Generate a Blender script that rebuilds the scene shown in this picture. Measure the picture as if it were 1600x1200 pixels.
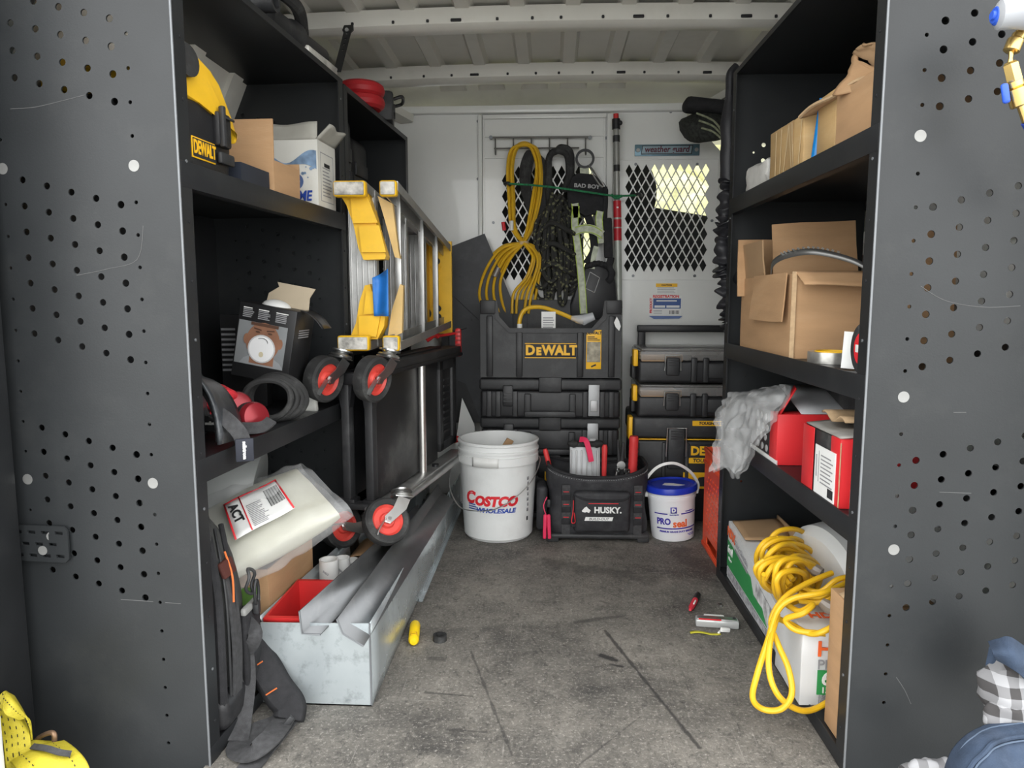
import bpy, bmesh, math, random
from mathutils import Vector, Matrix, Euler, noise
random.seed(7)
for o in list(bpy.data.objects): bpy.data.objects.remove(o)
SC = bpy.context.scene
COL = SC.collection
R = math.radians
PI = math.pi
# ---------------------------------------------------------------- camera
F = 1130.0; H = .89; PIT = R(6.76); YAW = R(3.0)
cam = bpy.data.cameras.new('camera'); cam.sensor_fit = 'HORIZONTAL'; cam.sensor_width = 36
cam.lens = 36 * F / 1600; cam.clip_start = .02; cam.clip_end = 200
camo = bpy.data.objects.new('camera', cam); COL.objects.link(camo)
camo.location = (0, 0, H); camo.rotation_euler = (PI / 2 - PIT, 0, YAW)
SC.camera = camo
# ---------------------------------------------------------------- world: bright overcast sky, and exposure
w = bpy.data.worlds.new('world'); SC.world = w; w.use_nodes = True
nt = w.node_tree; bg = nt.nodes['Background']
tc = nt.nodes.new('ShaderNodeTexCoord'); sx = nt.nodes.new('ShaderNodeSeparateXYZ'); rm = nt.nodes.new('ShaderNodeMapRange')
cr = nt.nodes.new('ShaderNodeValToRGB')
nt.links.new(tc.outputs['Generated'], sx.inputs[0]); nt.links.new(sx.outputs['Z'], rm.inputs['Value'])
rm.inputs['From Min'].default_value = -.2; rm.inputs['From Max'].default_value = 1.0
nt.links.new(rm.outputs[0], cr.inputs[0]); nt.links.new(cr.outputs[0], bg.inputs['Color'])
cr.color_ramp.elements[0].color = (.86, .87, .86, 1); cr.color_ramp.elements[1].color = (.98, .99, 1, 1)
bg.inputs['Strength'].default_value = 1.9
SC.view_settings.view_transform = 'Standard'; SC.view_settings.look = 'None'
SC.view_settings.gamma = 1; SC.view_settings.use_curve_mapping = False
SC.view_settings.exposure = 1.25

# ---------------------------------------------------------------- helpers
def at(px, py, y=None, z=None, x=None):
    a = (px - 800) / F; b = (600 - py) / F
    cy, sy, cp, sp = math.cos(YAW), math.sin(YAW), math.cos(PIT), math.sin(PIT)
    r = Vector((-sy * cp + a * cy - b * sy * sp, cy * cp + a * sy + b * cy * sp, -sp + b * cp))
    if y is not None: t = y / r.y
    elif z is not None: t = (z - H) / r.z
    else: t = x / r.x
    return Vector((t * r.x, t * r.y, H + t * r.z))

MATS = {}
def M(name, col=(.5, .5, .5), rough=.5, metal=0, var=.12, scale=12, bump=0, bscale=60, spec=.5, alpha=1, trans=0, ior=1.45,
      dirt=None, dirt_amt=.5, dirt_scale=6, coat=0, stretch=None, sub=0, rvar=0):
    if name in MATS: return MATS[name]
    m = bpy.data.materials.new(name); m.use_nodes = True; MATS[name] = m
    n = m.node_tree.nodes; L = m.node_tree.links; b = n['Principled BSDF']
    c = n.new('ShaderNodeTexCoord'); src = c.outputs['Object']
    if stretch:
        mp = n.new('ShaderNodeMapping'); mp.inputs['Scale'].default_value = stretch; L.new(src, mp.inputs[0]); src = mp.outputs[0]
    nz = n.new('ShaderNodeTexNoise'); nz.inputs['Scale'].default_value = scale; nz.inputs['Detail'].default_value = 5
    L.new(src, nz.inputs['Vector'])
    mx = n.new('ShaderNodeMix'); mx.data_type = 'RGBA'
    mx.inputs[6].default_value = tuple(max(0, v * (1 - var)) for v in col) + (1,)
    mx.inputs[7].default_value = tuple(min(1, v * (1 + var)) for v in col) + (1,)
    rp = n.new('ShaderNodeMapRange'); rp.inputs['From Min'].default_value = .3; rp.inputs['From Max'].default_value = .7
    L.new(nz.outputs['Fac'], rp.inputs[0]); L.new(rp.outputs[0], mx.inputs[0])
    out = mx.outputs[2]
    if dirt:
        n2 = n.new('ShaderNodeTexNoise'); n2.inputs['Scale'].default_value = dirt_scale; n2.inputs['Detail'].default_value = 8
        n2.inputs['Roughness'].default_value = .7
        L.new(src, n2.inputs['Vector'])
        r2 = n.new('ShaderNodeMapRange'); r2.inputs['From Min'].default_value = .52; r2.inputs['From Max'].default_value = .72
        r2.inputs['To Max'].default_value = dirt_amt
        L.new(n2.outputs['Fac'], r2.inputs[0])
        m2 = n.new('ShaderNodeMix'); m2.data_type = 'RGBA'; m2.inputs[7].default_value = tuple(dirt) + (1,)
        L.new(r2.outputs[0], m2.inputs[0]); L.new(out, m2.inputs[6]); out = m2.outputs[2]
    L.new(out, b.inputs['Base Color'])
    b.inputs['Roughness'].default_value = rough; b.inputs['Metallic'].default_value = metal
    b.inputs['Specular IOR Level'].default_value = spec; b.inputs['IOR'].default_value = ior
    b.inputs['Alpha'].default_value = alpha; b.inputs['Transmission Weight'].default_value = trans
    b.inputs['Coat Weight'].default_value = coat
    if rvar:
        r3 = n.new('ShaderNodeMapRange'); r3.inputs['From Min'].default_value = .3; r3.inputs['From Max'].default_value = .7
        r3.inputs['To Min'].default_value = max(.02, rough - rvar); r3.inputs['To Max'].default_value = rough + rvar
        L.new(nz.outputs['Fac'], r3.inputs[0]); L.new(r3.outputs[0], b.inputs['Roughness'])
    if bump:
        n3 = n.new('ShaderNodeTexNoise'); n3.inputs['Scale'].default_value = bscale; n3.inputs['Detail'].default_value = 4
        L.new(src, n3.inputs['Vector'])
        bp = n.new('ShaderNodeBump'); bp.inputs['Strength'].default_value = bump; bp.inputs['Distance'].default_value = .003
        L.new(n3.outputs['Fac'], bp.inputs['Height']); L.new(bp.outputs[0], b.inputs['Normal'])
    return m

class B:
    """collects primitives into one bmesh"""
    def __init__(s): s.bm = bmesh.new()
    def _x(s, vs, loc, rot):
        mt = Matrix.Translation(loc) @ Euler(rot).to_matrix().to_4x4()
        bmesh.ops.transform(s.bm, matrix=mt, verts=vs)
    def box(s, c, d, rot=(0, 0, 0), bev=0, seg=2):
        r = bmesh.ops.create_cube(s.bm, size=1); vs = r['verts']
        bmesh.ops.scale(s.bm, vec=d, verts=vs)
        if bev:
            es = list({e for v in vs for e in v.link_edges})
            r = bmesh.ops.bevel(s.bm, geom=es + vs, offset=min(bev, min(d) * .49), segments=seg, affect='EDGES', profile=.5)
            vs = list({v for f in r['faces'] for v in f.verts})
        s._x(vs, c, rot); return s
    def b2(s, x0, x1, y0, y1, z0, z1, bev=0, seg=2):
        return s.box(((x0 + x1) / 2, (y0 + y1) / 2, (z0 + z1) / 2), (abs(x1 - x0), abs(y1 - y0), abs(z1 - z0)), (0, 0, 0), bev, seg)
    def cyl(s, c, r, h, rot=(0, 0, 0), r2=None, n=24, cap=True):
        q = bmesh.ops.create_cone(s.bm, cap_ends=cap, segments=n, radius1=r, radius2=r if r2 is None else r2, depth=h)
        s._x(q['verts'], c, rot); return s
    def sph(s, c, r, sc=(1, 1, 1), rot=(0, 0, 0), u=20, v=12):
        q = bmesh.ops.create_uvsphere(s.bm, u_segments=u, v_segments=v, radius=r)
        bmesh.ops.scale(s.bm, vec=sc, verts=q['verts']); s._x(q['verts'], c, rot); return s
    def lathe(s, prof, c=(0, 0, 0), rot=(0, 0, 0), n=40, close=False):
        rings = []
        for (r, z) in prof:
            rings.append([s.bm.verts.new((r * math.cos(2 * PI * k / n), r * math.sin(2 * PI * k / n), z)) for k in range(n)])
        pairs = list(zip(rings, rings[1:])) + ([(rings[-1], rings[0])] if close else [])
        for a, b in pairs:
            for k in range(n):
                s.bm.faces.new((a[k], a[(k + 1) % n], b[(k + 1) % n], b[k]))
        if not close:
            if prof[0][0] > 1e-5: s.bm.faces.new(rings[0][::-1])
            if prof[-1][0] > 1e-5: s.bm.faces.new(rings[-1])
        s._x([v for q in rings for v in q], c, rot); return s
    def tube(s, pts, r, n=8, closed=False, flat=None, up=None):
        """sweep; r number or list; flat=(w,t) sweeps a rectangle-ish strap"""
        pts = [Vector(p) for p in pts]; N = len(pts); rings = []; nrm = None
        for i, p in enumerate(pts):
            if closed: t = pts[(i + 1) % N] - pts[i - 1]
            else: t = pts[min(i + 1, N - 1)] - pts[max(i - 1, 0)]
            if t.length < 1e-9: t = Vector((0, 0, 1))
            t.normalize()
            if up is not None: nrm = Vector(up[i] if isinstance(up, list) else up); nrm = nrm - t * nrm.dot(t)
            elif nrm is None:
                nrm = Vector((0, 0, 1)) if abs(t.z) < .9 else Vector((1, 0, 0)); nrm = nrm - t * nrm.dot(t)
            else: nrm = nrm - t * nrm.dot(t)
            if nrm.length < 1e-6: nrm = t.orthogonal()
            nrm.normalize(); bn = t.cross(nrm)
            if flat:
                w_, h_ = flat[0] / 2, flat[1] / 2
                ring = [p + bn * a * w_ + nrm * b * h_ for a, b in ((-1, -1), (1, -1), (1, 1), (-1, 1))]
            else:
                rr = r[i] if isinstance(r, (list, tuple)) else r
                ring = [p + (nrm * math.cos(2 * PI * k / n) + bn * math.sin(2 * PI * k / n)) * rr for k in range(n)]
            rings.append([s.bm.verts.new(v) for v in ring])
        m = len(rings[0])
        for i in range(N if closed else N - 1):
            a, b = rings[i], rings[(i + 1) % N]
            for k in range(m): s.bm.faces.new((a[k], a[(k + 1) % m], b[(k + 1) % m], b[k]))
        if not closed:
            s.bm.faces.new(rings[0][::-1]); s.bm.faces.new(rings[-1])
        return s
    def prism(s, poly, d, axis='y', o=0.0):
        """poly 2-D outline extruded by d along axis; 2-D coords are the other two axes in order"""
        def mk(u, v, t):
            return {'y': (u, t, v), 'x': (t, u, v), 'z': (u, v, t)}[axis]
        a = [s.bm.verts.new(mk(u, v, o)) for u, v in poly]; b = [s.bm.verts.new(mk(u, v, o + d)) for u, v in poly]
        n = len(poly)
        s.bm.faces.new(a); s.bm.faces.new(b[::-1])
        for k in range(n): s.bm.faces.new((a[k], b[k], b[(k + 1) % n], a[(k + 1) % n]))
        return s
    def grid(s, f, nu, nv, thick=0, cu=False, cv=False):
        V = [[s.bm.verts.new(f(i / (nu if cu else nu - 1), j / (nv if cv else nv - 1))) for j in range(nv)] for i in range(nu)]
        for i in range(nu if cu else nu - 1):
            for j in range(nv if cv else nv - 1):
                i2, j2 = (i + 1) % nu, (j + 1) % nv
                s.bm.faces.new((V[i][j], V[i2][j], V[i2][j2], V[i][j2]))
        s.th = thick
        return s
    def quad(s, a, b, c, d):
        s.bm.faces.new([s.bm.verts.new(v) for v in (a, b, c, d)]); return s
    def xf(s, loc=(0, 0, 0), rot=(0, 0, 0)):
        s._x(s.bm.verts[:], loc, rot); return s
    def jit(s, a, sc=8, seed=0):
        for v in s.bm.verts:
            q = v.co * sc + Vector((seed, seed * 2, seed * 3)); v.co += Vector((noise.noise(q), noise.noise(q + Vector((31, 0, 0))), noise.noise(q + Vector((0, 47, 0))))) * a
        return s
    def sub(s, cuts=1):
        bmesh.ops.subdivide_edges(s.bm, edges=s.bm.edges[:], cuts=cuts, use_grid_fill=True); return s
    def mk(s, name, mat, parent=None, smooth=35, solid=0, subsurf=0, loc=None, rot=None):
        bmesh.ops.recalc_face_normals(s.bm, faces=s.bm.faces[:])
        me = bpy.data.meshes.new(name); s.bm.to_mesh(me); s.bm.free()
        o = bpy.data.objects.new(name, me); COL.objects.link(o); me.materials.append(mat)
        if smooth:
            for p in me.polygons: p.use_smooth = True
            me.set_sharp_from_angle(angle=R(smooth))
        if solid:
            md = o.modifiers.new('solid', 'SOLIDIFY'); md.thickness = solid; md.offset = 0
        if subsurf:
            md = o.modifiers.new('sub', 'SUBSURF'); md.levels = md.render_levels = subsurf
        if loc is not None: o.location = loc
        if rot is not None: o.rotation_euler = rot
        if parent: o.parent = parent
        return o
def tag(o, label, cat, group=None, kind=None):
    if label: o['label'] = label
    if cat: o['category'] = cat
    if group: o['group'] = group
    if kind: o['kind'] = kind
    return o
def thing(name, label, cat, loc=(0, 0, 0), rot=(0, 0, 0), group=None):
    o = bpy.data.objects.new(name, None); COL.objects.link(o); o.empty_display_size = .05
    o.location = loc; o.rotation_euler = rot
    return tag(o, label, cat, group)
def struct(o): o['kind'] = 'structure'; return o
def lab(o, label): o['label'] = label; return o
def smooth_path(pts, n=8, closed=False):
    P = [Vector(p) for p in pts]; N = len(P); out = []
    for i in range(N if closed else N - 1):
        p0 = P[(i - 1) % N] if closed or i > 0 else P[0]; p1 = P[i]; p2 = P[(i + 1) % N]; p3 = P[(i + 2) % N] if closed or i + 2 < N else P[-1]
        for k in range(n):
            t = k / n
            out.append(.5 * ((2 * p1) + (p2 - p0) * t + (2 * p0 - 5 * p1 + 4 * p2 - p3) * t * t + (3 * p1 - p0 - 3 * p2 + p3) * t ** 3))
    if not closed: out.append(P[-1])
    return out
def plate(name, outline, holes, thick, mat, parent=None, loc=(0, 0, 0), rot=(0, 0, 0)):
    """flat plate with real holes, in local XY, thickness along Z (centred)"""
    cu = bpy.data.curves.new(name, 'CURVE'); cu.dimensions = '2D'; cu.fill_mode = 'BOTH'; cu.extrude = thick / 2
    for poly in [outline] + holes:
        sp = cu.splines.new('POLY'); sp.points.add(len(poly) - 1); sp.use_cyclic_u = True
        for p, (u, v) in zip(sp.points, poly): p.co = (u, v, 0, 1)
    t = bpy.data.objects.new('tmp', cu); COL.objects.link(t)
    dg = bpy.context.evaluated_depsgraph_get(); me = bpy.data.meshes.new_from_object(t.evaluated_get(dg))
    bpy.data.objects.remove(t); bpy.data.curves.remove(cu)
    me.name = name; me.materials.clear(); me.materials.append(mat)
    o = bpy.data.objects.new(name, me); COL.objects.link(o); o.location = loc; o.rotation_euler = rot
    if parent: o.parent = parent
    return o
def circ(x, y, r, n=14): return [(x + r * math.cos(2 * PI * k / n), y + r * math.sin(2 * PI * k / n)) for k in range(n)]
def text(name, s, size, mat, parent=None, loc=(0, 0, 0), rot=(PI / 2, 0, 0), bold=0, shear=0, sx=1, ext=.0006, align='CENTER', sp=1):
    cu = bpy.data.curves.new(name, 'FONT'); cu.body = s; cu.size = size; cu.align_x = align; cu.align_y = 'CENTER'
    cu.extrude = ext; cu.offset = bold; cu.shear = shear; cu.space_character = sp; cu.resolution_u = 3
    t = bpy.data.objects.new('tmp', cu); COL.objects.link(t)
    dg = bpy.context.evaluated_depsgraph_get(); me = bpy.data.meshes.new_from_object(t.evaluated_get(dg))
    bpy.data.objects.remove(t); bpy.data.curves.remove(cu)
    me.name = name; me.materials.clear(); me.materials.append(mat)
    for v in me.vertices: v.co.x *= sx
    o = bpy.data.objects.new(name, me); COL.objects.link(o); o.location = loc; o.rotation_euler = rot
    if parent: o.parent = parent
    return o
def wrap(o, rad, z0=0):
    """bend a flat lettering mesh (local XY, facing +Z) round a vertical cylinder; result faces -Y"""
    for v in o.data.vertices:
        a = v.co.x / rad; rr = rad + v.co.z
        v.co = Vector((rr * math.sin(a), -rr * math.cos(a), v.co.y + z0))
    return o
def copy_tree(o, parent=None):
    c = o.copy(); COL.objects.link(c)
    if parent: c.parent = parent
    for ch in list(o.children): copy_tree(ch, c)
    return c

# ---------------------------------------------------------------- shared materials
SHELF = M('shelf_black_powder_coat', (.015, .016, .0175), .42, 0, .15, 9, .05, 300, dirt=(.05, .05, .048), dirt_amt=.22, dirt_scale=5)
PANEL = M('panel_charcoal_powder_coat', (.020, .022, .0235), .42, 0, .12, 6, .06, 350, dirt=(.06, .06, .058), dirt_amt=.25, dirt_scale=4)
EDGE = M('worn_and_lit_edge_metal', (.20, .21, .22), .4, .4)
BOLT = M('zinc_bolt', (.30, .30, .29), .5, .6)
WHITE = M('van_white_paint', (.76, .765, .74), .22, 0, .05, 3, coat=.3, dirt=(.55, .54, .50), dirt_amt=.25, dirt_scale=3)
ROOFM = M('roof_pale_grey_paint', (.66, .645, .59), .38, 0, .07, 4, dirt=(.42, .40, .34), dirt_amt=.3, dirt_scale=3)
BLK = M('black_plastic', (.015, .015, .0165), .45, 0, .2, 14, .12, 220, dirt=(.10, .10, .10), dirt_amt=.25, dirt_scale=9)
BLK2 = M('dark_grey_plastic', (.026, .0265, .028), .5, 0, .2, 14, .12, 220, dirt=(.13, .13, .13), dirt_amt=.3, dirt_scale=9)
RUB = M('black_rubber', (.024, .024, .024), .8, 0, .3, 25, .2, 120, dirt=(.12, .12, .115), dirt_amt=.5, dirt_scale=14)
FAB = M('black_fabric', (.018, .018, .020), .85, 0, .25, 60, .35, 500)
FABG = M('grey_webbing', (.05, .05, .052), .9, 0, .25, 90, .4, 700)
YEL = M('yellow_plastic', (.80, .47, .02), .4, 0, .1, 12, dirt=(.30, .20, .05), dirt_amt=.3, dirt_scale=12)
DWY = M('toolbox_yellow', (.86, .47, .015), .45, 0, .05, 10)
RED = M('red_plastic', (.60, .03, .03), .38, 0, .1, 12)
WPL = M('white_plastic', (.74, .74, .72), .38, 0, .05, 6, dirt=(.45, .44, .41), dirt_amt=.25, dirt_scale=7)
PAPER = M('white_paper', (.78, .78, .76), .6, 0, .05, 20)
INK = M('black_ink', (.02, .02, .022), .6)
GREYINK = M('grey_ink', (.28, .28, .29), .6)
BLUEINK = M('blue_ink', (.02, .06, .34), .5)
REDINK = M('red_ink', (.66, .02, .03), .5)
CARD = M('cardboard', (.43, .26, .135), .82, 0, .10, 5, .15, 90, dirt=(.50, .33, .19), dirt_amt=.5, dirt_scale=4, stretch=(1, 1, 5))
CARD2 = M('cardboard_edge_pale', (.52, .36, .21), .85, 0, .15, 60)
CARDI = M('cardboard_inside', (.36, .23, .125), .85, 0, .1, 6, .1, 90)
ALU = M('aluminium', (.47, .47, .46), .44, .85, .12, 20, 0, rvar=.08, dirt=(.30, .30, .29), dirt_amt=.5, dirt_scale=18)
STEEL = M('bright_steel', (.56, .56, .55), .28, .95, .1, 20)
GALV = M('galvanised_steel', (.56, .615, .635), .24, .6, .16, 7, .03, 30, rvar=.08, dirt=(.30, .33, .34), dirt_amt=.45, dirt_scale=13)
BRASS = M('brass', (.78, .55, .20), .25, .95, .12, 20)
CORD = M('yellow_cord', (.70, .41, .015), .42, 0, .08, 25, dirt=(.40, .24, .04), dirt_amt=.35, dirt_scale=16)
FILM = M('clear_polythene', (.80, .81, .81), .10, 0, .04, 8, .5, 30, alpha=.20, ior=1.45)
# ================================================================ VAN SHELL
LW, RW = -1.10, 1.02          # inner side walls
YB = 3.22                    # bulkhead
Y0 = 1.10                     # rear door opening
ZC = 1.80                    # roof skin
# floor: worn black rubber mat
def floor_mat():
    m = bpy.data.materials.new('worn_rubber_floor'); m.use_nodes = True
    n = m.node_tree.nodes; L = m.node_tree.links; b = n['Principled BSDF']
    c = n.new('ShaderNodeTexCoord'); src = c.outputs['Object']
    def nz(sc, det=6, ro=.6, st=None, dist=0):
        s = src
        if st:
            mp = n.new('ShaderNodeMapping'); mp.inputs['Scale'].default_value = st; L.new(src, mp.inputs[0]); s = mp.outputs[0]
        q = n.new('ShaderNodeTexNoise'); q.inputs['Scale'].default_value = sc; q.inputs['Detail'].default_value = det
        q.inputs['Roughness'].default_value = ro; q.inputs['Distortion'].default_value = dist
        L.new(s, q.inputs['Vector']); return q.outputs['Fac']
    def mr(v, a, bb, lo=0, hi=1):
        q = n.new('ShaderNodeMapRange'); q.inputs[1].default_value = a; q.inputs[2].default_value = bb; q.inputs[3].default_value = lo; q.inputs[4].default_value = hi
        L.new(v, q.inputs[0]); return q.outputs[0]
    def mix(f, a, col):
        q = n.new('ShaderNodeMix'); q.data_type = 'RGBA'; L.new(f, q.inputs[0])
        if isinstance(a, tuple): q.inputs[6].default_value = a
        else: L.new(a, q.inputs[6])
        q.inputs[7].default_value = col; return q.outputs[2]
    o = mix(mr(nz(3.2, 8, .62), .35, .68), (.090, .084, .075, 1), (.235, .217, .188, 1))
    o = mix(mr(nz(2.3, 6, .6, (1, 2.2, 1), .4), .56, .68, 0, .75), o, (.030, .029, .028, 1))
    o = mix(mr(nz(7, 8, .7, (1.3, .8, 1)), .55, .75, 0, .5), o, (.32, .30, .265, 1))
    o = mix(mr(nz(26, 8, .75, (1, .8, 1), .8), .50, .66, 0, .55), o, (.040, .038, .035, 1))
    o = mix(mr(nz(34, 8, .8, (.8, 1, 1), .5), .54, .70, 0, .5), o, (.36, .335, .295, 1))
    o = mix(mr(nz(130, 5, .75), .54, .68, 0, .75), o, (.46, .43, .385, 1))
    o = mix(mr(nz(75, 6, .8, (1, .6, 1), 1.2), .52, .68, 0, .8), o, (.025, .024, .023, 1))
    o = mix(mr(nz(22, 3, .6, (9, .25, 1), .6), .66, .72, 0, .45), o, (.33, .31, .28, 1))
    o = mix(mr(nz(18, 3, .6, (.22, 8, 1), .9), .67, .73, 0, .4), o, (.30, .285, .26, 1))
    # scuffs and spills with a shape of their own: (x0,y0,x1,y1,half width,strength)
    sp = n.new('ShaderNodeSeparateXYZ'); L.new(src, sp.inputs[0])
    wob = nz(14, 4, .6)
    def mth(op, a, b_=None, cl=False):
        q = n.new('ShaderNodeMath'); q.operation = op; q.use_clamp = cl
        for i, v in enumerate((a, b_)):
            if v is None: continue
            if isinstance(v, (int, float)): q.inputs[i].default_value = v
            else: L.new(v, q.inputs[i])
        return q.outputs[0]
    segs = []
    for (p, q, hw, st) in [((945, 985), (1092, 1168), .006, .8), ((736, 1018), (800, 1180), .005, .6), ((940, 1025), (962, 1032), .013, .95), ((955, 1038), (972, 1042), .008, .9),
                           ((665, 1082), (738, 1088), .004, .6), ((700, 1140), (760, 1144), .007, .6), ((900, 972), (975, 962), .014, .55), ((1000, 1120), (905, 1195), .003, .5),
                           ((673, 1028), (690, 1030), .012, .5), ((830, 995), (848, 1020), .003, .5), ((860, 880), (1010, 905), .05, .4), ((1060, 860), (1100, 890), .05, .4)]:
        a = at(*p, z=0); e = at(*q, z=0); segs.append((a.x, a.y, e.x, e.y, hw, st))
    for x0, y0, x1, y1, hw, st in segs:
        dx, dy = x1 - x0, y1 - y0; l2 = dx * dx + dy * dy
        t = mth('DIVIDE', mth('ADD', mth('MULTIPLY', mth('SUBTRACT', sp.outputs[0], x0), dx), mth('MULTIPLY', mth('SUBTRACT', sp.outputs[1], y0), dy)), l2, True)
        ex = mth('SUBTRACT', mth('SUBTRACT', sp.outputs[0], x0), mth('MULTIPLY', t, dx)); ey = mth('SUBTRACT', mth('SUBTRACT', sp.outputs[1], y0), mth('MULTIPLY', t, dy))
        d = mth('SQRT', mth('ADD', mth('MULTIPLY', ex, ex), mth('MULTIPLY', ey, ey)))
        d = mth('ADD', d, mth('MULTIPLY', mth('SUBTRACT', wob, .5), hw * 3))
        f = mr(d, hw, hw * .35, 0, st)
        o = mix(f, o, (.022, .021, .021, 1))
    L.new(o, b.inputs['Base Color']); b.inputs['Roughness'].default_value = .72
    bp = n.new('ShaderNodeBump'); bp.inputs['Strength'].default_value = .5; bp.inputs['Distance'].default_value = .005
    L.new(nz(120, 6, .7), bp.inputs['Height']); L.new(bp.outputs[0], b.inputs['Normal'])
    return m
struct(B().prism([(LW - .05, 1.30), (-.655, 1.30), (-.655, Y0), (.568, Y0), (.568, 1.34), (RW + .05, 1.34), (RW + .05, YB + .05), (LW - .05, YB + .05)], .03, 'z', -.03).mk('floor', floor_mat()))
struct(B().b2(LW - .05, -.656, Y0, 1.299, -.12, -.09).mk('trim_2', RUB)); struct(B().b2(.569, RW + .05, Y0, 1.339, -.12, -.09).mk('trim_3', RUB))
# side walls: outer skins with pressed ribs
for nm, xw, sg in (('wall_left', LW, -1), ('wall_right', RW, 1)):
    b = B(); b.b2(xw, xw + sg * .03, Y0, YB + .9, 0, ZC + .05)
    struct(b.mk(nm, WHITE))
    par = bpy.data.objects[nm]
    for yy in (1.12, 1.72, 2.42):
        B().b2(xw - sg * .06, xw - sg * .001, yy, yy + .12, 0, ZC - .03, .015).mk('wall_post', WHITE, par)
    B().b2(xw - sg * .05, xw - sg * .001, Y0, YB, 1.02, 1.10, .015).mk('wall_rail', WHITE, par)
    B().b2(xw - sg * .10, xw - sg * .001, Y0, YB, 1.63, 1.78, .03).mk('roof_rail', ROOFM, par)
wl_ = bpy.data.objects['wall_left']
B().prism([(-1.045, 1.135), (-1.035, 1.135), (-.815, 1.62), (-.825, 1.62)], 1.75, 'y', 1.30).mk('upper_side_panel', ROOFM, wl_)
for yy in (1.78, 2.0): B().prism([(-1.032, 1.14), (-1.020, 1.14), (-.80, 1.62), (-.815, 1.62)], .06, 'y', yy).mk('panel_rib', ROOFM, wl_)
# roof skin with pressed ribs running lengthwise
def roof_profile():
    pts = []; x = LW
    k = 0
    while x < RW:
        wdt = .118 if k % 2 == 0 else .052
        dz = 0 if k % 2 == 0 else -.020
        x2 = min(RW, x + wdt)
        pts += [(x + .006, dz), (x2 - .006, dz)]
        x = x2; k += 1
    return pts
def crown(x): return ZC - .02 * (x / 1.0) ** 2
def roof_bm(y0, y1):
    b = B(); pr = roof_profile()
    a = [b.bm.verts.new((x, y0, crown(x) + dz)) for x, dz in pr]; c = [b.bm.verts.new((x, y1, crown(x) + dz)) for x, dz in pr]
    for k in range(len(pr) - 1): b.bm.faces.new((a[k], a[k + 1], c[k + 1], c[k]))
    return b
roof = struct(roof_bm(Y0, 2.98).mk('ceiling', ROOFM, smooth=0, solid=.004))
# front roof section dips towards the bulkhead header, with stamped recesses
def fr(u, v):
    x = LW + (RW - LW) * u; y = 2.98 + .36 * v
    z = crown(x) - .004 - .015 * v - .055 * max(0, v - .5) ** 1.4 * 2
    e = max(0, abs(x) - .52); z -= .10 * min(1, e / .35) * v
    for cx in (-.42, -.25, -.08, .09, .26):
        if abs(x - cx) < .05 and .22 < v < .62: z += .022
    return (x, y, z)
B().grid(fr, 130, 24).mk('roof_front_pressing', ROOFM, roof, solid=.004)
B().b2(LW, RW, 3.34, YB + 1.0, 1.74, 1.77).mk('roof_cab_section', ROOFM, roof)
# roof bows
for yy in (1.25, 1.80, 2.38, 2.93):
    b = B()
    def bow(u, v, yy=yy):
        x = LW + .02 + (RW - LW - .04) * u; s = v * 2 * PI
        prof = [(-.045, -.004), (-.040, -.05), (-.022, -.062), (.022, -.062), (.040, -.05), (.045, -.004)]
        i = min(5, int(v * 6)); py, pz = prof[i]
        return (x, yy + py, crown(x) - .013 + pz)
    b.grid(bow, 40, 6, cv=True)
    bo = b.mk('roof_bow', ROOFM, roof, smooth=50)
    hs = B()
    for k in range(13):
        x = -.62 + k * .108 + (.02 if k % 3 else 0)
        wide = k in (3, 8, 11)
        hs.box((x, yy - .043, crown(x) - .013 - .042), (.034 if wide else .009, .006, .010), (-.12, 0, 0), .003)
    hs.mk('bow_slot', INK, bo)
    for k in range(9):
        x = -.55 + k * .145
        B().sph((x, yy + .05, crown(x) - .018), .016, (1.3, .8, .5)).mk('mastic_dab', ROOFM, bo)
# lengthwise roof gusset braces near the bulkhead corners
for sx_ in (-1, 1):
    x = -.62 if sx_ < 0 else .60
    B().tube([(x + sx_ * .12, 2.98, 1.69), (x, 3.2, 1.655)], 0, flat=(.07, .03)).mk('corner_brace', ROOFM, roof)
# ------------------------------------------------ bulkhead
def bk(px, py): return at(px, py, y=YB)
bulk = thing('wall_back', None, None, (0, 0, 0)); struct(bulk); del bulk['kind']; bulk['kind'] = 'structure'
T = .004
def poly_at(pp): return [(bk(*p).x, bk(*p).z) for p in pp]
def diamonds(cx0, cx1, z0, z1, pw, ph, clip=None):
    hs = []; r = 0; zz = z0 + ph / 2; g = .84
    while zz < z1 + .001:
        xx = cx0 + (pw / 2 if r % 2 == 0 else pw)
        while xx < cx1 - pw / 2 + .004:
            if clip is None or clip(xx, zz):
                hs.append([(xx - pw / 2 * g, zz), (xx, zz - ph / 2 * g), (xx + pw / 2 * g, zz), (xx, zz + ph / 2 * g)])
            xx += pw
        zz += ph / 2; r += 1
    return hs
def vplate(name, outline, holes, mat, y, parent, thick=T):
    return plate(name, outline, holes, thick, mat, parent, (0, y, 0), (PI / 2, 0, 0))
zt = bk(850, 178).z
xl, xr = bk(752, 300).x, bk(953, 300).x
# left sheet
vplate('bulkhead_panel', [(LW, 0), (xl - .003, 0), (xl - .003, zt), (-.66, zt), (LW, 1.4)], [], WHITE, YB, bulk)
# centre door sheet with mesh window
wl, wr = bk(783, 300).x, bk(935, 300).x; wz0, wz1 = bk(860, 440).z, bk(860, 268).z
vplate('bulkhead_door_sheet', [(xl, 0), (xr, 0), (xr, zt), (xl, zt)], diamonds(wl, wr, wz0, wz1, .0375, .067), WHITE, YB + .004, bulk)
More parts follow.
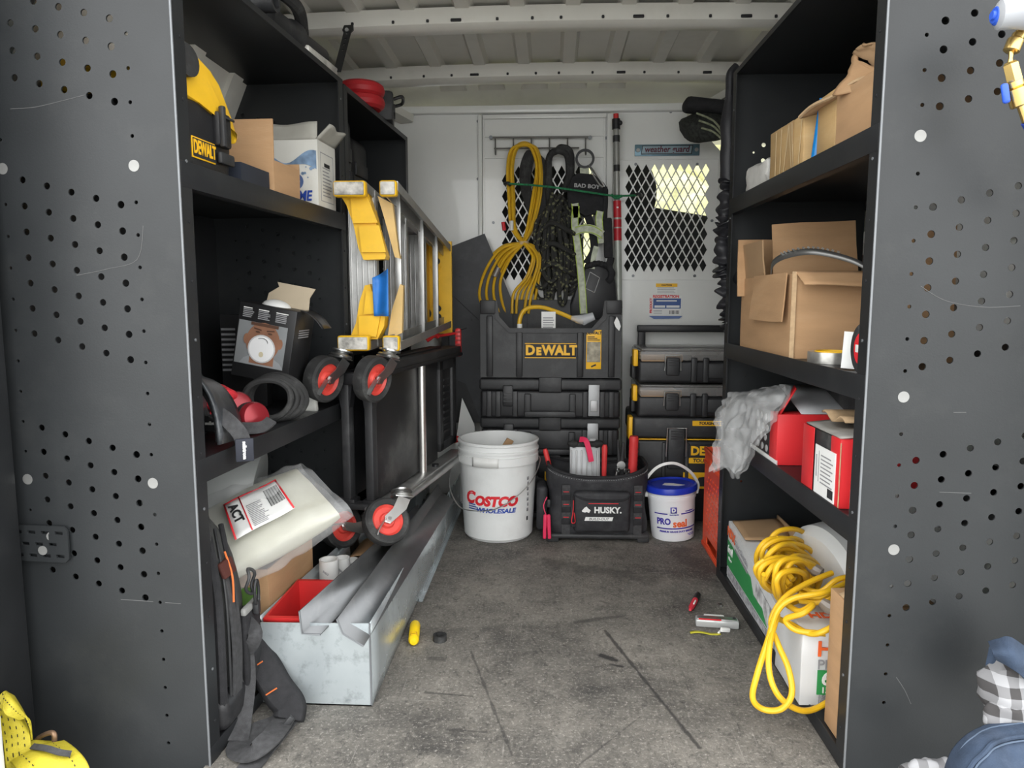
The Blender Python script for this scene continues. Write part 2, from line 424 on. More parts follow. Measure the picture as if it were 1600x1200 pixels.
# right sheet with mesh window
rl, rr_ = bk(975, 340).x, bk(1108, 340).x; rz0, rz1 = bk(1040, 427).z, bk(1040, 266).z
c1 = bk(1070, 178); c2 = bk(1127, 238)
vplate('bulkhead_panel', [(xr + .003, 0), (RW, 0), (RW, 1.30), (c2.x, c2.z), (c1.x, zt), (xr + .003, zt)], diamonds(rl, rr_, rz0, rz1, .0362, .067), WHITE, YB, bulk)
# header flange and door trims
B().b2(-.70, c1.x, YB - .035, YB + .02, zt, zt + .03, .004).mk('header_flange', WHITE, bulk)
B().b2(xl - .012, xl + .006, YB - .022, YB, 0, zt - .005, .004).mk('door_post', WHITE, bulk)
B().b2(xr - .018, xr + .010, YB - .022, YB, 0, zt - .005, .004).mk('door_post', WHITE, bulk)
for py in (213, 246):
    z = bk(850, py).z
    B().b2(xl + .012, xr - .024, YB - .008, YB, z - .003, z + .003).mk('door_fold', WHITE, bulk)
dz0, dz1 = bk(850, 178).z, bk(850, 186).z
B().b2(xl + .008, xr - .02, YB - .016, YB - .002, dz1, dz0 - .003, .003).mk('door_top_strip', WHITE, bulk)
B().b2(xl + .010, xl + .016, YB - .010, YB, .02, dz1).mk('door_fold', WHITE, bulk)
B().b2(xr - .030, xr - .024, YB - .010, YB, .02, dz1).mk('door_fold', WHITE, bulk)
# pressed rectangle round the right mesh window
q0, q1 = bk(968, 250), bk(1117, 437)
for (x0, x1, z0, z1) in ((q0.x, q1.x, q0.z - .002, q0.z + .002), (q0.x, q1.x, q1.z - .002, q1.z + .002), (q0.x - .002, q0.x + .002, q1.z, q0.z), (q1.x - .002, q1.x + .002, q1.z, q0.z)):
    B().b2(x0, x1, YB - .005, YB - .001, z0, z1, .001).mk('panel_crease', WHITE, bulk)
for p in [(645, 177), (735, 177), (1048, 175), (993, 257), (1089, 257), (989, 431), (1085, 431), (1112, 345), (771, 348), (947, 216), (747, 190), (747, 280)]:
    c = bk(*p); B().cyl((c.x, YB - .005, c.z), .006, .006, (PI / 2, 0, 0), n=12).mk('rivet', EDGE, bulk)
# side filler between bulkhead and body on the right
# ------------------------------------------------ cab seen through the mesh
CAB = M('cab_black_upholstery', (.012, .012, .013), .8, 0, .2, 30, .2, 200)
for x, wd, hz, lb in ((-.155, .62, 1.36, 'black cab bench seat behind the hanging cords, seen through the door mesh'), (.44, .46, 1.08, 'black cab seat with headrest behind the right-hand diamond mesh')):
    s = thing('cab_seat', lb, 'seat', (x, YB + .16, .0))
    B().box((.04 if hz < 1.2 else 0, .10, hz - .30), (wd, .14, 1.04), (.08, .16 if hz < 1.2 else 0, 0), .065, 5).mk('backrest', CAB, s)
    B().box((0, .34, .55), (wd, .5, .16), (0, 0, 0), .05, 4).mk('seat_cushion', CAB, s)
    B().sph((-.10, .06, 1.37), .16, (.92, .40, 1.15), u=28, v=18).mk('headrest', CAB, s)
    B().b2(-.2, .2, .1, .5, 0, .47, .02).mk('seat_base', CAB, s)
LEAF = M('pale_foliage', (.46, .45, .22), .8, 0, .5, 5, .6, 30)
random.seed(3)
for k, (x, y, r_) in enumerate(((-3.6, 8.2, 2.0), (1.1, 8.4, 2.1), (5.9, 8.2, 2.0))):
    t = thing('street_shrub', ['yellow green shrub outside ahead of the van, on the left', 'yellow green shrub outside ahead of the van, in the middle', 'yellow green shrub outside ahead of the van, on the right'][k], 'shrub', (x, y, -.72))
    B().sph((0, 0, 1.6), r_, (1, .6, 1.1), u=40, v=26).jit(.35, 2.2, k).jit(.12, 9, k).mk('foliage', LEAF, t)
    B().cyl((0, 0, .3), .12, .9).mk('trunk', M('bark', (.12, .09, .06), .9), t)
struct(B().b2(LW, RW, YB + 1.0, YB + 1.04, 0, .95, .01).mk('wall_front', CAB))
struct(B().b2(LW, RW, YB + .05, YB + 1.0, -.03, 0).mk('floor', CAB))
# ground outside the rear doors
struct(B().b2(-14, 14, -16, 22, -.80, -.72).mk('floor_outside_paving', M('pavement', (.30, .30, .29), .9, 0, .2, 2)))
# ================================================================ SHELF UNITS
LA = -math.atan(.065); RA = math.atan(.015)
L0 = Vector((-.645, 1.26, 0)); R0 = Vector((.558, 1.30, 0))
def lx(y): return -.645 + .065 * (y - 1.26)      # aisle edge of the left shelves
def rx(y): return .558 - .015 * (y - 1.30)       # aisle edge of the right shelves
DEP = .405
def shelf_unit(label, org, rz, sg, length, shelves, topz, off, zrows, smallz, bolts, boltoff, farz, dark_backs, front_holes=True):
    u = thing('shelf_unit', label, 'shelving', org, (0, 0, rz))
    tk = .003
    # end panels, real holes
    for k, yy in enumerate((0, length)):
        zb_ = -.085 if k == 0 else 0.0
        zr_ = zrows if (k == 0 or sg < 0) else [(1.348, 2)]
        sm_ = smallz if (k == 0 or sg < 0) else smallz[::5]
        hs = []
        for z0, nr in zr_:
            for r in range(nr):
                for c in range(5):
                    if c * .047 + off > DEP - .02: continue
                    z = z0 - r * .0457 + c * .0115
                    hs.append(circ(sg * (off + c * .0465), z, .0062 if c else .0066))
        for z in sm_: hs.append(circ(sg * boltoff, z, .0035, 10))
        for z in farz: hs.append(circ(sg * (boltoff + .252), z, .0032, 10))
        plate('end_panel', [(0, zb_), (sg * DEP, zb_), (sg * DEP, topz), (0, topz)], hs, tk, PANEL, u, (0, yy, 0), (PI / 2, 0, 0))
        # return flange along the aisle edge with fixing holes
        fl = B().b2(-sg * .0015, sg * .0015, min(0, 0) + (0 if k == 0 else -.035), (.035 if k == 0 else 0), 0, topz).mk('edge_flange', SHELF, u)
        B().tube([(0, yy - (.002 if k == 0 else 0), 0), (0, yy - (.002 if k == 0 else 0), topz)], .0022, 8).mk('rolled_edge', EDGE if k == 0 else SHELF, u)  # front rim paler: the light it catches is put into the colour
        fl.location = (0, yy, 0)
        for q in range(14):
            B().cyl((-sg * .002, yy + (.02 if k == 0 else -.02), .08 + q * .105), .0028, .002, (0, PI / 2, 0), n=8).mk('flange_hole', EDGE if q % 3 == 1 else INK, u)
        if k == 0:
            for z in bolts:
                for oo in (boltoff, boltoff + .252):
                    bo = B().lathe([(.0001, -.004), (.009, -.004), (.010, -.001), (.010, 0)], n=20).mk('bolt', BOLT, u, loc=(sg * oo, yy - .002, z), rot=(-PI / 2 - PI, 0, 0))
                    B().cyl((0, 0, -.0035), .0042, .004, n=6).mk('bolt_head', STEEL, bo)
    # shelves with folded front lip
    for z in shelves:
        b = B(); b.b2(0, sg * DEP, .003, length - .003, z - .004, z)
        sh = b.mk('shelf', SHELF, u)
        lo = max(0.002, z - .042)
        B().b2(-sg * .002, sg * .002, .003, length - .003, lo, z + .004, .001).mk('shelf_lip', SHELF, sh)
        B().b2(sg * DEP, sg * (DEP - .004), .003, length - .003, max(.002, z - .03), z + .05).mk('shelf_back_lip', SHELF, sh)
        B().b2(0, sg * .02, .003, length - .003, lo, lo + .003).mk('shelf_hem', SHELF, sh)
    B().b2(0, sg * DEP, 0, length, topz - .004, topz, .001).mk('top_tray', SHELF, u)
    B().b2(-sg * .002, sg * .002, 0, length, topz - .012, topz + .002).mk('top_lip', SHELF, u)
    for z0, z1 in dark_backs:
        B().b2(sg * (DEP - .008), sg * (DEP - .005), 0, length, z0, z1).mk('back_panel', SHELF, u)  # dark sheet added behind the bays to make them read dark
    return u
ml = [1.34 - .0565 * k for k in range(24) if abs((1.34 - .0565 * k) - 1.12) > .02 and abs((1.34 - .0565 * k) - .552) > .02]
mr_ = [1.326 - .0563 * k for k in range(22) if min(abs((1.326 - .0563 * k) - q) for q in (1.163, .717, .438)) > .02]
UL = shelf_unit('tall black steel shelf unit on the left side, holding the yellow vacuum', L0, LA, -1, .84, [1.126, .59, .03], 1.50, .112,
                [(1.366, 4), (1.054, 7), (.605, 7)], ml, (1.12, .552), .083, ml[::1][3:14], [(0, 1.1)])
UR = shelf_unit('tall black steel shelf unit on the right side, holding the cardboard boxes', R0, RA, 1, .98, [1.183, .75, .483, .03], 1.555, .095,
                [(1.348, 4), (1.045, 7), (.603, 7)], mr_, (1.163, .717, .438), .066, [], [(1.18, 1.55)])
# second unit further in on the left
u2 = thing('shelf_unit', 'narrow black shelf bay by the bulkhead, behind the folded ladder', 'shelving', (lx(2.105), 2.105, 0), (0, 0, LA))
for yy in (0, .70):
    hs = [circ(-(.1 + .0465 * c), .5 + .0457 * r + .0115 * c, .0055, 10) for r in range(18) for c in range(5)] if yy else []
    plate('end_panel', [(0, 0), (-DEP, 0), (-DEP, 1.49), (0, 1.49)], hs, .003, PANEL, u2, (0, yy, 0), (PI / 2, 0, 0))
    B().b2(-.0015, .0015, yy - (.03 if yy else 0), yy + (0 if yy else .03), 0, 1.49).mk('edge_flange', SHELF, u2)
for z in (1.49, 1.15, .75, .03):
    s_ = B().b2(-DEP, 0, .002, .698, z - .004, z).mk('shelf', SHELF, u2)
    B().b2(-.002, .002, .002, .698, max(.002, z - (.03 if z < 1.4 else .012)), z + .004).mk('shelf_lip', SHELF, s_)
B().b2(-DEP, -DEP + .004, 0, .7, 0, 1.49).mk('back_panel', SHELF, u2)
# slotted joining plate bolted to the left end panel
bp = thing('mounting_bracket', 'black slotted bracket plate bolted to the left shelf end panel', 'bracket', (0, 0, 0))
pa, pb = at(-60, 829, y=1.235), at(90, 889, y=1.235)
hs = []
for r in range(3):
    for c in range(7):
        cx = pa.x + .020 + c * .028 + (.014 if r == 1 else 0); cz = pb.z + .012 + r * .0225
        if cx < pb.x - .014: hs.append([(cx - .008, cz - .003), (cx + .008, cz - .003), (cx + .008, cz + .003), (cx - .008, cz + .003)])
rr = .008
plate('bracket_plate', [(pa.x, pb.z), (pb.x - rr, pb.z), (pb.x, pb.z + rr), (pb.x, pa.z - rr), (pb.x - rr, pa.z), (pa.x, pa.z)], hs, .004, PANEL, bp, (0, 1.209, 0), (PI / 2, 0, LA))
for p in ((76, 840), (63, 862)):
    c = at(*p, y=1.262); B().lathe([(.0001, -.008), (.006, -.008), (.0065, -.003), (.009, -.002), (.009, 0)], n=12).mk('bolt', BOLT, bp, loc=(c.x, 1.268, c.z), rot=(-PI / 2 - PI, 0, 0))
# black perforated strut from the roof bow to the left top tray
st = thing('roof_strut', 'black perforated strap brace between roof beam and left shelf top', 'bracket', (0, 0, 0))
a, b_ = at(545, 40, y=2.28), at(527, 112, y=2.08)
d = b_ - a; ln = d.length
hs = [circ(0, -.02 - k * .034, .0055, 10) for k in range(1, 5)]
pl = plate('strap', [(-.014, 0), (.014, 0), (.018, -.03), (.012, -.045), (.010, -ln), (-.010, -ln), (-.010, -.045), (-.016, -.03)], hs, .004, SHELF, st)
pl.location = a; pl.rotation_euler = Vector((0, -1, 0)).rotation_difference(d.normalized()).to_euler()
xdir = Vector((1, 0, 0)) - d.normalized() * d.normalized().x; xdir.normalize(); ydir = -d.normalized(); zdir = xdir.cross(ydir)
pl.matrix_world = Matrix((xdir, ydir, zdir)).transposed().to_4x4(); pl.location = a
B().cyl(a + d * .12 + Vector((0, -.006, 0)), .006, .008, (PI / 2, 0, 0), n=8).mk('bolt', BOLT, st)

# scratches worn into the end panels
SCR = M('scratch_pale', (.10, .10, .10), .6)
for par, y_, rz_, segs in ((UL, 1.256, LA, [[(0, 165), (40, 163), (85, 154), (125, 145)], [(182, 941), (235, 943)], [(255, 944), (280, 945)], [(110, 430), (160, 420), (210, 405), (220, 352)]]), (UR, 1.296, RA, [[(1440, 447), (1480, 470), (1540, 480), (1598, 478)], [(1402, 1060), (1415, 1080), (1425, 1102)], [(1492, 645), (1512, 645)], [(1470, 770), (1520, 772)]])):
    for sg_ in segs:
        pts = [at(px, py, y=y_) for px, py in sg_]
        inv_ = Matrix.Translation(par.location) @ Matrix.Rotation(rz_, 4, 'Z'); inv_.invert()
        q = [inv_ @ p for p in pts]
        for p in q: p.y = -.0017
        B().tube(smooth_path(q, 6), .0006, 5).mk('scratch', SCR, par)
# ================================================================ LEFT SIDE: TOP SHELF
ZU = 1.1265
# jobsite vacuum
v = thing('shop_vacuum', 'yellow and black jobsite vacuum on the left top shelf', 'vacuum', (lx(1.40) - .155, 1.40, ZU), (0, 0, LA)); v.scale = (1, 1, .78)
def xprism(poly, x0, x1, bev=.012):
    b = B().prism(poly, x1 - x0, 'x', x0)
    if bev: bmesh.ops.bevel(b.bm, geom=b.bm.edges[:], offset=bev, segments=3, affect='EDGES', profile=.5)
    return b
body = xprism([(-.10, 0), (.10, 0), (.115, .13), (.105, .145), (-.02, .165), (-.105, .165)], -.13, .13, .016).mk('tank', BLK, v)
top = xprism([(-.105, .165), (-.02, .163), (.105, .143), (.118, .118), (.125, .10), (.128, .118), (.105, .17), (.05, .225), (.035, .255), (-.01, .27), (-.055, .265), (-.07, .225), (-.105, .22)], -.12, .135, .008).mk('motor_head', YEL, v)
B().cyl((.09, -.075, .238), .034, .10, (0, PI / 2, 0)).mk('hose_port', BLK, v)
hp = B().lathe([(.025, .0), (.036, .0), (.036, .012), (.030, .014), (.030, .026), (.036, .028), (.036, .040), (.025, .040)], n=24).mk('hose_collar', RUB, v, loc=(.11, -.075, .238), rot=(0, PI / 2, 0))
lt = B().box((.135, .060, .12), (.018, .05, .085), (0, 0, 0), .007).mk('latch', BLK, v)
B().box((.146, .044, .125), (.012, .012, .10), (0, 0, 0), .004).mk('latch_bar', BLK2, lt)
B().box((.147, .070, .150), (.004, .035, .006), (0, 0, 0), .001).mk('latch_rib', BLK2, lt)
B().box((.1375, .068, .05), (.012, .055, .03), (0, 0, 0), .006).mk('lower_latch', BLK2, v)
pl = B().box((.131, -.005, .055), (.003, .082, .050), (0, 0, 0), .001).mk('badge', DWY, v)
B().box((.1325, -.005, .055), (.002, .079, .043)).mk('badge_field', INK, pl)
text('badge_text', 'DEWALT', .044, DWY, pl, (.134, -.005, .055), (PI / 2, 0, PI / 2), .0012, 0, .44)
# black tray on the shelf
t = thing('parts_tray', 'low black plastic tray between the vacuum and the open carton', 'tray', (lx(1.59) - .065, 1.59, ZU), (0, 0, LA))
B().b2(-.05, .05, -.07, .055, 0, .003).mk('tray_base', BLK, t)
for (x0, x1, y0, y1) in ((.047, .05, -.07, .055), (-.05, -.047, -.07, .055), (-.05, .05, -.073, -.07), (-.05, .05, .055, .058)):
    B().b2(x0, x1, y0, y1, 0, .045).mk('tray_wall', M('navy_plastic', (.02, .024, .035), .5), t)
def carton(name, label, loc, rz, w, d, h, mat=CARD, hts=None, flaps=(), tk=.004, inside=None, cat='box', jit=.002):
    """open box: origin at base centre; walls front(-y) back(+y) left(-x) right(+x); flaps: (side, length, angle from upright outward)"""
    t = thing(name, label, cat, loc, (0, 0, rz))
    hf, hb, hl, hr = hts or (h, h, h, h)
    B().b2(-w / 2, w / 2, -d / 2, d / 2, 0, tk).mk('box_base', mat, t)
    for nm, bb in (('front_panel', (-w / 2, w / 2, -d / 2, -d / 2 + tk, 0, hf)), ('back_panel', (-w / 2, w / 2, d / 2 - tk, d / 2, 0, hb)),
                   ('side_panel', (-w / 2, -w / 2 + tk, -d / 2 + tk, d / 2 - tk, 0, hl)), ('side_panel', (w / 2 - tk, w / 2, -d / 2 + tk, d / 2 - tk, 0, hr))):
        B().b2(*bb).sub(3).jit(jit, 9, w * 40).mk(nm, mat, t)
    for side, ln, ang, sh in flaps:
        hh = {'f': hf, 'b': hb, 'l': hl, 'r': hr}[side]
        wd = w if side in 'fb' else d
        def fl(u, q, wd=wd, ln=ln, sh=sh):
            return ((u - .5) * wd * (1 - sh * q), -ln * q * math.sin(ang) - .004 * math.sin(u * 9) * q, ln * q * math.cos(ang) + .003 * math.sin(u * 7 + 1) * q)
        o = B().grid(fl, 10, 6).mk('flap', inside or mat, t, solid=.004)
        o.location = {'f': (0, -d / 2 + tk / 2, hh), 'b': (0, d / 2 - tk / 2, hh), 'l': (-w / 2 + tk / 2, 0, hh), 'r': (w / 2 - tk / 2, 0, hh)}[side]
        o.rotation_euler = (0, 0, {'f': 0, 'b': PI, 'l': -PI / 2, 'r': PI / 2}[side])
    return t
c = carton('cardboard_box', 'open cardboard box with one tall front flap beside the white box', (lx(1.74) - .11, 1.735, ZU), LA, .20, .145, .19, hts=(.166, .09, .08, .075))
# white carton with blue water print
wb = carton('white_carton', 'white printed carton with blue water splash, lid flap raised', (lx(1.99) - .102, 1.985, ZU), LA, .19, .13, .175, M('white_carton', (.66, .65, .60), .6, 0, .06, 8, dirt=(.45, .40, .30), dirt_amt=.35, dirt_scale=6),
            flaps=(('f', .045, -.25, .02), ('r', .05, .8, .1)), inside=M('grey_board', (.36, .35, .31), .8))
def splash(u, q):
    return ((u - .5) * .185, -.0665, .118 + (q - .5) * (.03 + .018 * math.sin(u * 7 + .5)) + .010 * math.sin(u * 9))
B().grid(splash, 24, 3).mk('water_print', M('water_print_blue', (.20, .30, .44), .5, 0, .5, 30), wb)
for k in range(26):
    B().cyl((-.09 + .18 * random.random(), -.0662, .075 + .03 * random.random()), .0015 + .003 * random.random(), .0008, (PI / 2, 0, 0), n=10).mk('print_droplet', M('water_print_blue'), wb)
lg = B().lathe([(.012, -.0006), (.021, -.0006), (.021, .0006), (.012, .0006)], n=24, close=True).mk('logo_ring', M('logo_blue', (.08, .13, .28), .5), wb, loc=(.035, -.067, .068), rot=(PI / 2, 0, 0))
text('brand_text', 'TIME', .036, BLUEINK, wb, (.046, -.067, .030), bold=.001, shear=.15, sx=.8)
fr_ = B()
for (y0, y1, z0, z1) in ((-.045, .045, .145, .147), (-.045, .045, .02, .022), (-.046, -.044, .02, .147), (.044, .046, .02, .147)): fr_.b2(.0951, .0958, y0, y1, z0, z1)
fr_.mk('side_print_frame', GREYINK, wb)
for k in range(9): B().b2(.0951, .0958, -.032, .01 + .022 * random.random(), .035 + k * .009, .038 + k * .009).mk('side_print_line', GREYINK, wb)
B().b2(.0951, .0958, -.02, .02, .112, .122).mk('side_print_line', INK, wb)
# black tool cases in the second bay
for k, (yy, hgt, dx, lb) in enumerate(((2.28, .30, .03, 'black tool case in the far left bay, nearest the white carton'), (2.50, .27, .05, 'black tool case in the far left bay, beside the ladder top'))):
    t = thing('tool_case', lb, 'case', (lx(yy) - .16 - dx, yy, 1.1505), (0, 0, LA))
    B().box((0, 0, hgt / 2), (.26, .17, hgt), (0, 0, 0), .025, 3).mk('case_body', BLK, t)
    B().box((.131, 0, hgt * .62), (.012, .12, .045), (0, 0, 0), .005).mk('case_latch', BLK2, t)
    B().box((.131, -.05, hgt * .3), (.010, .02, .10), (0, 0, 0), .004).mk('case_rib', BLK2, t)
    B().box((.131, .05, hgt * .3), (.010, .02, .10), (0, 0, 0), .004).mk('case_rib', BLK2, t)
    B().tube(smooth_path([(-.06, 0, hgt - .01), (-.05, 0, hgt + .025), (.05, 0, hgt + .025), (.06, 0, hgt - .01)], 5), .009, 8).mk('case_handle', BLK2, t)
# on top of the units
rh = thing('hose_reel', 'coiled red hose on top of the far left bay', 'hose', (lx(2.40) - .055, 2.40, 1.4925), (0, .0, 0))
for k in range(2):
    B().lathe([(.055 + .022 * math.cos(a_ * PI / 5), .022 * math.sin(a_ * PI / 5)) for a_ in range(10)], n=36, close=True).mk('coil', M('red_hose', (.42, .02, .025), .5), rh, loc=(.012, 0, .024 + k * .038))
tb = thing('equipment_case', 'dark grey equipment case on top of the far left bay near the bulkhead', 'case', (lx(2.62) - .09, 2.62, 1.4925), (0, 0, .2))
B().box((0, 0, .05), (.18, .22, .10), (0, 0, 0), .012).mk('case_body', BLK2, tb)
B().box((.091, 0, .055), (.008, .10, .03), (0, 0, 0), .003).mk('case_latch', BLK, tb)
B().tube(smooth_path([(.09, -.05, .085), (.12, -.045, .095), (.12, .045, .095), (.09, .05, .085)], 5), .006, 8).mk('case_handle', BLK, tb)
pp = thing('nozzle_tube', 'dark grey hose nozzle lying on top of the left shelf unit', 'nozzle', (lx(1.85) - .05, 1.84, 1.5025), (0, 0, LA - .05))
B().lathe([(.0, 0), (.026, 0), (.030, .05), (.030, .10), (.038, .12), (.038, .145), (.028, .15), (.028, .30), (.020, .30), (.020, .2), (0, .2)], n=24).mk('nozzle_body', BLK2, pp, loc=(0, -.10, .04), rot=(-PI / 2, 0, 0))
B().box((-.06, -.06, .04), (.07, .24, .075), (0, 0, .1), .02, 3).mk('nozzle_block', BLK, pp)
B().lathe([(.015, 0), (.022, 0), (.022, .05), (.015, .05)], n=20, close=True).mk('nozzle_ring', BLK2, pp, loc=(.01, -.16, .045), rot=(0, PI / 2, 0))
B().tube(smooth_path([(.0, .1, .07), (.03, 0, .10), (.0, -.12, .11), (-.05, -.2, .08)], 6), .016, 10).mk('hose', RUB, pp)
ws = tag(B().box((0, 0, .012), (.03, .20, .024), (0, 0, 0), .003).sub(2).jit(.004, 20).mk('foil_strip', M('crumpled_foil_white', (.55, .54, .50), .35, .2, .3, 30), loc=(lx(2.0) - .022, 1.985, 1.503), rot=(0, 0, LA)), 'thin white foil wrapped strip lying on the left shelf top', 'roll')
# ================================================================ LEFT SIDE: MIDDLE SHELF
ZM = .5905
# respirator carton, tipped over on the heap
rb = thing('respirator_box', 'black mask carton with printed man wearing white mask, leaning on left shelf', 'box', at(404, 590, y=1.80) + Vector((0, .0, -.006)), (0, R(10.5), R(-2)))
CB = M('black_gloss_card', (.018, .018, .019), .38, 0, .2, 8)
W_, H_, D_ = .150, .190, .13
B().b2(-W_ / 2, W_ / 2, 0, D_, 0, H_, .002).mk('carton', CB, rb)
pic = B().b2(-W_ / 2 + .004, W_ / 2 - .018, -.0008, 0, .035, H_ - .045).mk('printed_photo', M('photo_backdrop', (.22, .23, .235), .5, 0, .25, 6), rb)
SK = M('printed_skin', (.26, .125, .075), .5, 0, .25, 14); SKD = M('printed_skin_dark', (.10, .05, .032), .5)
def disc(cx, cz, rx_, rz_, y, mat, nm, par, n=28, dome=0):
    b = B()
    if dome:
        b.lathe([(0.0, -dome), (.5, -dome * .86), (.8, -dome * .5), (1, 0)], n=n)
        for v_ in b.bm.verts: v_.co = Vector((v_.co.x * rx_, v_.co.z, v_.co.y * rz_))
        b.xf((cx, y, cz))
    else:
        b.prism([(rx_ * math.cos(2 * PI * k / n) + cx, rz_ * math.sin(2 * PI * k / n) + cz) for k in range(n)], .0006, 'y', y)
    return b.mk(nm, mat, par)
cx = -.002
B().prism([(cx - .055, .036), (cx + .060, .036), (cx + .050, .050), (cx + .02, .066), (cx - .02, .066), (cx - .046, .05)], .0006, 'y', -.0012).mk('printed_shirt', M('shirt_grey', (.28, .29, .30), .6), pic)
B().prism([(cx - .030, .040), (cx + .034, .040), (cx + .032, .085), (cx - .030, .085)], .0006, 'y', -.0016).mk('printed_neck', SK, pic)
disc(cx, .098, .044, .049, -.0021, SK, 'printed_face', pic)
disc(cx - .044, .100, .007, .013, -.0024, SK, 'printed_ear', pic); disc(cx + .045, .100, .007, .013, -.0024, SK, 'printed_ear', pic)
for s_ in (-1, 1):
    B().box((cx + s_ * .017, -.0026, .1285), (.020, .0005, .0035), (0, -s_ * .15, 0)).mk('printed_eyebrow', SKD, pic)
    disc(cx + s_ * .016, .1215, .006, .0026, -.0027, SKD, 'printed_eye', pic)
B().b2(cx - .036, cx + .036, -.0026, -.002, .137, .1448).mk('printed_hair_shadow', SKD, pic)
disc(cx - .001, .080, .036, .036, -.0029, M('mask_white', (.52, .52, .52), .5, 0, .06, 8), 'printed_mask', pic)
disc(cx - .001, .080, .0325, .0325, -.0032, M('mask_white2', (.80, .80, .80), .5, 0, .06, 8), 'printed_mask_bowl', pic)
B().tube(smooth_path([(cx - .012, -.0036, .105), (cx, -.0036, .1075), (cx + .010, -.0036, .104), (cx + .014, -.0036, .097)], 5), .0007, 6).mk('printed_nose_clip', INK, pic)
disc(cx + .0, .066, .006, .007, -.0036, M('valve_cream', (.62, .55, .38), .5), 'printed_valve', pic)
for cxx in (-.048, -.008, .038):
    for r_ in range(6): B().b2(cxx - .016, cxx + .016 * random.uniform(.4, 1), -.0006, 0, H_ - .036 + r_ * .0045, H_ - .0335 + r_ * .0045).mk('print_line', GREYINK if r_ < 5 else PAPER, rb)
for r_ in range(4): B().b2(W_ / 2, W_ / 2 + .0006, .03, .10, .12 + r_ * .006, .123 + r_ * .006).mk('print_line', GREYINK, rb)
KR = M('kraft_inside', (.48, .40, .29), .8, 0, .08, 9)
B().prism([(-.045, 0), (.072, 0), (.066, .035), (.075, .062), (-.030, .062), (-.022, .05), (-.045, .028)], .002, 'y', 0).mk('lid_flap', KR, rb, loc=(0, .085, H_), rot=(R(-18), 0, 0))
B().grid(lambda u, q: (W_ / 2 + .062 * u, .02 + .07 * q, H_ + .002 - .035 * u ** 2), 8, 5).mk('side_flap', CB, rb, solid=.002)
B().sph((-.005, .06, H_ - .005), .035, (1.1, 1, .6)).mk('spare_mask', PAPER, rb)
# second dark carton standing behind
c2 = thing('dark_carton', 'dark printed carton standing behind the mask carton', 'box', (lx(2.0) - .25, 1.98, ZM), (0, R(0), .1))
B().b2(-.06, .06, -.03, .03, 0, .255, .002).mk('carton', CB, c2)
for r_ in range(9): B().b2(-.058, -.02, -.0308, -.03, .10 + r_ * .014, .106 + r_ * .014).mk('print_line', GREYINK, c2)
# knee pads and straps
def arch(org, w, h, l, bank, mat, nm, par, n=18):
    """half-barrel shell: opens along local y"""
    def f(u, q):
        a_ = PI * u
        return (-w * math.cos(a_), (q - .5) * l * (1 - .15 * math.sin(a_)), h * math.sin(a_) * (1 - .12 * (q - .5)))
    o = B().grid(f, n, 8).mk(nm, mat, par, solid=.006)
    o.location = org; o.rotation_euler = bank
    return o
SH_ = M('scuffed_black_shell', (.030, .033, .037), .35, 0, .3, 10, .1, 60, dirt=(.22, .23, .24), dirt_amt=.45, dirt_scale=14)
kp = thing('knee_pad', 'big black scuffed knee pad shell with hanging strap at shelf front', 'knee pad', (lx(1.40) - .085, 1.40, ZM), (0, 0, .12))
arch((0, 0, .012), .078, .135, .15, (R(-6), 0, 0), SH_, 'shell', kp)
arch((0, .012, .014), .066, .110, .12, (R(-6), 0, 0), FAB, 'liner', kp)
B().tube(smooth_path([(.055, -.02, .075), (.085, -.04, .062), (.112, -.045, .03), (.118, -.046, -.012)], 6), 0, flat=(.030, .004), up=(.6, -1, .3)).mk('strap', FABG, kp)
se = B().box((.119, -.050, .004), (.034, .006, .046), (R(4), 0, .3), .002).mk('strap_end', M('navy_strap_patch', (.02, .022, .032), .7), kp)
text('strap_text', 'sellstrom', .0095, PAPER, se, (.1200, -.0540, .004), (PI / 2, R(90), .3), .0004)
for q in range(4): B().b2(-.062 + q * .012, -.0605 + q * .012, -.083, -.081, .018, .06 + .01 * q).mk('stitch', GREYINK, kp)
for q, (a_, b_, c_) in enumerate(((-.05, .085, .3), (-.045, .06, -.2), (-.06, .05, .9))):
    B().box((a_ - .012, -.055, b_), (.022, .0015, .0016), (0, c_, .5)).mk('scratch', M('scratch_white', (.5, .5, .5), .6), kp)
kp2 = thing('knee_pad', 'second black knee pad lying behind the big scuffed one', 'knee pad', (lx(1.56) - .21, 1.56, ZM), (0, 0, .25))
arch((0, 0, .012), .07, .145, .15, (R(8), 0, 0), SH_, 'shell', kp2)
arch((0, .01, .012), .058, .12, .12, (R(8), 0, 0), FAB, 'liner', kp2)
em = thing('ear_muffs', 'red ear muffs with wide black headband on the left middle shelf', 'ear muffs', (lx(1.60) - .055, 1.60, ZM), (0, 0, .0))
RE = M('metallic_red', (.26, .02, .028), .3, .3, .1, 10)
for (x, y, z, r) in ((-.035, .0, .055, (0, R(70) + PI, R(-60))), (.018, -.025, .034, (0, R(80) + PI, R(-35)))):
    cup = B().lathe([(0, -.010), (.020, -.009), (.031, -.005), (.035, .002), (.035, .012)], n=28).mk('ear_cup', RE, em, loc=(x, y, z), rot=r)
    B().lathe([(.018, .012), (.036, .012), (.036, .028), (.018, .028)], n=28, close=True).mk('cushion', FAB, cup)
B().tube(smooth_path([(-.10, -.055, .06), (-.06, -.072, .026), (.0, -.075, .018), (.045, -.065, .018), (.06, -.04, .030)], 6), 0, flat=(.026, .005), up=(0, -1, .4)).mk('headband', FABG, em)
lbp = B().box((-.050, -.080, .028), (.045, .005, .034), (R(-5), 0, 0), .002).mk('band_patch', FAB, em)
text('band_text', 'sellstrom.', .0105, PAPER, lbp, (-.050, -.0835, .029), (PI / 2, 0, 0), .0004)
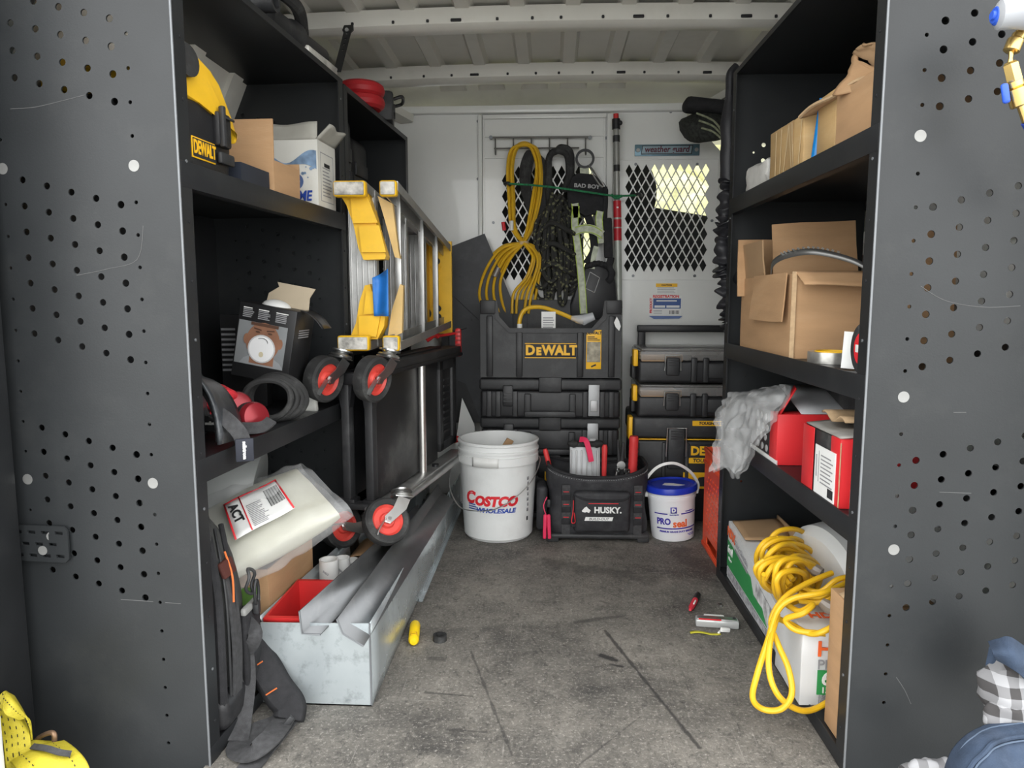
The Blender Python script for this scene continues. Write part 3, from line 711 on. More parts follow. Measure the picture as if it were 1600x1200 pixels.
rg = thing('work_glove_roll', 'rolled red knitted gloves between knee pad and hose coil', 'gloves', (lx(1.62) - .13, 1.60, ZM), (0, 0, .4))
RK = M('red_knit', (.50, .02, .03), .85, 0, .25, 70, .6, 260)
for k in range(3): B().sph((0, 0, .025 + k * .030), .045, (1.0, .8, .42), (0, .25, 0)).jit(.006, 30, k).mk('roll_layer', RK, rg)
hc = thing('black_cable_coil', 'coiled black rubber cable standing on edge beside the ear muffs', 'cable', (lx(1.72) - .075, 1.71, ZM), (0, 0, 0))
for k in range(4):
    pts = [(.012 * k + .008 * math.sin(a_ * 3 + k) - .02, (.010 * (k % 2)), .076 + (.062 + .004 * k) * math.sin(a_)) for a_ in [0]]
    pts = [((.056 + .0045 * k) * math.cos(a_) + .012 + .004 * k, -.016 + .012 * k + .008 * math.sin(a_ * 2 + k), .058 + (.046 + .003 * k) * math.sin(a_)) for a_ in [2 * PI * q / 36 for q in range(36)]]
    B().tube(pts, .0075, 8, True).mk('coil', RUB, hc)
cr_ = tag(B().box((0, 0, .018), (.07, .06, .035), (0, 0, .3), .008, 3).sub(1).jit(.012, 25, 3).mk('crumpled_wrapper', M('grey_wrapper', (.30, .30, .28), .4, .1, .4, 25), loc=(lx(1.90) - .055, 1.90, ZM)), 'crumpled grey wrapper at the far end of the left middle shelf', 'wrapper')

# ================================================================ LEFT SIDE: BOTTOM
# galvanised duct trough
GX0, GX1, GY0, GY1, GZ = -.628, -.386, 1.475, 3.06, .190
gd = thing('duct_trough', 'long open galvanised sheet metal duct lying on the floor', 'duct', ((GX0 + GX1) / 2, GY0, 0.001))
hw = (GX1 - GX0) / 2; ll = GY1 - GY0
tk = .0025
B().prism([(-hw, 0), (hw, 0), (hw, ll), (-hw + .105, ll)], tk, 'z', 0).mk('duct_bottom', GALV, gd)
B().prism([(-hw, 0), (hw, 0), (hw, GZ), (-hw - .012, GZ - .004), (-hw - .004, .10)], tk, 'y', 0).mk('duct_end', M('scuffed_galvanised', (.56, .615, .635), .26, .55, .10, 7, .03, 30, dirt=(.16, .18, .19), dirt_amt=.6, dirt_scale=24), gd)
def side(u, q): 
    y = ll * u; return (hw + .018 * math.sin(q * PI) * math.sin(u * PI), y, (GZ - .055 * u) * q)
B().grid(side, 24, 8).mk('duct_side', GALV, gd, solid=tk)
B().grid(lambda u, q: (-hw + .105 * u - .012 * q * (1 - u), ll * u, (GZ - .02 * u) * q), 12, 4).mk('duct_side', GALV, gd, solid=tk)
B().tube([(hw, 0.0, .004), (hw, 0, GZ)], .0022, 6).mk('raw_edge', EDGE, gd)
B().b2(hw + .004, hw + .006, .55, ll, .0, .012).mk('seam_lip', GALV, gd)
B().b2(hw + .002, hw + .016, .55, ll, .0, .002).mk('seam_lip', GALV, gd)
# red plastic bin standing in the duct
ri = thing('red_bin', 'open red plastic bin standing in the front of the duct', 'bin', (GX0 + .053, 1.60, .005))
bw, bd, bh = .046, .100, .186
def ring(s_, z): return [(-bw * s_, -bd * s_, z), (bw * s_, -bd * s_, z), (bw * s_, bd * s_, z), (-bw * s_, bd * s_, z)]
b = B(); rs = [[b.bm.verts.new(p) for p in ring(s_, z)] for s_, z in ((.78, 0), (1, bh), (1.10, bh), (1.10, bh - .014))]
for a_, c_ in zip(rs, rs[1:]):
    for k in range(4): b.bm.faces.new((a_[k], a_[(k + 1) % 4], c_[(k + 1) % 4], c_[k]))
b.bm.faces.new(rs[0]); b.mk('bin_shell', RED, ri, smooth=20, solid=.003)
# white caps/rolls and kraft scrap in the duct
for k, (px, py, yy, r_) in enumerate(((514, 885, 1.80, .025), (535, 882, 1.86, .020), (551, 884, 1.90, .015))):
    p = at(px, py, y=yy)
    o = thing('pipe_cap', ['wide white plastic fitting standing in the duct behind the red bin', 'white printed plastic fitting standing in the duct, middle one', 'small white fitting half hidden in the duct'][k], 'fitting', (p.x, yy, .006))
    hgt = p.z + .014
    B().lathe([(r_ * .95, 0), (r_, .004), (r_, hgt), (r_ * .85, hgt), (r_ * .85, hgt - .03), (0, hgt - .03)], n=28).mk('fitting_wall', WPL, o)
    for q in range(5):
        B().box((r_ * math.sin(q * .12 - .3) * 1.0, -r_ * math.cos(q * .12 - .3) - .0003, hgt - .025 - .002 * q), (.002, .0006, .006), (0, .3, q * .12 - .3)).mk('fitting_print', GREYINK, o)
p = at(575, 850, y=2.1)
tag(B().grid(lambda u, q: (p.x - .05 + .10 * u, 2.02 + .16 * q, p.z - .03 + .03 * u + .012 * math.sin(u * 5)), 10, 8).mk('kraft_scrap', CARD, solid=.003), 'torn brown kraft scrap lying inside the duct', 'scrap')
# two channel sections lying askew on the duct
def channel(label, A, Bp, prof):
    A = Vector(A); Bp = Vector(Bp); t = thing('metal_channel', label, 'metal channel', A)
    d = (Bp - A); ln = d.length; d.normalize(); xx = d.cross(Vector((0, 0, 1))).normalized(); zz = xx.cross(d)
    b = B(); n = len(prof)
    R0_ = [[b.bm.verts.new(xx * u + zz * v_ + d * s_) for u, v_ in prof] for s_ in (0, ln)]
    for k in range(n - 1): b.bm.faces.new((R0_[0][k], R0_[0][k + 1], R0_[1][k + 1], R0_[1][k]))
    b.mk('channel_section', M('mill_finish_channel', (.15, .155, .16), .40, .75, .12, 10, rvar=.08, dirt=(.25, .25, .25), dirt_amt=.4, dirt_scale=9), t, smooth=20, solid=.003)
    e = B().tube([xx * u + zz * v_ - d * .001 for u, v_ in prof], .0023, 6).mk('cut_edge', EDGE, t)
    return t
channel('grey metal channel with upturned flange on the duct, beside the red bin', at(472, 990, y=1.44), at(655, 812, y=2.25), [(-.004, .05), (0, 0), (.042, .002)])
channel('grey metal angle strip on the duct edge, nearest the aisle', at(536, 990, y=1.43), at(690, 770, y=2.50), [(-.012, .032), (0, 0), (.044, -.026)])
# yellow plastic plug and black ring on the floor
yp = thing('yellow_plug', 'yellow plastic cylinder plug lying on the floor against the duct', 'plug', (-.352, 1.80, .0145), (0, 0, R(8)))
B().lathe([(0, -.052), (.009, -.051), (.013, -.045), (.014, -.04), (.014, -.03), (.0135, -.029), (.0135, -.027), (.014, -.026), (.014, .04), (.013, .047), (.008, .051), (0, .052)], n=24).mk('plug_body', M('bright_yellow_plastic', (.85, .58, .01), .35), yp, rot=(-PI / 2, 0, 0))
B().lathe([(.006, 0), (.009, 0), (.009, .002), (.006, .002)], n=20, close=True).mk('plug_mark', YEL, yp, loc=(.0, -.03, .0125))
br = thing('black_ring', 'small black ribbed plastic ring on the floor', 'ring', (-.283, 1.79, 0))
B().lathe([(.011, 0), (.018, 0), (.018, .016), (.011, .016)], n=24, close=True).mk('ring_body', RUB, br)
for k in range(10): B().box((.0115 * math.cos(k * .628), .0115 * math.sin(k * .628), .008), (.003, .003, .016), (0, 0, k * .628)).mk('ring_tooth', RUB, br)

# ------------------------------------------------ folding platform cart on edge
ca = thing('platform_cart', 'folded black platform cart with red wheels standing on edge under the ladder', 'cart', (-.490, 1.965, .285), (0, 0, -.165))
CL = .80
B().b2(-.045, .020, 0, CL, .385, .425, .005).mk('top_rail', BLK2, ca)
B().b2(-.055, -.010, .05, CL - .15, .425, .432, .002).mk('rail_cap', BLK, ca)
B().b2(.020, .026, .0, CL, .388, .400, .002).mk('rail_bead', BLK, ca)
B().b2(-.025, .030, -.02, CL, -.004, .022, .004).mk('bottom_rail', ALU, ca)
B().tube([(.037, -.05, .006), (.037, CL - .02, .006)], .011, 12).mk('rail_tube', ALU, ca)
for x in (-.085, -.015):
    B().b2(x - .013, x + .013, 0, .035, .03, .385, .006).mk('upright', BLK2, ca)
    B().b2(x - .024, x + .024, -.004, .04, .012, .038, .005).mk('upright_foot', BLK, ca)
    B().prism([(x - .013, .30), (x + .013, .30), (x + .026, .385), (x - .026, .385)], .03, 'y', .002).mk('upright_head', BLK, ca)
B().b2(-.115, .0, -.01, .03, .365, .40, .008).mk('cross_bar', BLK, ca)
B().b2(-.12, .045, -.012, .028, .010, .028, .004).mk('foot_bar', BLK2, ca)
for x in (-.105, .03): B().cyl((x, .01, .032), .010, .014, n=14).mk('foot_bolt', BLK, ca)
B().b2(-.022, -.012, .04, CL - .20, .025, .385, .004).mk('deck_panel', M('scuffed_deck', (.020, .020, .021), .4, 0, .2, 6, dirt=(.16, .16, .15), dirt_amt=.45, dirt_scale=5), ca)
B().b2(-.105, -.095, .04, CL - .06, .025, .40, .004).mk('deck_panel', BLK, ca)
B().tube([(-.002, .41, .02), (-.002, .41, .39)], .0125, 16).mk('prop_tube', M('polished_tube', (.72, .71, .68), .28, .9, .05), ca)
B().cyl((.012, .50, .026), .012, .010, n=14).mk('rail_knob', BLK, ca)
hf = B(); 
for (y0, y1, z0, z1) in ((CL - .20, CL - .16, .05, .385), (CL - .05, CL, .05, .385), (CL - .20, CL, .05, .085), (CL - .20, CL, .345, .385)): hf.b2(-.025, .0, y0, y1, z0, z1, .006)
hfo = hf.mk('handle_frame', BLK2, ca)
B().b2(-.022, -.010, CL - .165, CL - .045, .08, .35).mk('handle_panel', BLK, hfo)
for k in range(9): B().b2(-.010, -.006, CL - .14, CL - .07, .11 + k * .024, .12 + k * .024, .001).mk('handle_rib', BLK2, hfo)
def caster(loc, rot):
    c = thing('caster', None, None, loc, rot); c.parent = ca
    for k_ in ('label', 'category'):
        if k_ in c: del c[k_]
    t = B().lathe([(.043, -.019), (.056, -.021), (.062, -.016), (.0635, 0), (.062, .016), (.056, .021), (.043, .019)], n=40, close=True).mk('tyre', RUB, c, rot=(0, PI / 2, 0))
    RH = M('caster_red', (.62, .06, .045), .45, 0, .1, 14, dirt=(.2, .05, .04), dirt_amt=.5, dirt_scale=16)
    B().lathe([(.010, -.016), (.018, -.016), (.022, -.009), (.036, -.009), (.043, -.015), (.043, .015), (.036, .009), (.022, .009), (.018, .016), (.010, .016)], n=36, close=True).mk('hub', RH, c, rot=(0, PI / 2, 0))
    B().cyl((0, 0, 0), .0055, .062, (0, PI / 2, 0), n=12).mk('axle', STEEL, c)
    for s_ in (-1, 1):
        B().cyl((s_ * .027, 0, 0), .010, .008, (0, PI / 2, 0), n=6).mk('axle_nut', STEEL, c)
        B().prism([(-.011, -.008), (.004, -.012), (.050, .030), (.062, .058), (.030, .068), (.012, .030), (-.010, .008)], .003, 'x', s_ * .0215 - .0015).mk('fork_leg', STEEL, c)
    B().box((0, .046, .068), (.046, .05, .004), (.0, 0, 0), .001).mk('fork_crown', STEEL, c)
    B().lathe([(.008, 0), (.028, 0), (.031, .004), (.028, .008), (.020, .008), (.018, .012), (.022, .016), (.030, .016), (.030, .020), (.008, .020)], n=32, close=True).mk('swivel_race', STEEL, c, loc=(0, .046, .070))
    B().tube([(.022, -.012, -.002), (.026, -.030, -.03), (.024, -.034, -.045)], 0, flat=(.012, .003)).mk('brake_arm', STEEL, c)
    return c
# wheel axis = local x; swivel towards local (0,+y,+z)
def crot(axis, up):
    x = Vector(axis).normalized(); z = Vector(up) - x * Vector(up).dot(x); z.normalize(); y = z.cross(x)
    return Matrix((x, y, z)).transposed().to_euler()
inv = Euler((0, 0, -.165)).to_matrix().inverted()
def cart_local(p): return inv @ (Vector(p) - Vector((-.490, 1.965, .285)))
for (px, py, yy, ax, up) in ((506, 592, 1.905, (.90, -.42, -.10), (.1, .25, .96)), (582, 592, 1.905, (.90, -.42, -.10), (.1, .25, .96)),
                             (603, 815, 1.86, (.50, -.68, .52), (-.05, .45, .9)), (533, 822, 2.0, (.75, -.6, .2), (.2, .9, .3))):
    caster(cart_local(at(px, py, y=yy)), crot(inv @ Vector(ax), inv @ Vector(up)))
# ------------------------------------------------ stepladder on its side
la = thing('stepladder', 'folded yellow and aluminium stepladder lying on its side', 'ladder', (-.45, 1.95, .745))
lo = Vector((-.45, 1.95, .745))
def LL(x, y, z): return Vector((x, y, z)) - lo
ZT0, ZB0, ZT1, ZB1, YF = 1.180, .768, 1.075, .797, 2.84
for (z0, z1, nm) in ((ZT0, ZT1, 'upper'), (ZB0, ZB1, 'lower')):
    dr = 1 if nm == 'upper' else -1
    # rear (aisle side) rail: channel
    b = B(); x0, x1 = -.440, -.408
    b.tube([LL(-.440, 1.96, z0), LL(-.418, YF, z1)], 0, flat=(.004, .040), up=(0, 0, 1)); b.mk('rear_rail', ALU, la)
    B().tube([LL(-.425, 1.96, z0 + dr * .019), LL(-.405, YF, z1 + dr * .019)], 0, flat=(.032, .003), up=(0, 0, 1)).mk('rear_rail', ALU, la)
    B().tube([LL(-.409, 1.96, z0 + dr * .008), LL(-.389, YF, z1 + dr * .008)], 0, flat=(.003, .024), up=(0, 0, 1)).mk('rear_rail', ALU, la)
    # front (step side) rail: deep channel
    B().tube([LL(-.535, 1.96, z0 + dr * .019), LL(-.480, YF, z1 + dr * .019)], 0, flat=(.080, .003), up=(0, 0, 1)).mk('front_rail', ALU, la)
    for xo in (-.574, -.496):
        B().tube([LL(xo, 1.96, z0 + dr * .008), LL(xo + .055, YF, z1 + dr * .008)], 0, flat=(.003, .024), up=(0, 0, 1)).mk('front_rail', ALU, la)
    # feet
    FT = M('worn_white_rubber', (.48, .46, .42), .8, 0, .4, 40, .3, 120, dirt=(.10, .10, .09), dirt_amt=.9, dirt_scale=26)
    for (xc, w2) in ((-.536, .088), (-.432, .047)):
        ft = B().box(LL(xc, 1.958, z0), (w2, .030, .042), (0, 0, 0), .007, 3).mk('foot', YEL, la)
        B().box(LL(xc, 1.943, z0), (w2 - .008, .008, .034), (0, 0, 0), .003).mk('foot_pad', FT, ft)
# yellow step shoes (outlines taken at their own depth)
def yprism(pp, yy, dep, nm, mat, par, rel=None, bev=.0):
    poly = [(at(px, py, y=yy).x, at(px, py, y=yy).z) for px, py in pp]
    b = B().prism([(u - lo.x, v_ - lo.z) for u, v_ in poly], dep, 'y', yy - lo.y)
    return b.mk(nm, mat, par)
s1 = yprism([(529, 300), (575, 300), (583, 330), (592, 365), (603, 400), (601, 405), (568, 406), (560, 388), (552, 350), (541, 320)], 1.995, .05, 'step_shoe', YEL, la)
yprism([(547, 305), (573, 304), (590, 348), (551, 349)], 1.985, .012, 'shoe_panel', YEL, s1)
yprism([(560, 354), (592, 352), (603, 394), (565, 394)], 1.985, .012, 'shoe_panel', YEL, s1)
s2 = yprism([(546, 530), (556, 505), (562, 470), (570, 446), (578, 444), (584, 465), (590, 492), (602, 490), (600, 510), (590, 530)], 1.995, .05, 'step_shoe', YEL, la)
yprism([(560, 494), (594, 493), (588, 526), (561, 526)], 1.985, .012, 'shoe_panel', YEL, s2)
yprism([(572, 455), (586, 456), (590, 490), (568, 491)], 1.985, .012, 'shoe_panel', YEL, s2)
for pp in ([(590, 306), (613, 318), (622, 388), (625, 404), (617, 402), (603, 350)], [(606, 524), (612, 485), (625, 444), (630, 446), (628, 520), (616, 526)]):
    yprism(pp, 2.02, .02, 'gusset', M('faded_yellow', (.62, .42, .16), .5, 0, .15, 10, dirt=(.4, .3, .18), dirt_amt=.5, dirt_scale=9), la)
# steps and rear braces
for k, yy in enumerate((2.03, 2.36, 2.62)):
    f = (yy - 1.96) / (YF - 1.96)
    zt_, zb_ = ZT0 + (ZT1 - ZT0) * f + .015, ZB0 + (ZB1 - ZB0) * f - .015; xc = -.530 + .055 * f
    st_ = B().b2(xc - .038 - lo.x, xc + .038 - lo.x, yy - lo.y, yy + .004 - lo.y, zb_ - lo.z, zt_ - lo.z).mk('step', ALU, la)
    for q in range(5): B().b2(xc - .034 + q * .016 - lo.x, xc - .030 + q * .016 - lo.x, yy - .003 - lo.y, yy - lo.y, zb_ - lo.z, zt_ - lo.z, .001).mk('step_tread', ALU, st_)
    B().b2(xc + .036 - lo.x, xc + .039 - lo.x, yy - lo.y, yy + .028 - lo.y, zb_ - lo.z, zt_ - lo.z).mk('step_flange', ALU, st_)
    if k < 3:
        yb = yy + .04; xr_ = -.436 + .02 * f
        B().b2(xr_ - .010 - lo.x, xr_ + .010 - lo.x, yb - lo.y, yb + .014 - lo.y, zb_ - lo.z, zt_ - lo.z, .003).mk('rear_brace', ALU, la)
# blue tape
tp = B().grid(lambda u, q: Vector((at(582 + 26 * u, 428 + 0 * q, y=1.972).x, 1.968 + .012 * math.sin(u * 4 + q), at(590, 434 + 60 * q - 14 * u * (1 - q) + 8 * (1 - u) * (1 - abs(2 * q - 1)), y=1.972).z)) - lo, 8, 8).mk('blue_tape', M('blue_tape', (.02, .16, .50), .45, 0, .15, 20), la, solid=.001)
# top cap
cap = B().prism([(YF - 1.95 - .10, ZB1 - .745 - .03), (YF - 1.95 - .10, ZT1 - .745 + .02), (YF - 1.95 + .05, ZT1 - .745 + .035), (YF - 1.95 + .03, .20), (YF - 1.95 + .05, ZB1 - .745 - .045)], .012, 'x', -.035).mk('top_cap', YEL, la)
cap2 = B().prism([(-.52 - lo.x, ZB1 - lo.z - .045), (-.385 - lo.x, ZB1 - lo.z - .045), (-.385 - lo.x, ZT1 - lo.z + .035), (-.52 - lo.x, ZT1 - lo.z + .03)], .02, 'y', YF - lo.y).mk('top_cap', YEL, la)
for (px, py, r_) in ((682, 408, .013), (684, 482, .013), (684, 495, .013), (664, 490, .024), (662, 400, .018)):
    p = at(px, py, y=YF - .01); B().cyl(LL(p.x, YF - .003, p.z), r_, .008, (PI / 2, 0, 0), n=18).mk('cap_hole', INK, cap2)
for s_ in (-1, 1):
    p = at(676, 448, y=YF - .005)
    pts = [LL(p.x + .012 + s_ * .030 - s_ * .028 * math.cos(a_), YF - .004, p.z + .085 * math.sin(a_)) for a_ in [(-1 + q / 8) * 1.25 for q in range(17)]]
    B().tube(pts, .003, 6).mk('cap_rib', YEL, cap2)
# yellow stuff behind the top rail
yb_ = thing('yellow_tool_case', 'yellow plastic tool case wedged behind the upper ladder rail', 'case', (lx(2.4) - .02, 2.30, 1.1505), (0, 0, LA))
B().box((-.03, .12, .045), (.05, .26, .085), (0, 0, 0), .008).mk('case_body', YEL, yb_)
B().box((-.03, .0, .075), (.02, .05, .06), (0, 0, 0), .008).mk('case_clip', BLK2, yb_)
yb2 = tag(B().box((0, 0, .11), (.06, .16, .22), (0, 0, 0), .01).mk('yellow_toolbox', YEL, loc=(lx(2.2) - .05, 2.22, .751), rot=(0, 0, LA)), 'yellow toolbox on the far bay shelf, glimpsed behind the lower ladder shoe', 'toolbox')
# red clamp at far end of the cart
rc = thing('bar_clamp', 'red bar clamp hooked over the far end of the cart', 'clamp', at(716, 535, y=2.78))
B().box((0, 0, 0), (.024, .02, .11), (0, 0, 0), .008).mk('clamp_pad', RED, rc)
for k in range(6): B().b2(-.010, .010, -.012, -.010, -.042 + k * .016, -.036 + k * .016).mk('pad_groove', M('dark_red', (.25, .01, .01), .5), rc)
B().tube([(-.012, .0, .035), (-.06, -.10, .03), (-.10, -.26, .028)], .0055, 8).mk('clamp_bar', RED, rc)
B().tube(smooth_path([(-.06, -.12, .03), (-.075, -.15, .045), (-.07, -.19, .035), (-.09, -.2, .02)], 5), .010, 8).mk('clamp_trigger', RED, rc)
B().tube([(-.02, .0, .045), (.03, .02, .055)], .004, 8).mk('clamp_pin', BLK, rc)
rc2 = thing('clamp_knob', 'small red clamp knob by the lower far end of the cart', 'clamp', at(710, 686, y=2.80))
B().lathe([(0, -.02), (.012, -.018), (.016, 0), (.012, .018), (0, .02)], n=16).mk('knob', RED, rc2, rot=(0, PI / 2, 0))
B().cyl((-.03, .0, 0), .005, .04, (0, PI / 2, 0), n=10).mk('knob_stem', STEEL, rc2)
# dark board leaning on the bulkhead
yy = 3.10
poly = [(at(px, py, y=yy).x, at(px, py, y=yy).z) for px, py in ((697, 388), (757, 365), (800, 470), (805, 640), (752, 660), (728, 600), (704, 590))]
bd_ = thing('plastic_board', 'dark grey plastic board leaning against the white bulkhead beside the ladder', 'board', (0, 0, 0))
B().prism(poly, .012, 'y', yy).mk('board_sheet', M('dark_board', (.040, .042, .046), .55, 0, .12, 8, dirt=(.09, .09, .1), dirt_amt=.4, dirt_scale=14), bd_)
b = B().prism([(at(px, py, y=3.12).x, at(px, py, y=3.12).z) for px, py in ((690, 395), (745, 400), (770, 660), (690, 660))], .01, 'y', 3.115)
b.mk('board_sheet', BLK2, bd_)
for (px, py) in ((719, 432), (737, 424), (737, 500), (748, 575)):
    p = at(px, py, y=yy); B().cyl((p.x, yy - .001, p.z), .003, .003, (PI / 2, 0, 0), n=10).mk('board_hole', INK, bd_)
p, q = at(700, 455, y=yy), at(748, 500, y=yy)
B().tube([(p.x, yy - .0005, p.z), (q.x, yy - .0005, q.z)], .0012, 5).mk('board_scratch', INK, bd_)
lp = tag(B().prism([(at(px, py, y=3.05).x, max(.0, at(px, py, y=3.05).z)) for px, py in ((722, 622), (742, 665), (742, 900), (700, 900))], .006, 'y', 3.05).mk('bulkhead_glimpse', WHITE), 'white sheet standing for the bulkhead behind the cart, beside the bucket', 'sheet')  # added sheet, stands for the white bulkhead glimpsed here

# ------------------------------------------------ bagged insulation, boxes, backpack
kb = carton('cardboard_box', 'brown box with green print under the plastic bag on the left', (lx(1.66) - .135, 1.70, .0325), LA, .24, .26, .24)
B().prism([(-.02, .12), (.06, .10), (.10, .15), (.10, .2), (.02, .19)], .0008, 'y', -.1322).mk('green_print', M('green_print', (.12, .25, .05), .7, 0, .3, 20), kb)
gr = thing('grey_jug', 'pale grey ribbed plastic jug lying behind the bag on the left bottom shelf', 'jug', (lx(1.70) - .25, 1.74, .285), (0, 0, .2))
B().lathe([(0, -.13), (.10, -.13), (.125, -.11), (.128, -.06), (.120, -.055), (.128, -.05), (.128, .01), (.120, .015), (.128, .02), (.128, .09), (.11, .13), (0, .13)], n=40).mk('jug_body', M('grey_poly', (.24, .25, .245), .35, 0, .1, 8), gr, loc=(0, 0, .128), rot=(0, PI / 2 + .15, 0))
bA, bB, bC, bD = at(338, 925, y=1.46), at(545, 805, y=1.60), at(468, 728, y=1.80), at(312, 800, y=1.62)
nb = (bB - bA).cross(bD - bA).normalized()
if nb.z < 0: nb = -nb
def slab(off, bul, sd, am):
    def f(u, q):
        a_ = 2 * PI * u; r_ = 1.0
        s_ = math.cos(a_); t_ = math.sin(a_)
        # rounded square cross-section around the slab, q along the length
        e = 4
        w_ = (abs(s_) ** e + abs(t_) ** e) ** (-1 / e)
        v_ = .5 + .5 * s_ * w_ * off; h_ = t_ * w_ * bul * (math.sin(PI * min(1, max(0, .04 + .92 * q))) ** .35)
        qq = .5 + (q - .5) * off
        base = bA * (1 - qq) * (1 - v_) + bB * qq * (1 - v_) + bC * qq * v_ + bD * (1 - qq) * v_
        p = base + nb * (h_)
        nz_ = noise.noise(p * 9 + Vector((sd, 0, 0))) * am + noise.noise(p * 24 + Vector((0, sd, 0))) * am * .5
        return p + nb * nz_
    return f
bg_ = thing('insulation_bag', 'clear plastic bag of cream insulation with printed ACT label', 'bag', (bA + bB + bC + bD) / 4)
org = bg_.location.copy()
def rel(f): return lambda u, q: f(u, q) - org
B().grid(rel(slab(.90, .042, 1, .008)), 40, 24, cu=True).mk('insulation', M('cream_wool', (.50, .49, .40), .9, 0, .06, 7, .3, 60), bg_)
B().grid(rel(slab(1.05, .056, 5, .026)), 56, 34, cu=True).mk('film', FILM, bg_)
def lblf(u, q):
    uu, vv = .25 + .46 * u, .20 + .48 * q
    base = bA * (1 - uu) * (1 - vv) + bB * uu * (1 - vv) + bC * uu * vv + bD * (1 - uu) * vv
    return base + nb * (.067 + .002 * math.sin(u * 6)) - org
B().grid(lblf, 8, 8).mk('label', PAPER, bg_, solid=.0008)
def strip(u0, u1, v0, v1, nm, mat, h=.0685):
    def f(u, q):
        uu, vv = .25 + .46 * (u0 + (u1 - u0) * u), .20 + .48 * (v0 + (v1 - v0) * q)
        return bA * (1 - uu) * (1 - vv) + bB * uu * (1 - vv) + bC * uu * vv + bD * (1 - uu) * vv + nb * h - org + nb * .002 * math.sin((u0 + (u1 - u0) * u) * 6)
    B().grid(f, 6, 3).mk(nm, mat, bg_, solid=.0006)
for a_ in ((0, .03, 0, 1), (.28, .30, 0, 1), (.97, 1, 0, 1), (0, 1, .97, 1)): strip(*a_, 'label_rule', REDINK)
for k in range(14): strip(.34, .34 + .3 * random.uniform(.6, 1), .06 + k * .045, .075 + k * .045, 'label_print', GREYINK)
for k in range(16): strip(.70 + k * .016, .705 + k * .016 + .006 * (k % 3 == 0), .35, .85, 'label_barcode', INK)
ux = (bB - bA).normalized(); 
lt_ = text('label_text', 'ACT', .028, INK, bg_, (0, 0, 0), (0, 0, 0), .001)
vx = (bD - bA); vx = (vx - ux * vx.dot(ux)).normalized()
lt_.matrix_world = Matrix((vx * -1, ux, nb)).transposed().to_4x4() if False else Matrix((-vx, ux, nb)).transposed().to_4x4()
uu, vv = .25 + .46 * .15, .20 + .48 * .60
lt_.location = bA * (1 - uu) * (1 - vv) + bB * uu * (1 - vv) + bC * uu * vv + bD * (1 - uu) * vv + nb * .0715 - org
# tool backpack
bk_ = thing('tool_backpack', 'grey and black tool backpack at the left shelf foot, straps trailing on the floor', 'backpack', (lx(1.40) - .122, 1.392, .032), (0, 0, 0))
bo_ = bk_.location.copy()
def bp(u, q):
    a_ = 2 * PI * u; e = 3.2; c_, s_ = math.cos(a_), math.sin(a_); w_ = (abs(c_) ** e + abs(s_) ** e) ** (-1 / e)
    tp_ = (1 - max(0, q - .55) ** 2 * 2.6) * (1 - .08 * (1 - q))
    return (c_ * w_ * .118 * tp_, s_ * w_ * .085 * tp_ + .01 * q, .40 * q)
bm_ = B().grid(bp, 40, 22, cu=True); bm_.bm.faces.new([v_ for v_ in bm_.bm.verts if abs(v_.co.z - .40) < 1e-5]) ; bm_.bm.faces.new([v_ for v_ in bm_.bm.verts if abs(v_.co.z) < 1e-5])
bm_.jit(.008, 14, 2).mk('pack_body', M('grey_canvas', (.045, .046, .044), .85, 0, .2, 9, .3, 300, dirt=(.04, .04, .04), dirt_amt=.6, dirt_scale=8), bk_)
B().box((.02, 0, .035), (.215, .172, .07), (0, 0, 0), .02, 3).mk('pack_base', BLK, bk_)
def side_arc(dx, x, w0, nm, mat, r_=.006):
    pts = smooth_path([(x, -.07 + dx, .03), (x + .004, -.075 + dx, .15), (x - .002, -.065 + dx, .26), (x - .025, -.035 + dx, .34), (x - .05, 0 + dx, .385)], 8)
    B().tube(pts, r_, 8).mk(nm, mat, bk_)
side_arc(0, .112, 0, 'zip_piping', FAB, .010); side_arc(.022, .119, 0, 'zip_teeth', BLK2, .003); side_arc(.05, .119, 0, 'zip_piping', FAB, .006)
B().tube(smooth_path([(.125, -.03, .06), (.128, -.028, .16), (.118, -.02, .26), (.09, 0, .33)], 8), 0, flat=(.034, .006), up=(1, 0, 0)).mk('side_webbing', FABG, bk_)
B().box((.128, .04, .13), (.016, .075, .16), (0, 0, 0), .007).mk('side_pocket', FAB, bk_)
B().box((.131, .038, .215), (.012, .08, .016), (0, 0, 0), .004).mk('pocket_hem', M('light_grey_hem', (.25, .25, .24), .9, 0, .1, 60, .3, 400), bk_)
B().box((.106, -.01, .315), (.012, .05, .035), (0, -.35, 0), .005).mk('side_patch', M('rust_patch', (.07, .018, .013), .8), bk_)
B().tube(smooth_path([(.125, -.028, .25), (.118, -.014, .30), (.098, 0, .345)], 5), .0022, 6).mk('orange_piping', M('orange_thread', (.65, .16, .04), .7), bk_)
B().tube(smooth_path([(.07, -.05, .355), (.085, -.055, .40), (.06, -.02, .43), (.02, .02, .43), (-.02, .05, .39)], 8), .014, 10).mk('carry_handle', RUB, bk_)
sr = B().tube([(.140 + .004 * math.sin(3 * a_), .02 + .016 * math.cos(a_), .275 + .026 * math.sin(a_)) for a_ in [2 * PI * k / 20 for k in range(20)]], .0035, 8, True).mk('d_ring', BLK2, bk_)
B().tube([(.146, .035 + .010 * math.cos(a_), .245 + .026 * math.sin(a_)) for a_ in [2 * PI * k / 18 for k in range(18)]], .0035, 8, True).mk('snap_hook', BLK2, bk_)
B().box((.144, .037, .212), (.014, .016, .03), (0, 0, 0), .005).mk('hook_swivel', BLK2, bk_)
def W(px, py, y=None, z=None): return at(px, py, y=y, z=z) - bo_
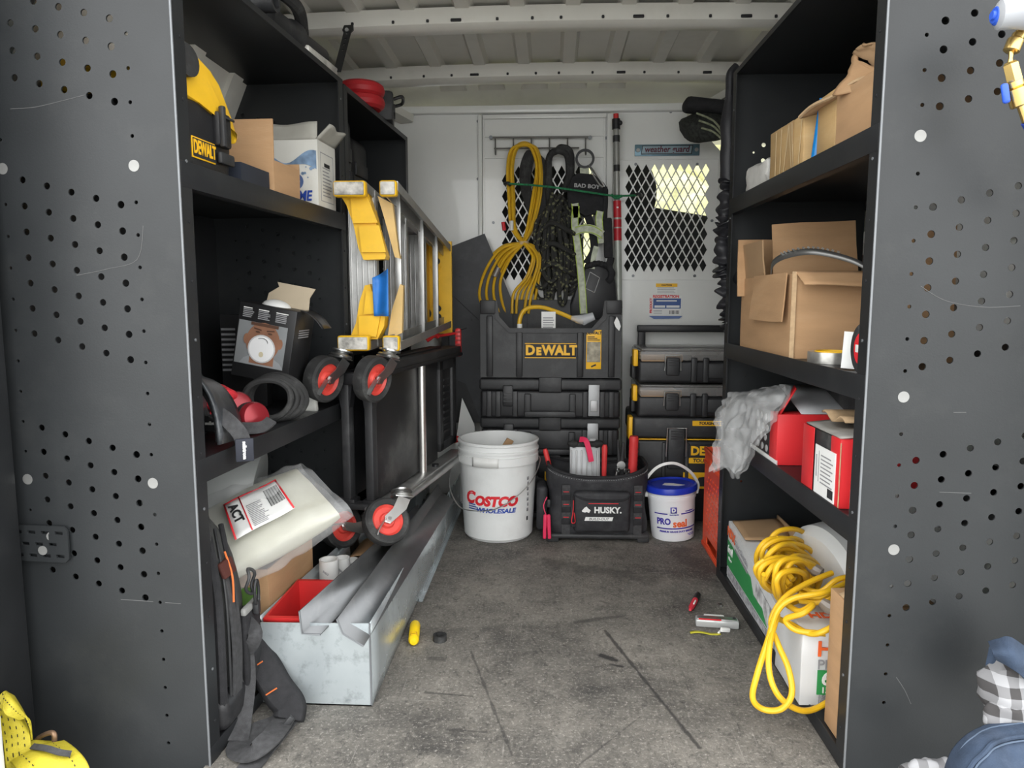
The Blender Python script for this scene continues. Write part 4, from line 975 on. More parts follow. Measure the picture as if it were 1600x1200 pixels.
pts = smooth_path([W(372, 950, y=1.47), W(392, 1000, y=1.47), W(412, 1040, y=1.455), W(436, 1080, y=1.435), W(452, 1105, y=1.41), W(450, 1125, y=1.39)], 6)
sp_ = B().tube(pts, 0, flat=(.074, .020), up=(.5, -1, .5)); sp_.jit(.004, 20).mk('shoulder_pad', FAB, bk_, subsurf=1)
for (px, py, yy) in ((402, 1040, 1.438), (424, 1082, 1.420)):
    c_ = W(px, py, y=yy); B().tube([c_ + Vector((-.012, 0, -.006)), c_ + Vector((.012, 0, .010))], .0016, 6).mk('orange_stitch', M('orange_thread'), bk_)
B().tube(smooth_path([W(452, 1112, y=1.40), W(430, 1130, z=.012), W(405, 1140, z=.006), W(380, 1155, z=.004), W(372, 1172, z=.006), W(392, 1176, z=.018), W(425, 1150, z=.03), W(446, 1120, y=1.40)], 6), 0, flat=(.045, .003), up=(.1, -.2, 1)).mk('webbing', FABG, bk_)
B().tube(smooth_path([W(378, 1000, y=1.40), W(384, 1060, y=1.40), W(378, 1120, y=1.37), W(372, 1158, z=.006)], 6), 0, flat=(.04, .003), up=(.4, -1, .2)).mk('webbing', FABG, bk_)
B().tube(smooth_path([W(455, 1118, z=.008), W(430, 1150, z=.006), W(405, 1180, z=.004), W(385, 1205, z=.003)], 6), 0, flat=(.045, .003), up=(0, 0, 1)).mk('webbing', FABG, bk_)
B().tube(smooth_path([W(372, 960, y=1.44), W(398, 985, y=1.40), W(392, 1010, y=1.40), W(372, 1020, y=1.42)], 6), 0, flat=(.028, .004), up=(.2, -1, .2)).mk('strap_loop', FABG, bk_)
bl = W(445, 1135, z=.02); B().box(bl, (.05, .006, .012), (0, -.9, .2), .003).mk('buckle', BLK2, bk_)
# ================================================================ CENTRE
def wrapc(o, r0, k, z0, a0=0):
    """bend flat lettering (XY plane, facing +Z) round a tapering upright wall of radius r0+k*z; faces -Y at a0=0"""
    for v_ in o.data.vertices:
        z = v_.co.y + z0; rr = r0 + k * z; a_ = v_.co.x / rr + a0; rr += v_.co.z
        v_.co = Vector((rr * math.sin(a_), -rr * math.cos(a_), z))
    o.location = (0, 0, 0); o.rotation_euler = (0, 0, 0)
    return o
def wtext(name, s, size, mat, par, r0, k, x, z, bold=0, shear=0, sx=1, sp=1):
    o = text(name, s, size, mat, par, (0, 0, 0), (0, 0, 0), bold, shear, sx, .0006, 'CENTER', sp)
    for v_ in o.data.vertices: v_.co.x += x
    return wrapc(o, r0 + .0006, k, z)
def wbar(name, mat, par, r0, k, x0, x1, z0, z1):
    o = B().grid(lambda u, q: (x0 + (x1 - x0) * u, z0 + (z1 - z0) * q, 0), 12, 2).mk(name, mat, par, solid=.0008)
    return wrapc(o, r0 + .0006, k, 0)
# ------------------------------------------------ white bucket
bu = thing('white_bucket', 'large white plastic bucket with red and blue lettering and wire handle', 'bucket', (-.192, 2.672, 0.0005), (0, 0, 0))
r0, kk = .129, .055
prof = [(.118, 0), (.122, .002), (.126, .010), (r0 + kk * .012, .012), (r0 + kk * .02, .02), (r0 + kk * .288, .288), (.1515, .289), (.1515, .318), (.147, .319), (.147, .330), (.1525, .331), (.1525, .339), (.148, .341), (.148, .358), (.1525, .360), (.153, .367), (.149, .370), (.142, .370), (.140, .360), (.126, .016), (0, .014)]
B().lathe(prof, n=64).mk('bucket_shell', M('bucket_white', (.72, .73, .72), .33, 0, .04, 5, dirt=(.42, .42, .40), dirt_amt=.22, dirt_scale=8), bu)
wtext('lettering', 'C', .062, REDINK, bu, r0, kk, -.108, .166, .0030, .2, 1.0)
wtext('lettering', 'OSTCO', .048, REDINK, bu, r0, kk, -.001, .158, .0030, .2, 1.0)
wtext('lettering', 'WHOLESALE', .023, BLUEINK, bu, r0, kk, -.002, .124, .0009, .2, 1.15)
for k_ in range(3): wbar('stripe', BLUEINK, bu, r0, kk, -.115, -.072 - .004 * k_, .123 + k_ * .0085, .127 + k_ * .0085)
wbar('grip_panel', WPL, bu, .1522, 0, -.09, .012, .287, .322)
wbar('barcode_strip', INK, bu, r0, kk, .128, .136, .075, .09)
for k_ in range(7): wbar('side_print', GREYINK, bu, r0, kk, .128 + .003 * (k_ % 2), .138, .11 + k_ * .02, .122 + k_ * .02)
hp_ = [(-.156, 0, .30), (-.172, -.03, .27), (-.175, -.08, .20), (-.14, -.125, .145), (-.09, -.150, .130), (0, -.155, .138), (.08, -.140, .185), (.135, -.10, .24), (.158, -.03, .285), (.154, 0, .30)]
B().tube(smooth_path(hp_, 6), .0022, 6).mk('wire_handle', STEEL, bu)
B().box((.03, .06, .33), (.03, .008, .05), (.3, .5, .3), .002).mk('stick', CARD, bu)
# ------------------------------------------------ toolbox stack
def stackcase(label, x0, x1, y0, y1, z0, z1, kind, group):
    t = thing('tool_case', label, 'toolbox', ((x0 + x1) / 2, (y0 + y1) / 2, z0), group=group)
    w_, d_, h_ = (x1 - x0), (y1 - y0), (z1 - z0); f = -d_ / 2
    B().b2(-w_ / 2, w_ / 2, f, -f, 0, h_ * .70 - .002, .012, 3).mk('case_body', BLK, t)
    B().b2(-w_ / 2 - .004, w_ / 2 + .004, f - .006, -f, h_ * .70, h_ - .002, .010, 3).mk('case_lid', BLK2, t)
    for x in (-.235, -.20, -.135, .135, .20, .235):
        B().b2(x * w_ / .54 - .010, x * w_ / .54 + .010, f - .014, f, .006, h_ * .68, .004).mk('case_rib', BLK2, t)
    # swing handle in front recess
    hd = B().b2(-.10, -.075, f - .018, f, .012, h_ * .62, .005).mk('handle_post', BLK2, t)
    B().b2(.075, .10, f - .018, f, .012, h_ * .62, .005).mk('handle_post', BLK2, t)
    B().b2(-.10, .10, f - .024, f - .004, .006, .030, .006).mk('handle_bar', BLK2, t)
    B().b2(-.045, .045, f - .016, f, h_ * .66, h_ + .006, .006).mk('lid_tab', BLK2, t)
    B().b2(-.185, -.145, f - .016, f, h_ * .30, h_ * .82, .005).mk('case_latch', BLK, t)
    for q in range(3): B().b2(-.182, -.148, f - .018, f - .015, h_ * (.42 + q * .09), h_ * (.45 + q * .09)).mk('latch_rib', BLK2, t)
    l_ = B().b2(.148, .192, f - .020, f - .010, .012, h_ * .86, .003).mk('metal_latch', M('dull_latch', (.34, .345, .35), .5, .6) if kind == 'metal' else BLK2, t)
    B().b2(.156, .184, f - .024, f - .018, .03, .075, .003).mk('latch_lever', M('dull_latch2', (.42, .42, .42), .5, .6) if kind == 'metal' else BLK, l_)
    return t
SG = 'stacked black toolboxes in the middle'
stackcase('black toolbox with bright metal latch directly under the open tote', -.272, .276, 2.81, 3.13, .422, .580, 'metal', SG)
stackcase('black toolbox second below the tote, behind the bucket and tool bag', -.274, .278, 2.86, 3.14, .262, .420, 'metal', SG)
t = stackcase('deep black toolbox on the floor at the bottom of the middle stack', -.276, .280, 2.865, 3.14, .001, .260, 'plain', SG)
B().b2(-.02, .02, -.175, -.155, .16, .20, .002).mk('yellow_badge', DWY, t)
# open tote on top
to = thing('open_tote', 'open black tool tote with yellow lettering on top of the middle stack', 'toolbox', (.002, 2.97, .583))
TF = -.17; TW = .272; TH = .297
zc = .184
# front panel with dropped centre
b = B().prism([(-TW, 0), (TW, 0), (TW, TH), (TW - .055, TH), (TW - .062, TH - .012), (TW - .068, .235), (TW - .115, zc), (-TW + .115, zc), (-TW + .068, .235), (-TW + .062, TH - .012), (-TW + .055, TH), (-TW, TH)], .012, 'y', TF)
b.mk('front_wall', BLK2, to)
B().tube([(-TW + .058, TF - .004, TH), (-TW + .066, TF - .004, .235), (-TW + .113, TF - .004, zc), (TW - .113, TF - .004, zc), (TW - .066, TF - .004, .235), (TW - .058, TF - .004, TH)], 0, flat=(.018, .012), up=(0, -1, 0)).mk('rim', BLK, to)
B().b2(-TW, TW, .145, .157, 0, TH + .004, .004).mk('back_wall', BLK2, to)
for s_ in (-1, 1): B().b2(s_ * TW, s_ * (TW - .012), TF + .012, .145, 0, TH, .004).mk('side_wall', BLK2, to); B().b2(s_ * TW, s_ * (TW - .06), TF - .012, TF, TH - .05, TH + .003, .004).mk('corner_cap', BLK, to)
B().b2(-TW + .012, TW - .012, TF + .012, .145, 0, .01).mk('tote_base', BLK, to)
for x in (-.235, -.12, .115, .235):
    B().b2(x - .012, x + .012, TF - .012, TF, .004, .178 if abs(x) < .2 else .24, .004).mk('front_rib', BLK, to)
for x in (-.1, 0, .1): B().b2(x - .003, x + .003, .141, .145, .12, TH).mk('wall_rib', BLK, to)
bz, bx0, bx1 = .106, -.099, .099
bad = B().b2(bx0, bx1, TF - .003, TF, bz - .030, bz + .030, .001).mk('badge', INK, to)
B().b2(bx0, bx1, TF - .004, TF, bz + .026, bz + .029).mk('badge_line', DWY, bad); B().b2(bx0, bx1, TF - .004, TF, bz - .029, bz - .026).mk('badge_line', DWY, bad)
text('badge_text', 'D', .052, DWY, bad, (-.078, TF - .0042, bz), bold=.0025, sx=.95)
text('badge_text', 'E', .040, DWY, bad, (-.045, TF - .0042, bz - .004), bold=.0025, sx=.95)
text('badge_text', 'WALT', .052, DWY, bad, (.036, TF - .0042, bz), bold=.0025, sx=.92)
lb_ = B().b2(.138, .196, TF - .002, TF, .035, .186, .0005).mk('sticker', DWY, to)
B().b2(.141, .193, TF - .003, TF, .062, .140).mk('sticker_photo', M('sticker_grey', (.32, .29, .22), .6, 0, .5, 40), lb_)
text('sticker_text', 'DEWALT', .015, INK, lb_, (.167, TF - .0028, .174), bold=.0006)
for q in range(3): B().b2(.143, .19 - .01 * q, TF - .003, TF, .146 + q * .006, .149 + q * .006).mk('sticker_line', INK, lb_)
B().box((.167, TF - .0028, .048), (.02, .001, .006), (0, -.4, 0)).mk('sticker_tool', INK, lb_)
B().prism([(.242, .215), (.252, .238), (.262, .22), (.268, .20), (.262, .183), (.248, .198)], .001, 'y', TF - .0135).mk('torn_sticker', PAPER, to)
# cord end with clear socket inside the tote
ce = thing('cord_end', 'short yellow cord end with clear plug lying in the open tote', 'cord', (0, 2.87, .60))
co = ce.location.copy()
def C3(px, py, y): return at(px, py, y=y) - co
B().tube(smooth_path([C3(812, 530, 2.84), C3(812, 500, 2.84), C3(822, 483, 2.85), C3(845, 480, 2.86), C3(872, 488, 2.85), C3(900, 500, 2.84)], 8), .0085, 10).mk('cord', CORD, ce)
CLR = M('clear_plug', (.75, .77, .80), .12, 0, .05, 10, alpha=.45)
B().tube([C3(893, 497, 2.84), C3(912, 500, 2.83), C3(928, 494, 2.83)], [.010, .022, .016], 12).mk('socket_body', CLR, ce)
B().box(C3(905, 502, 2.835), (.03, .02, .02), (0, .3, 0), .005).mk('socket_core', M('amber_core', (.45, .34, .20), .4), ce)
B().b2(*[v_ for p_ in () for v_ in p_]) if False else None
w0 = C3(812, 512, 2.83); B().cyl(w0, .0105, .03, (0, 0, 0), n=14).mk('paper_tag', PAPER, ce)
p0, p1 = C3(846, 487, 2.835), C3(868, 510, 2.835)
tg = B().b2(p0.x, p1.x, p0.y, p0.y + .001, p1.z - .02, p0.z).mk('warning_tag', PAPER, ce)
for q in range(6): B().b2(p0.x + .006, p1.x - .006 - .004 * (q % 2), p0.y - .0006, p0.y, p1.z - .014 + q * .009, p1.z - .010 + q * .009).mk('tag_line', GREYINK, tg)
# ------------------------------------------------ right-hand organizers
def organizer(label, z0, z1):
    x0, x1, y0, y1 = .345, .90, 2.82, 3.12
    t = thing('tool_organizer', label, 'organizer', ((x0 + x1) / 2, y0, z0), group='clear lid organizers behind the right shelf')
    w_ = x1 - x0; h_ = z1 - z0; L = -w_ / 2
    B().b2(L, -L, 0, .3, 0, h_ * .62, .012, 3).mk('organizer_body', BLK, t)
    B().b2(L + .004, -L - .004, -.004, .298, h_ * .62, h_ * .90, .008).mk('clear_lid', M('smoke_lid', (.30, .29, .28), .15, 0, .1, 6, alpha=.55), t)
    B().b2(L + .01, L + .17, .002, .02, h_ * .60, h_ * .80, .004).mk('lid_content', M('tan_inserts', (.55, .36, .20), .6), t)
    B().b2(L + .012, L + .16, .02, .2, h_ * .62, h_ * .76, .004).mk('lid_content', M('tan_inserts'), t)
    B().b2(L + .01, -L, .0, .28, h_ * .90, h_ * .95, .006).mk('lid_top', M('smoke_lid'), t)
    lt_ = B().b2(L + .105, L + .155, -.020, 0, h_ * .22, h_ * .72, .006).mk('latch', BLK2, t)
    B().tube([(L + .098, -.012, h_ * .35), (L + .100, -.016, h_ * .78), (L + .158, -.016, h_ * .78), (L + .160, -.012, h_ * .35)], .0025, 6).mk('latch_wire', STEEL, lt_)
    for q in range(3): B().b2(L + .110, L + .150, -.0225, -.019, h_ * (.50 + .07 * q), h_ * (.53 + .07 * q)).mk('latch_rib', BLK, lt_)
    for x in (L + .20, L + .245, L + .44): B().b2(x, x + .022, -.016, 0, .004, h_ * .72, .005).mk('front_rib', BLK2, t)
    B().b2(L + .25, L + .44, -.008, 0, .02, h_ * .55, .006).mk('handle_recess', BLK2, t)
    B().b2(L - .018, L, .02, .08, h_ * .45, h_ * .92, .004).mk('side_clip', DWY, t)
    B().b2(L - .016, L, .09, .16, h_ * .05, h_ * .45, .004).mk('side_clip', BLK2, t)
    return t
organizer('clear-lidded tool organizer on top of the right-hand stack', .563, .702)
organizer('clear-lidded tool organizer second from top in the right-hand stack', .428, .561)
rt = thing('rolling_toolbox', 'tall black toolbox with yellow stripe and lettering behind the sealant pail', 'toolbox', (.615, 2.84, .001))
B().b2(-.28, .28, 0, .30, 0, .335, .016, 3).mk('box_body', BLK, rt)
B().b2(-.285, .285, -.006, .30, .340, .425, .012, 3).mk('box_lid', BLK2, rt)
B().b2(-.27, .27, -.008, -.001, .335, .339).mk('yellow_stripe', DWY, rt)
for x in (-.275, -.17, -.08, .20): B().b2(x, x + .016, -.012, 0, .01, .325, .005).mk('front_rib', BLK2, rt)
lt_ = B().b2(-.15, -.085, -.026, -.004, .22, .385, .008).mk('latch', BLK2, rt)
B().tube([(-.156, -.020, .27), (-.154, -.026, .385), (-.081, -.026, .385), (-.079, -.020, .27)], .003, 6).mk('latch_wire', STEEL, lt_)
for q in range(4): B().b2(-.14, -.095, -.029, -.025, .34 + .010 * q, .345 + .01 * q).mk('latch_rib', BLK, lt_)
B().b2(-.30, -.28, .02, .09, .33, .42, .005).mk('side_clip', DWY, rt)
bx = at(1078, 690, y=2.82); ux_ = bx.x - .615
bd2 = B().b2(ux_, ux_ + .20, -.010, -.004, .268, .315).mk('badge', INK, rt)
text('badge_text', 'DEWALT', .048, DWY, bd2, (ux_ + .098, -.0108, .291), bold=.002, sx=.95)
bd3 = B().b2(ux_, ux_ + .20, -.010, -.004, .242, .264).mk('badge', DWY, rt)
text('badge_text', 'TOUGHSYSTEM', .020, INK, bd3, (ux_ + .085, -.0108, .253), bold=.0006, shear=.15)
bd4 = B().b2(ux_ + .01, ux_ + .2, -.010, -.004, .392, .412).mk('badge', DWY, rt)
text('badge_text', 'TOUGHSYSTEM', .016, INK, bd4, (ux_ + .09, -.0108, .402), bold=.0006, shear=.15)
B().b2(ux_ - .02, ux_ + .12, -.0095, -.004, .14, .205).mk('picture_sticker', DWY, rt)
B().prism([(ux_ + .03, .15), (ux_ + .11, .15), (ux_ + .11, .195), (ux_ + .04, .185)], .001, 'y', -.0105).mk('picture_print', BLK2, rt)
th = thing('tow_handle', 'black tow bar handle standing behind the clear-lidded organizers', 'handle', (0, 3.14, .001))
x0 = at(995, 535, y=3.14).x
B().b2(x0, .92, -.015, .015, .745, .775, .006).mk('handle_grip', BLK, th)
for x in (x0 + .02, .88): B().b2(x - .016, x + .016, -.010, .010, 0, .76, .004).mk('handle_rod', BLK, th)

# ------------------------------------------------ tool bag
tb = thing('tool_bag', 'open black fabric tool bag with white lettering and red trim, full of tools', 'tool bag', (.178, 2.70, .0005), (0, 0, .02))
bw_, bd_h, bh_ = .180, .115, .275
def bagf(u, q):
    a_ = 2 * PI * u; e = 5; c_, s_ = math.cos(a_), math.sin(a_); w_ = (abs(c_) ** e + abs(s_) ** e) ** (-1 / e)
    top_ = .016 * (c_ * w_) ** 2 * max(0, q - .8) * 5
    return (c_ * w_ * (bw_ + .006 * math.sin(q * 9)), s_ * w_ * (bd_h + .004 * math.sin(q * 7)), .022 + q * (bh_ - .022 - .035 + .02 * abs(c_ * w_) ** 3) + top_)
BN = M('black_nylon', (.022, .022, .025), .6, 0, .25, 40, .35, 420, dirt=(.09, .09, .09), dirt_amt=.25, dirt_scale=10)
bo2 = B().grid(bagf, 64, 14, cu=True).jit(.004, 16, 5).mk('bag_body', BN, tb, solid=.006)
B().b2(-.17, .17, -.105, .105, .02, .026).mk('bag_floor', BLK, tb)
B().tube([Vector(bagf(k / 64, 1)) + Vector((0, 0, .002)) for k in range(64)], .006, 8, True).mk('rim_binding', FAB, tb)
b = B()
for k in range(70):
    p = Vector(bagf(.52 + .46 * k / 70, .965)); 
    if p.y < -.05: b.box((p.x, p.y - .006, p.z), (.004, .001, .0012))
b.mk('rim_stitch', GREYINK, tb)['kind'] = 'stuff'
B().b2(-.188, .188, -.124, .124, .012, .032, .008, 3).mk('plastic_base', BLK2, tb)
for x in (-.165, .165):
    for y in (-.105, .105): B().b2(x - .022, x + .022, y - .018, y + .018, 0, .03, .005).mk('foot', BLK2, tb)
pk = B().box((.012, -.128, .118), (.205, .030, .155), (.02, 0, 0), .014, 3).jit(.003, 20).mk('front_pocket', BN, tb)
B().tube(smooth_path([(-.09, -.140, .185), (-.05, -.146, .168), (.03, -.147, .165), (.09, -.146, .168), (.112, -.140, .185)], 6), .004, 8).mk('pocket_flap_edge', FAB, pk)
B().b2(-.038, .070, -.1455, -.1435, .152, .1545).mk('red_line', REDINK, pk)
text('lettering', 'HUSKY.', .031, PAPER, pk, (.032, -.1455, .128), bold=.0012, sx=.95)
B().prism([(-.062, .126), (-.052, .138), (-.045, .142), (-.040, .136), (-.030, .128), (-.036, .118), (-.044, .122), (-.050, .120), (-.060, .122)], .001, 'y', -.146).mk('dog_head_logo', PAPER, pk)
pp_ = B().prism([(-.052, .089), (.048, .089), (.052, .103), (-.048, .103)], .001, 'y', -.146).mk('name_plate', PAPER, pk)
text('lettering', 'BUILD-OUT', .0125, INK, pp_, (0, -.1466, .096), shear=.2, sx=1.1)
for x in (-.118, .143):
    ws_ = B().tube([(x, -.121, .03), (x, -.125, .12), (x, -.122, .215)], 0, flat=(.030, .003), up=(0, -1, 0)).mk('webbing', FABG, tb)
    for z in (.095, .143, .190): B().b2(x - .010, x + .010, -.128, -.126, z, z + .002).mk('red_bartack', REDINK, ws_)
    for z in (.08, .125, .17): B().b2(x - .016, x + .016, -.128, -.122, z - .012, z + .010, .003).mk('webbing_loop', FAB, ws_)
B().box((-.205, -.03, .115), (.04, .12, .17), (0, 0, 0), .015, 3).mk('side_pouch', BN, tb)
zp = B().tube(smooth_path([(-.092, -.147, .165), (-.094, -.149, .12), (-.099, -.149, .085), (-.086, -.149, .085), (-.090, -.149, .12)], 6), .0016, 6).mk('zip_pull', REDINK, tb)
B().box((-.092, -.148, .072), (.018, .005, .012), (0, 0, 0), .003).mk('zip_tab', FAB, zp)
hg = thing('wrist_lanyard', 'bright pinkish red foam strap hanging from the tool bag clip', 'strap', (-.003, 2.555, .02))
PINK = M('hot_red_foam', (.72, .03, .10), .6, 0, .1, 20)
B().box((-.011, 0, .045), (.013, .012, .092), (0, .03, 0), .005, 3).mk('foam_half', PINK, hg); B().box((.004, 0, .045), (.013, .012, .092), (0, -.04, 0), .005, 3).mk('foam_half', PINK, hg)
B().tube(smooth_path([(-.006, .0, .085), (-.016, .01, .12), (-.004, .02, .15)], 5), .002, 6).mk('lanyard_cord', PINK, hg)
B().box((.003, .006, .13), (.012, .008, .03), (0, 0, 0), .004).mk('clip', BLK2, hg)
# tools in the bag
def tool(name, label, cat, px, py, y): 
    p = at(px, py, y=y); return thing(name, label, cat, p)
lv = thing('aluminium_tool', 'silver aluminium tool body with pink strap standing in the tool bag', 'tool', (.135, 2.70, .06))
B().box((0, 0, .14), (.115, .03, .27), (-.08, 0, 0), .003).mk('aluminium_body', M('dull_latch'), lv)
for k in range(6): B().b2(-.055 + k * .020, -.051 + k * .020, -.019, -.014, .05, .262, .001).mk('body_rib', M('dull_latch2', (.42, .42, .42), .5, .6), lv)
for x in (-.045, .0, .05): B().sph((x, -.005, .285), .020, (1.1, 1, .7)).jit(.004, 60).mk('rubber_knob', RUB, lv)
B().box((0, .0, .283), (.12, .035, .018), (0, 0, 0), .005).mk('top_cap', RUB, lv)
B().tube(smooth_path([(-.02, -.01, .302), (.0, -.03, .302), (.012, -.042, .27), (.022, -.045, .225)], 6), 0, flat=(.020, .004), up=(.2, -1, .3)).mk('pink_strap', PINK, lv)
HR = M('red_grip', (.62, .04, .04), .5, 0, .1, 30)
def handle(label, x, y, z1, r_, tilt, ribs=False, mat=HR):
    t = thing('hand_tool', label, 'tool', (x, y, .06), (0, tilt, 0))
    ln = z1 - .06
    if ribs:
        pf = [(0, ln - .14), (r_ * .8, ln - .14)] + [(r_ * (1 if k % 2 else .93), ln - .135 + k * .0085) for k in range(12)] + [(r_ * .95, ln - .025), (r_ * 1.02, ln - .012), (r_ * .85, ln), (0, ln)]
    else: pf = [(0, ln - .12), (r_ * .9, ln - .12), (r_, ln - .06), (r_ * 1.1, ln - .01), (r_ * .7, ln), (0, ln)]
    B().lathe(pf, n=20).mk('grip', mat, t)
    B().cyl((0, 0, (ln - .12) / 2), .005, ln - .12, n=10).mk('shank', STEEL, t)
    return t
handle('thick ribbed red grip at the right end of the tool bag', .312, 2.70, .375, .018, .02, True)
handle('slim red tool handle in the middle of the tool bag', .205, 2.68, .345, .010, .01)
handle('red plier handle at the left end of the tool bag', .052, 2.68, .335, .009, -.25)
pl_ = thing('pliers', 'grey steel pliers with dark handles sticking out of the tool bag', 'pliers', (.262, 2.70, .10))
B().tube([(.0, 0, .0), (.006, 0, .15), (-.004, 0, .26)], [.009, .010, .004], 8).mk('plier_arm', BLK2, pl_); B().tube([(.02, 0, .0), (.012, 0, .15), (.018, 0, .25)], [.009, .010, .004], 8).mk('plier_arm', BLK2, pl_)
B().cyl((.009, -.008, .165), .016, .012, (PI / 2, 0, 0), n=16).mk('pivot', STEEL, pl_)
B().b2(-.012, .03, -.004, .004, .135, .15, .002).mk('jaw', STEEL, pl_)
for k in range(3): 
    o = thing('wrench', ['chrome wrench lying beside the slim red handle', 'chrome wrench leaning between slim red handle and pliers', 'short chrome wrench nearest the pliers'][k], 'wrench', (.215 + k * .014, 2.655 + k * .01, .08), (0, .25 + .15 * k, .3))
    B().b2(-.004, .004, -.0025, .0025, 0, .17, .001).mk('wrench_shaft', STEEL, o); B().lathe([(.005, -.003), (.009, -.003), (.009, .003), (.005, .003)], n=16, close=True).mk('wrench_ring', STEEL, o, loc=(0, 0, .178), rot=(PI / 2, 0, 0))

# ------------------------------------------------ sealant pail
pa_ = thing('sealant_pail', 'small white pail with blue lid and orange and blue lettering', 'pail', (.468, 2.675, .0005), (0, R(-3.5), .08))
pr0, pk_ = .079, .055
B().lathe([(0, .003), (.074, 0), (.078, .003), (pr0 + pk_ * .02, .02), (pr0 + pk_ * .155, .155), (.0905, .156), (.0905, .168), (.0885, .169), (.090, .186), (.0, .186)], n=48).mk('pail_shell', M('pail_white', (.76, .77, .79), .35, 0, .03, 6), pa_)
PB = M('lid_blue', (.012, .035, .42), .32, 0, .08, 10)
li = B().lathe([(0, .200), (.070, .200), (.074, .197), (.080, .197), (.086, .2045), (.094, .203), (.0965, .196), (.0965, .182), (.093, .180), (.090, .180)], n=48).mk('lid', PB, pa_)
B().prism([(-.035, -.012), (.02, -.035), (.045, -.030), (.01, .0), (-.02, .014)], .0008, 'z', .2002).mk('lid_label', PAPER, li)
B().tube(smooth_path([(-.094, 0, .175), (-.100, -.01, .215), (-.06, -.04, .275), (.0, -.05, .290), (.06, -.035, .255), (.098, -.01, .20), (.098, 0, .165)], 8), 0, flat=(.010, .004), up=(0, -1, .5)).mk('handle', WPL, pa_)
for s_ in (-1, 1): B().box((s_ * .095, 0, .168), (.012, .022, .02), (0, 0, 0), .004).mk('handle_lug', WPL, pa_)
OR = M('orange_ink', (.75, .13, .03), .5)
NB = M('indigo_ink', (.045, .03, .33), .5)
wtext('lettering', 'PRO', .033, NB, pa_, pr0, pk_, -.052, .078, .0012, 0, .85)
wtext('lettering', 'seal', .038, OR, pa_, pr0, pk_, .010, .070, .0012, 0, .95)
wbar('print_bar', NB, pa_, pr0, pk_, -.09, -.036, .106, .110); wbar('print_bar', NB, pa_, pr0, pk_, .014, .09, .106, .110); wbar('print_bar', NB, pa_, pr0, pk_, -.08, .085, .050, .0545)
wtext('lettering', 'PREMIUM GRADE DUCT SEALANT', .009, NB, pa_, pr0, pk_, 0, .040, .0004)
wtext('lettering', 'DUCTMATE', .006, NB, pa_, pr0, pk_, -.012, .105, .0003)
wtext('lettering', 'Indoor/Outdoor', .006, NB, pa_, pr0, pk_, .052, .116, .0002)
wbar('logo_square', NB, pa_, pr0, pk_, -.025, -.002, .111, .134)
wtext('logo_text', 'D', .020, PAPER, pa_, pr0 + .0009, pk_, -.0135, .1225, .0012)
wbar('small_print', NB, pa_, pr0, pk_, .040, .076, .026, .028); wbar('small_print', NB, pa_, pr0, pk_, .046, .076, .021, .023)

# ------------------------------------------------ orange crate behind the right unit
oc = thing('plastic_crate', 'orange plastic crate standing behind the right shelf unit', 'crate', (.562, 2.305, .0005), (0, 0, 0))
OC = M('crate_orange', (.80, .09, .03), .4, 0, .08, 10)
hs = []
for r in range(11):
    for c_ in range(6):
        x = .04 + c_ * .034 + (.017 if r % 2 else 0); z = .075 + r * .019
        if x < .235: hs.append([(x - .010, z), (x, z - .007), (x + .010, z), (x, z + .007)])
hs2 = [[(.06, .022), (.22, .022), (.22, .05), (.06, .05)], [(.09, .315), (.19, .315), (.19, .335), (.09, .335)]]
plate('crate_side', [(0, 0), (.28, 0), (.28, .36), (0, .36)], hs + hs2, .004, OC, oc, (0, 0, 0), (PI / 2, 0, PI / 2))
plate('crate_side', [(0, 0), (.32, 0), (.32, .36), (0, .36)], [], .004, OC, oc, (0, 0, 0), (PI / 2, 0, 0))
plate('crate_side', [(0, 0), (.32, 0), (.32, .36), (0, .36)], [], .004, OC, oc, (0, .28, 0), (PI / 2, 0, 0))
B().b2(0, .32, 0, .28, 0, .004).mk('crate_base', OC, oc)
for z in (.0, .30, .345): B().b2(-.006, .002, -.004, .284, z, z + .015, .002).mk('crate_band', OC, oc)
# ================================================================ ON THE BULKHEAD
YK = 3.19
def K(px, py, y=YK): return at(px, py, y=y)
hr = thing('hook_rack', 'grey wire hook rack screwed high on the bulkhead door', 'hook rack', (0, 0, 0))
WR = M('dull_wire', (.16, .155, .145), .45, .6)
B().tube([K(767, 215), K(922, 214)], .004, 8).mk('rack_rail', WR, hr); B().tube([K(772, 232), K(905, 231)], .0035, 8).mk('rack_rail', WR, hr)
for k in range(6):
    x = 774 + k * 28.2
    B().tube(smooth_path([K(x, 215), K(x, 230), K(x, 240), K(x + .5, 241, YK - .035), K(x + .5, 234, YK - .04)], 4), .003, 8).mk('hook', WR, hr)
for x in (767, 922): B().cyl(K(x, 215), .008, .012, (PI / 2, 0, 0), n=12).mk('rack_screw', EDGE, hr)
# hanging yellow extension cord
hc = thing('hanging_extension_cord', 'coiled yellow extension cord hanging from the hook rack', 'extension cord', K(818, 226, 3.15))
h0 = hc.location.copy()
random.seed(11)
def Y3(px, py, y): return at(px, py, y=y) - h0
for k in range(5):   # upper loop strands
    o_ = (k - 2) * 2.0; yy = 3.135 + .012 * (k % 3)
    L_ = smooth_path([Y3(817 + o_ * .4, 378, yy), Y3(802 + o_ * .7, 355, yy), Y3(799 + o_, 310, yy), Y3(797 + o_, 262, yy), Y3(803 + o_, 234, yy - .01), Y3(818 + o_ * .4, 223 + abs(o_), yy - .02), Y3(834 + o_, 232, yy - .01), Y3(842 + o_ * .9, 262, yy), Y3(838 + o_ * 1.5, 310, yy), Y3(828 + o_, 355, yy), Y3(819 + o_ * .3, 378, yy)], 7)
    B().tube(L_, .0062, 8).mk('cord_strand', CORD, hc)
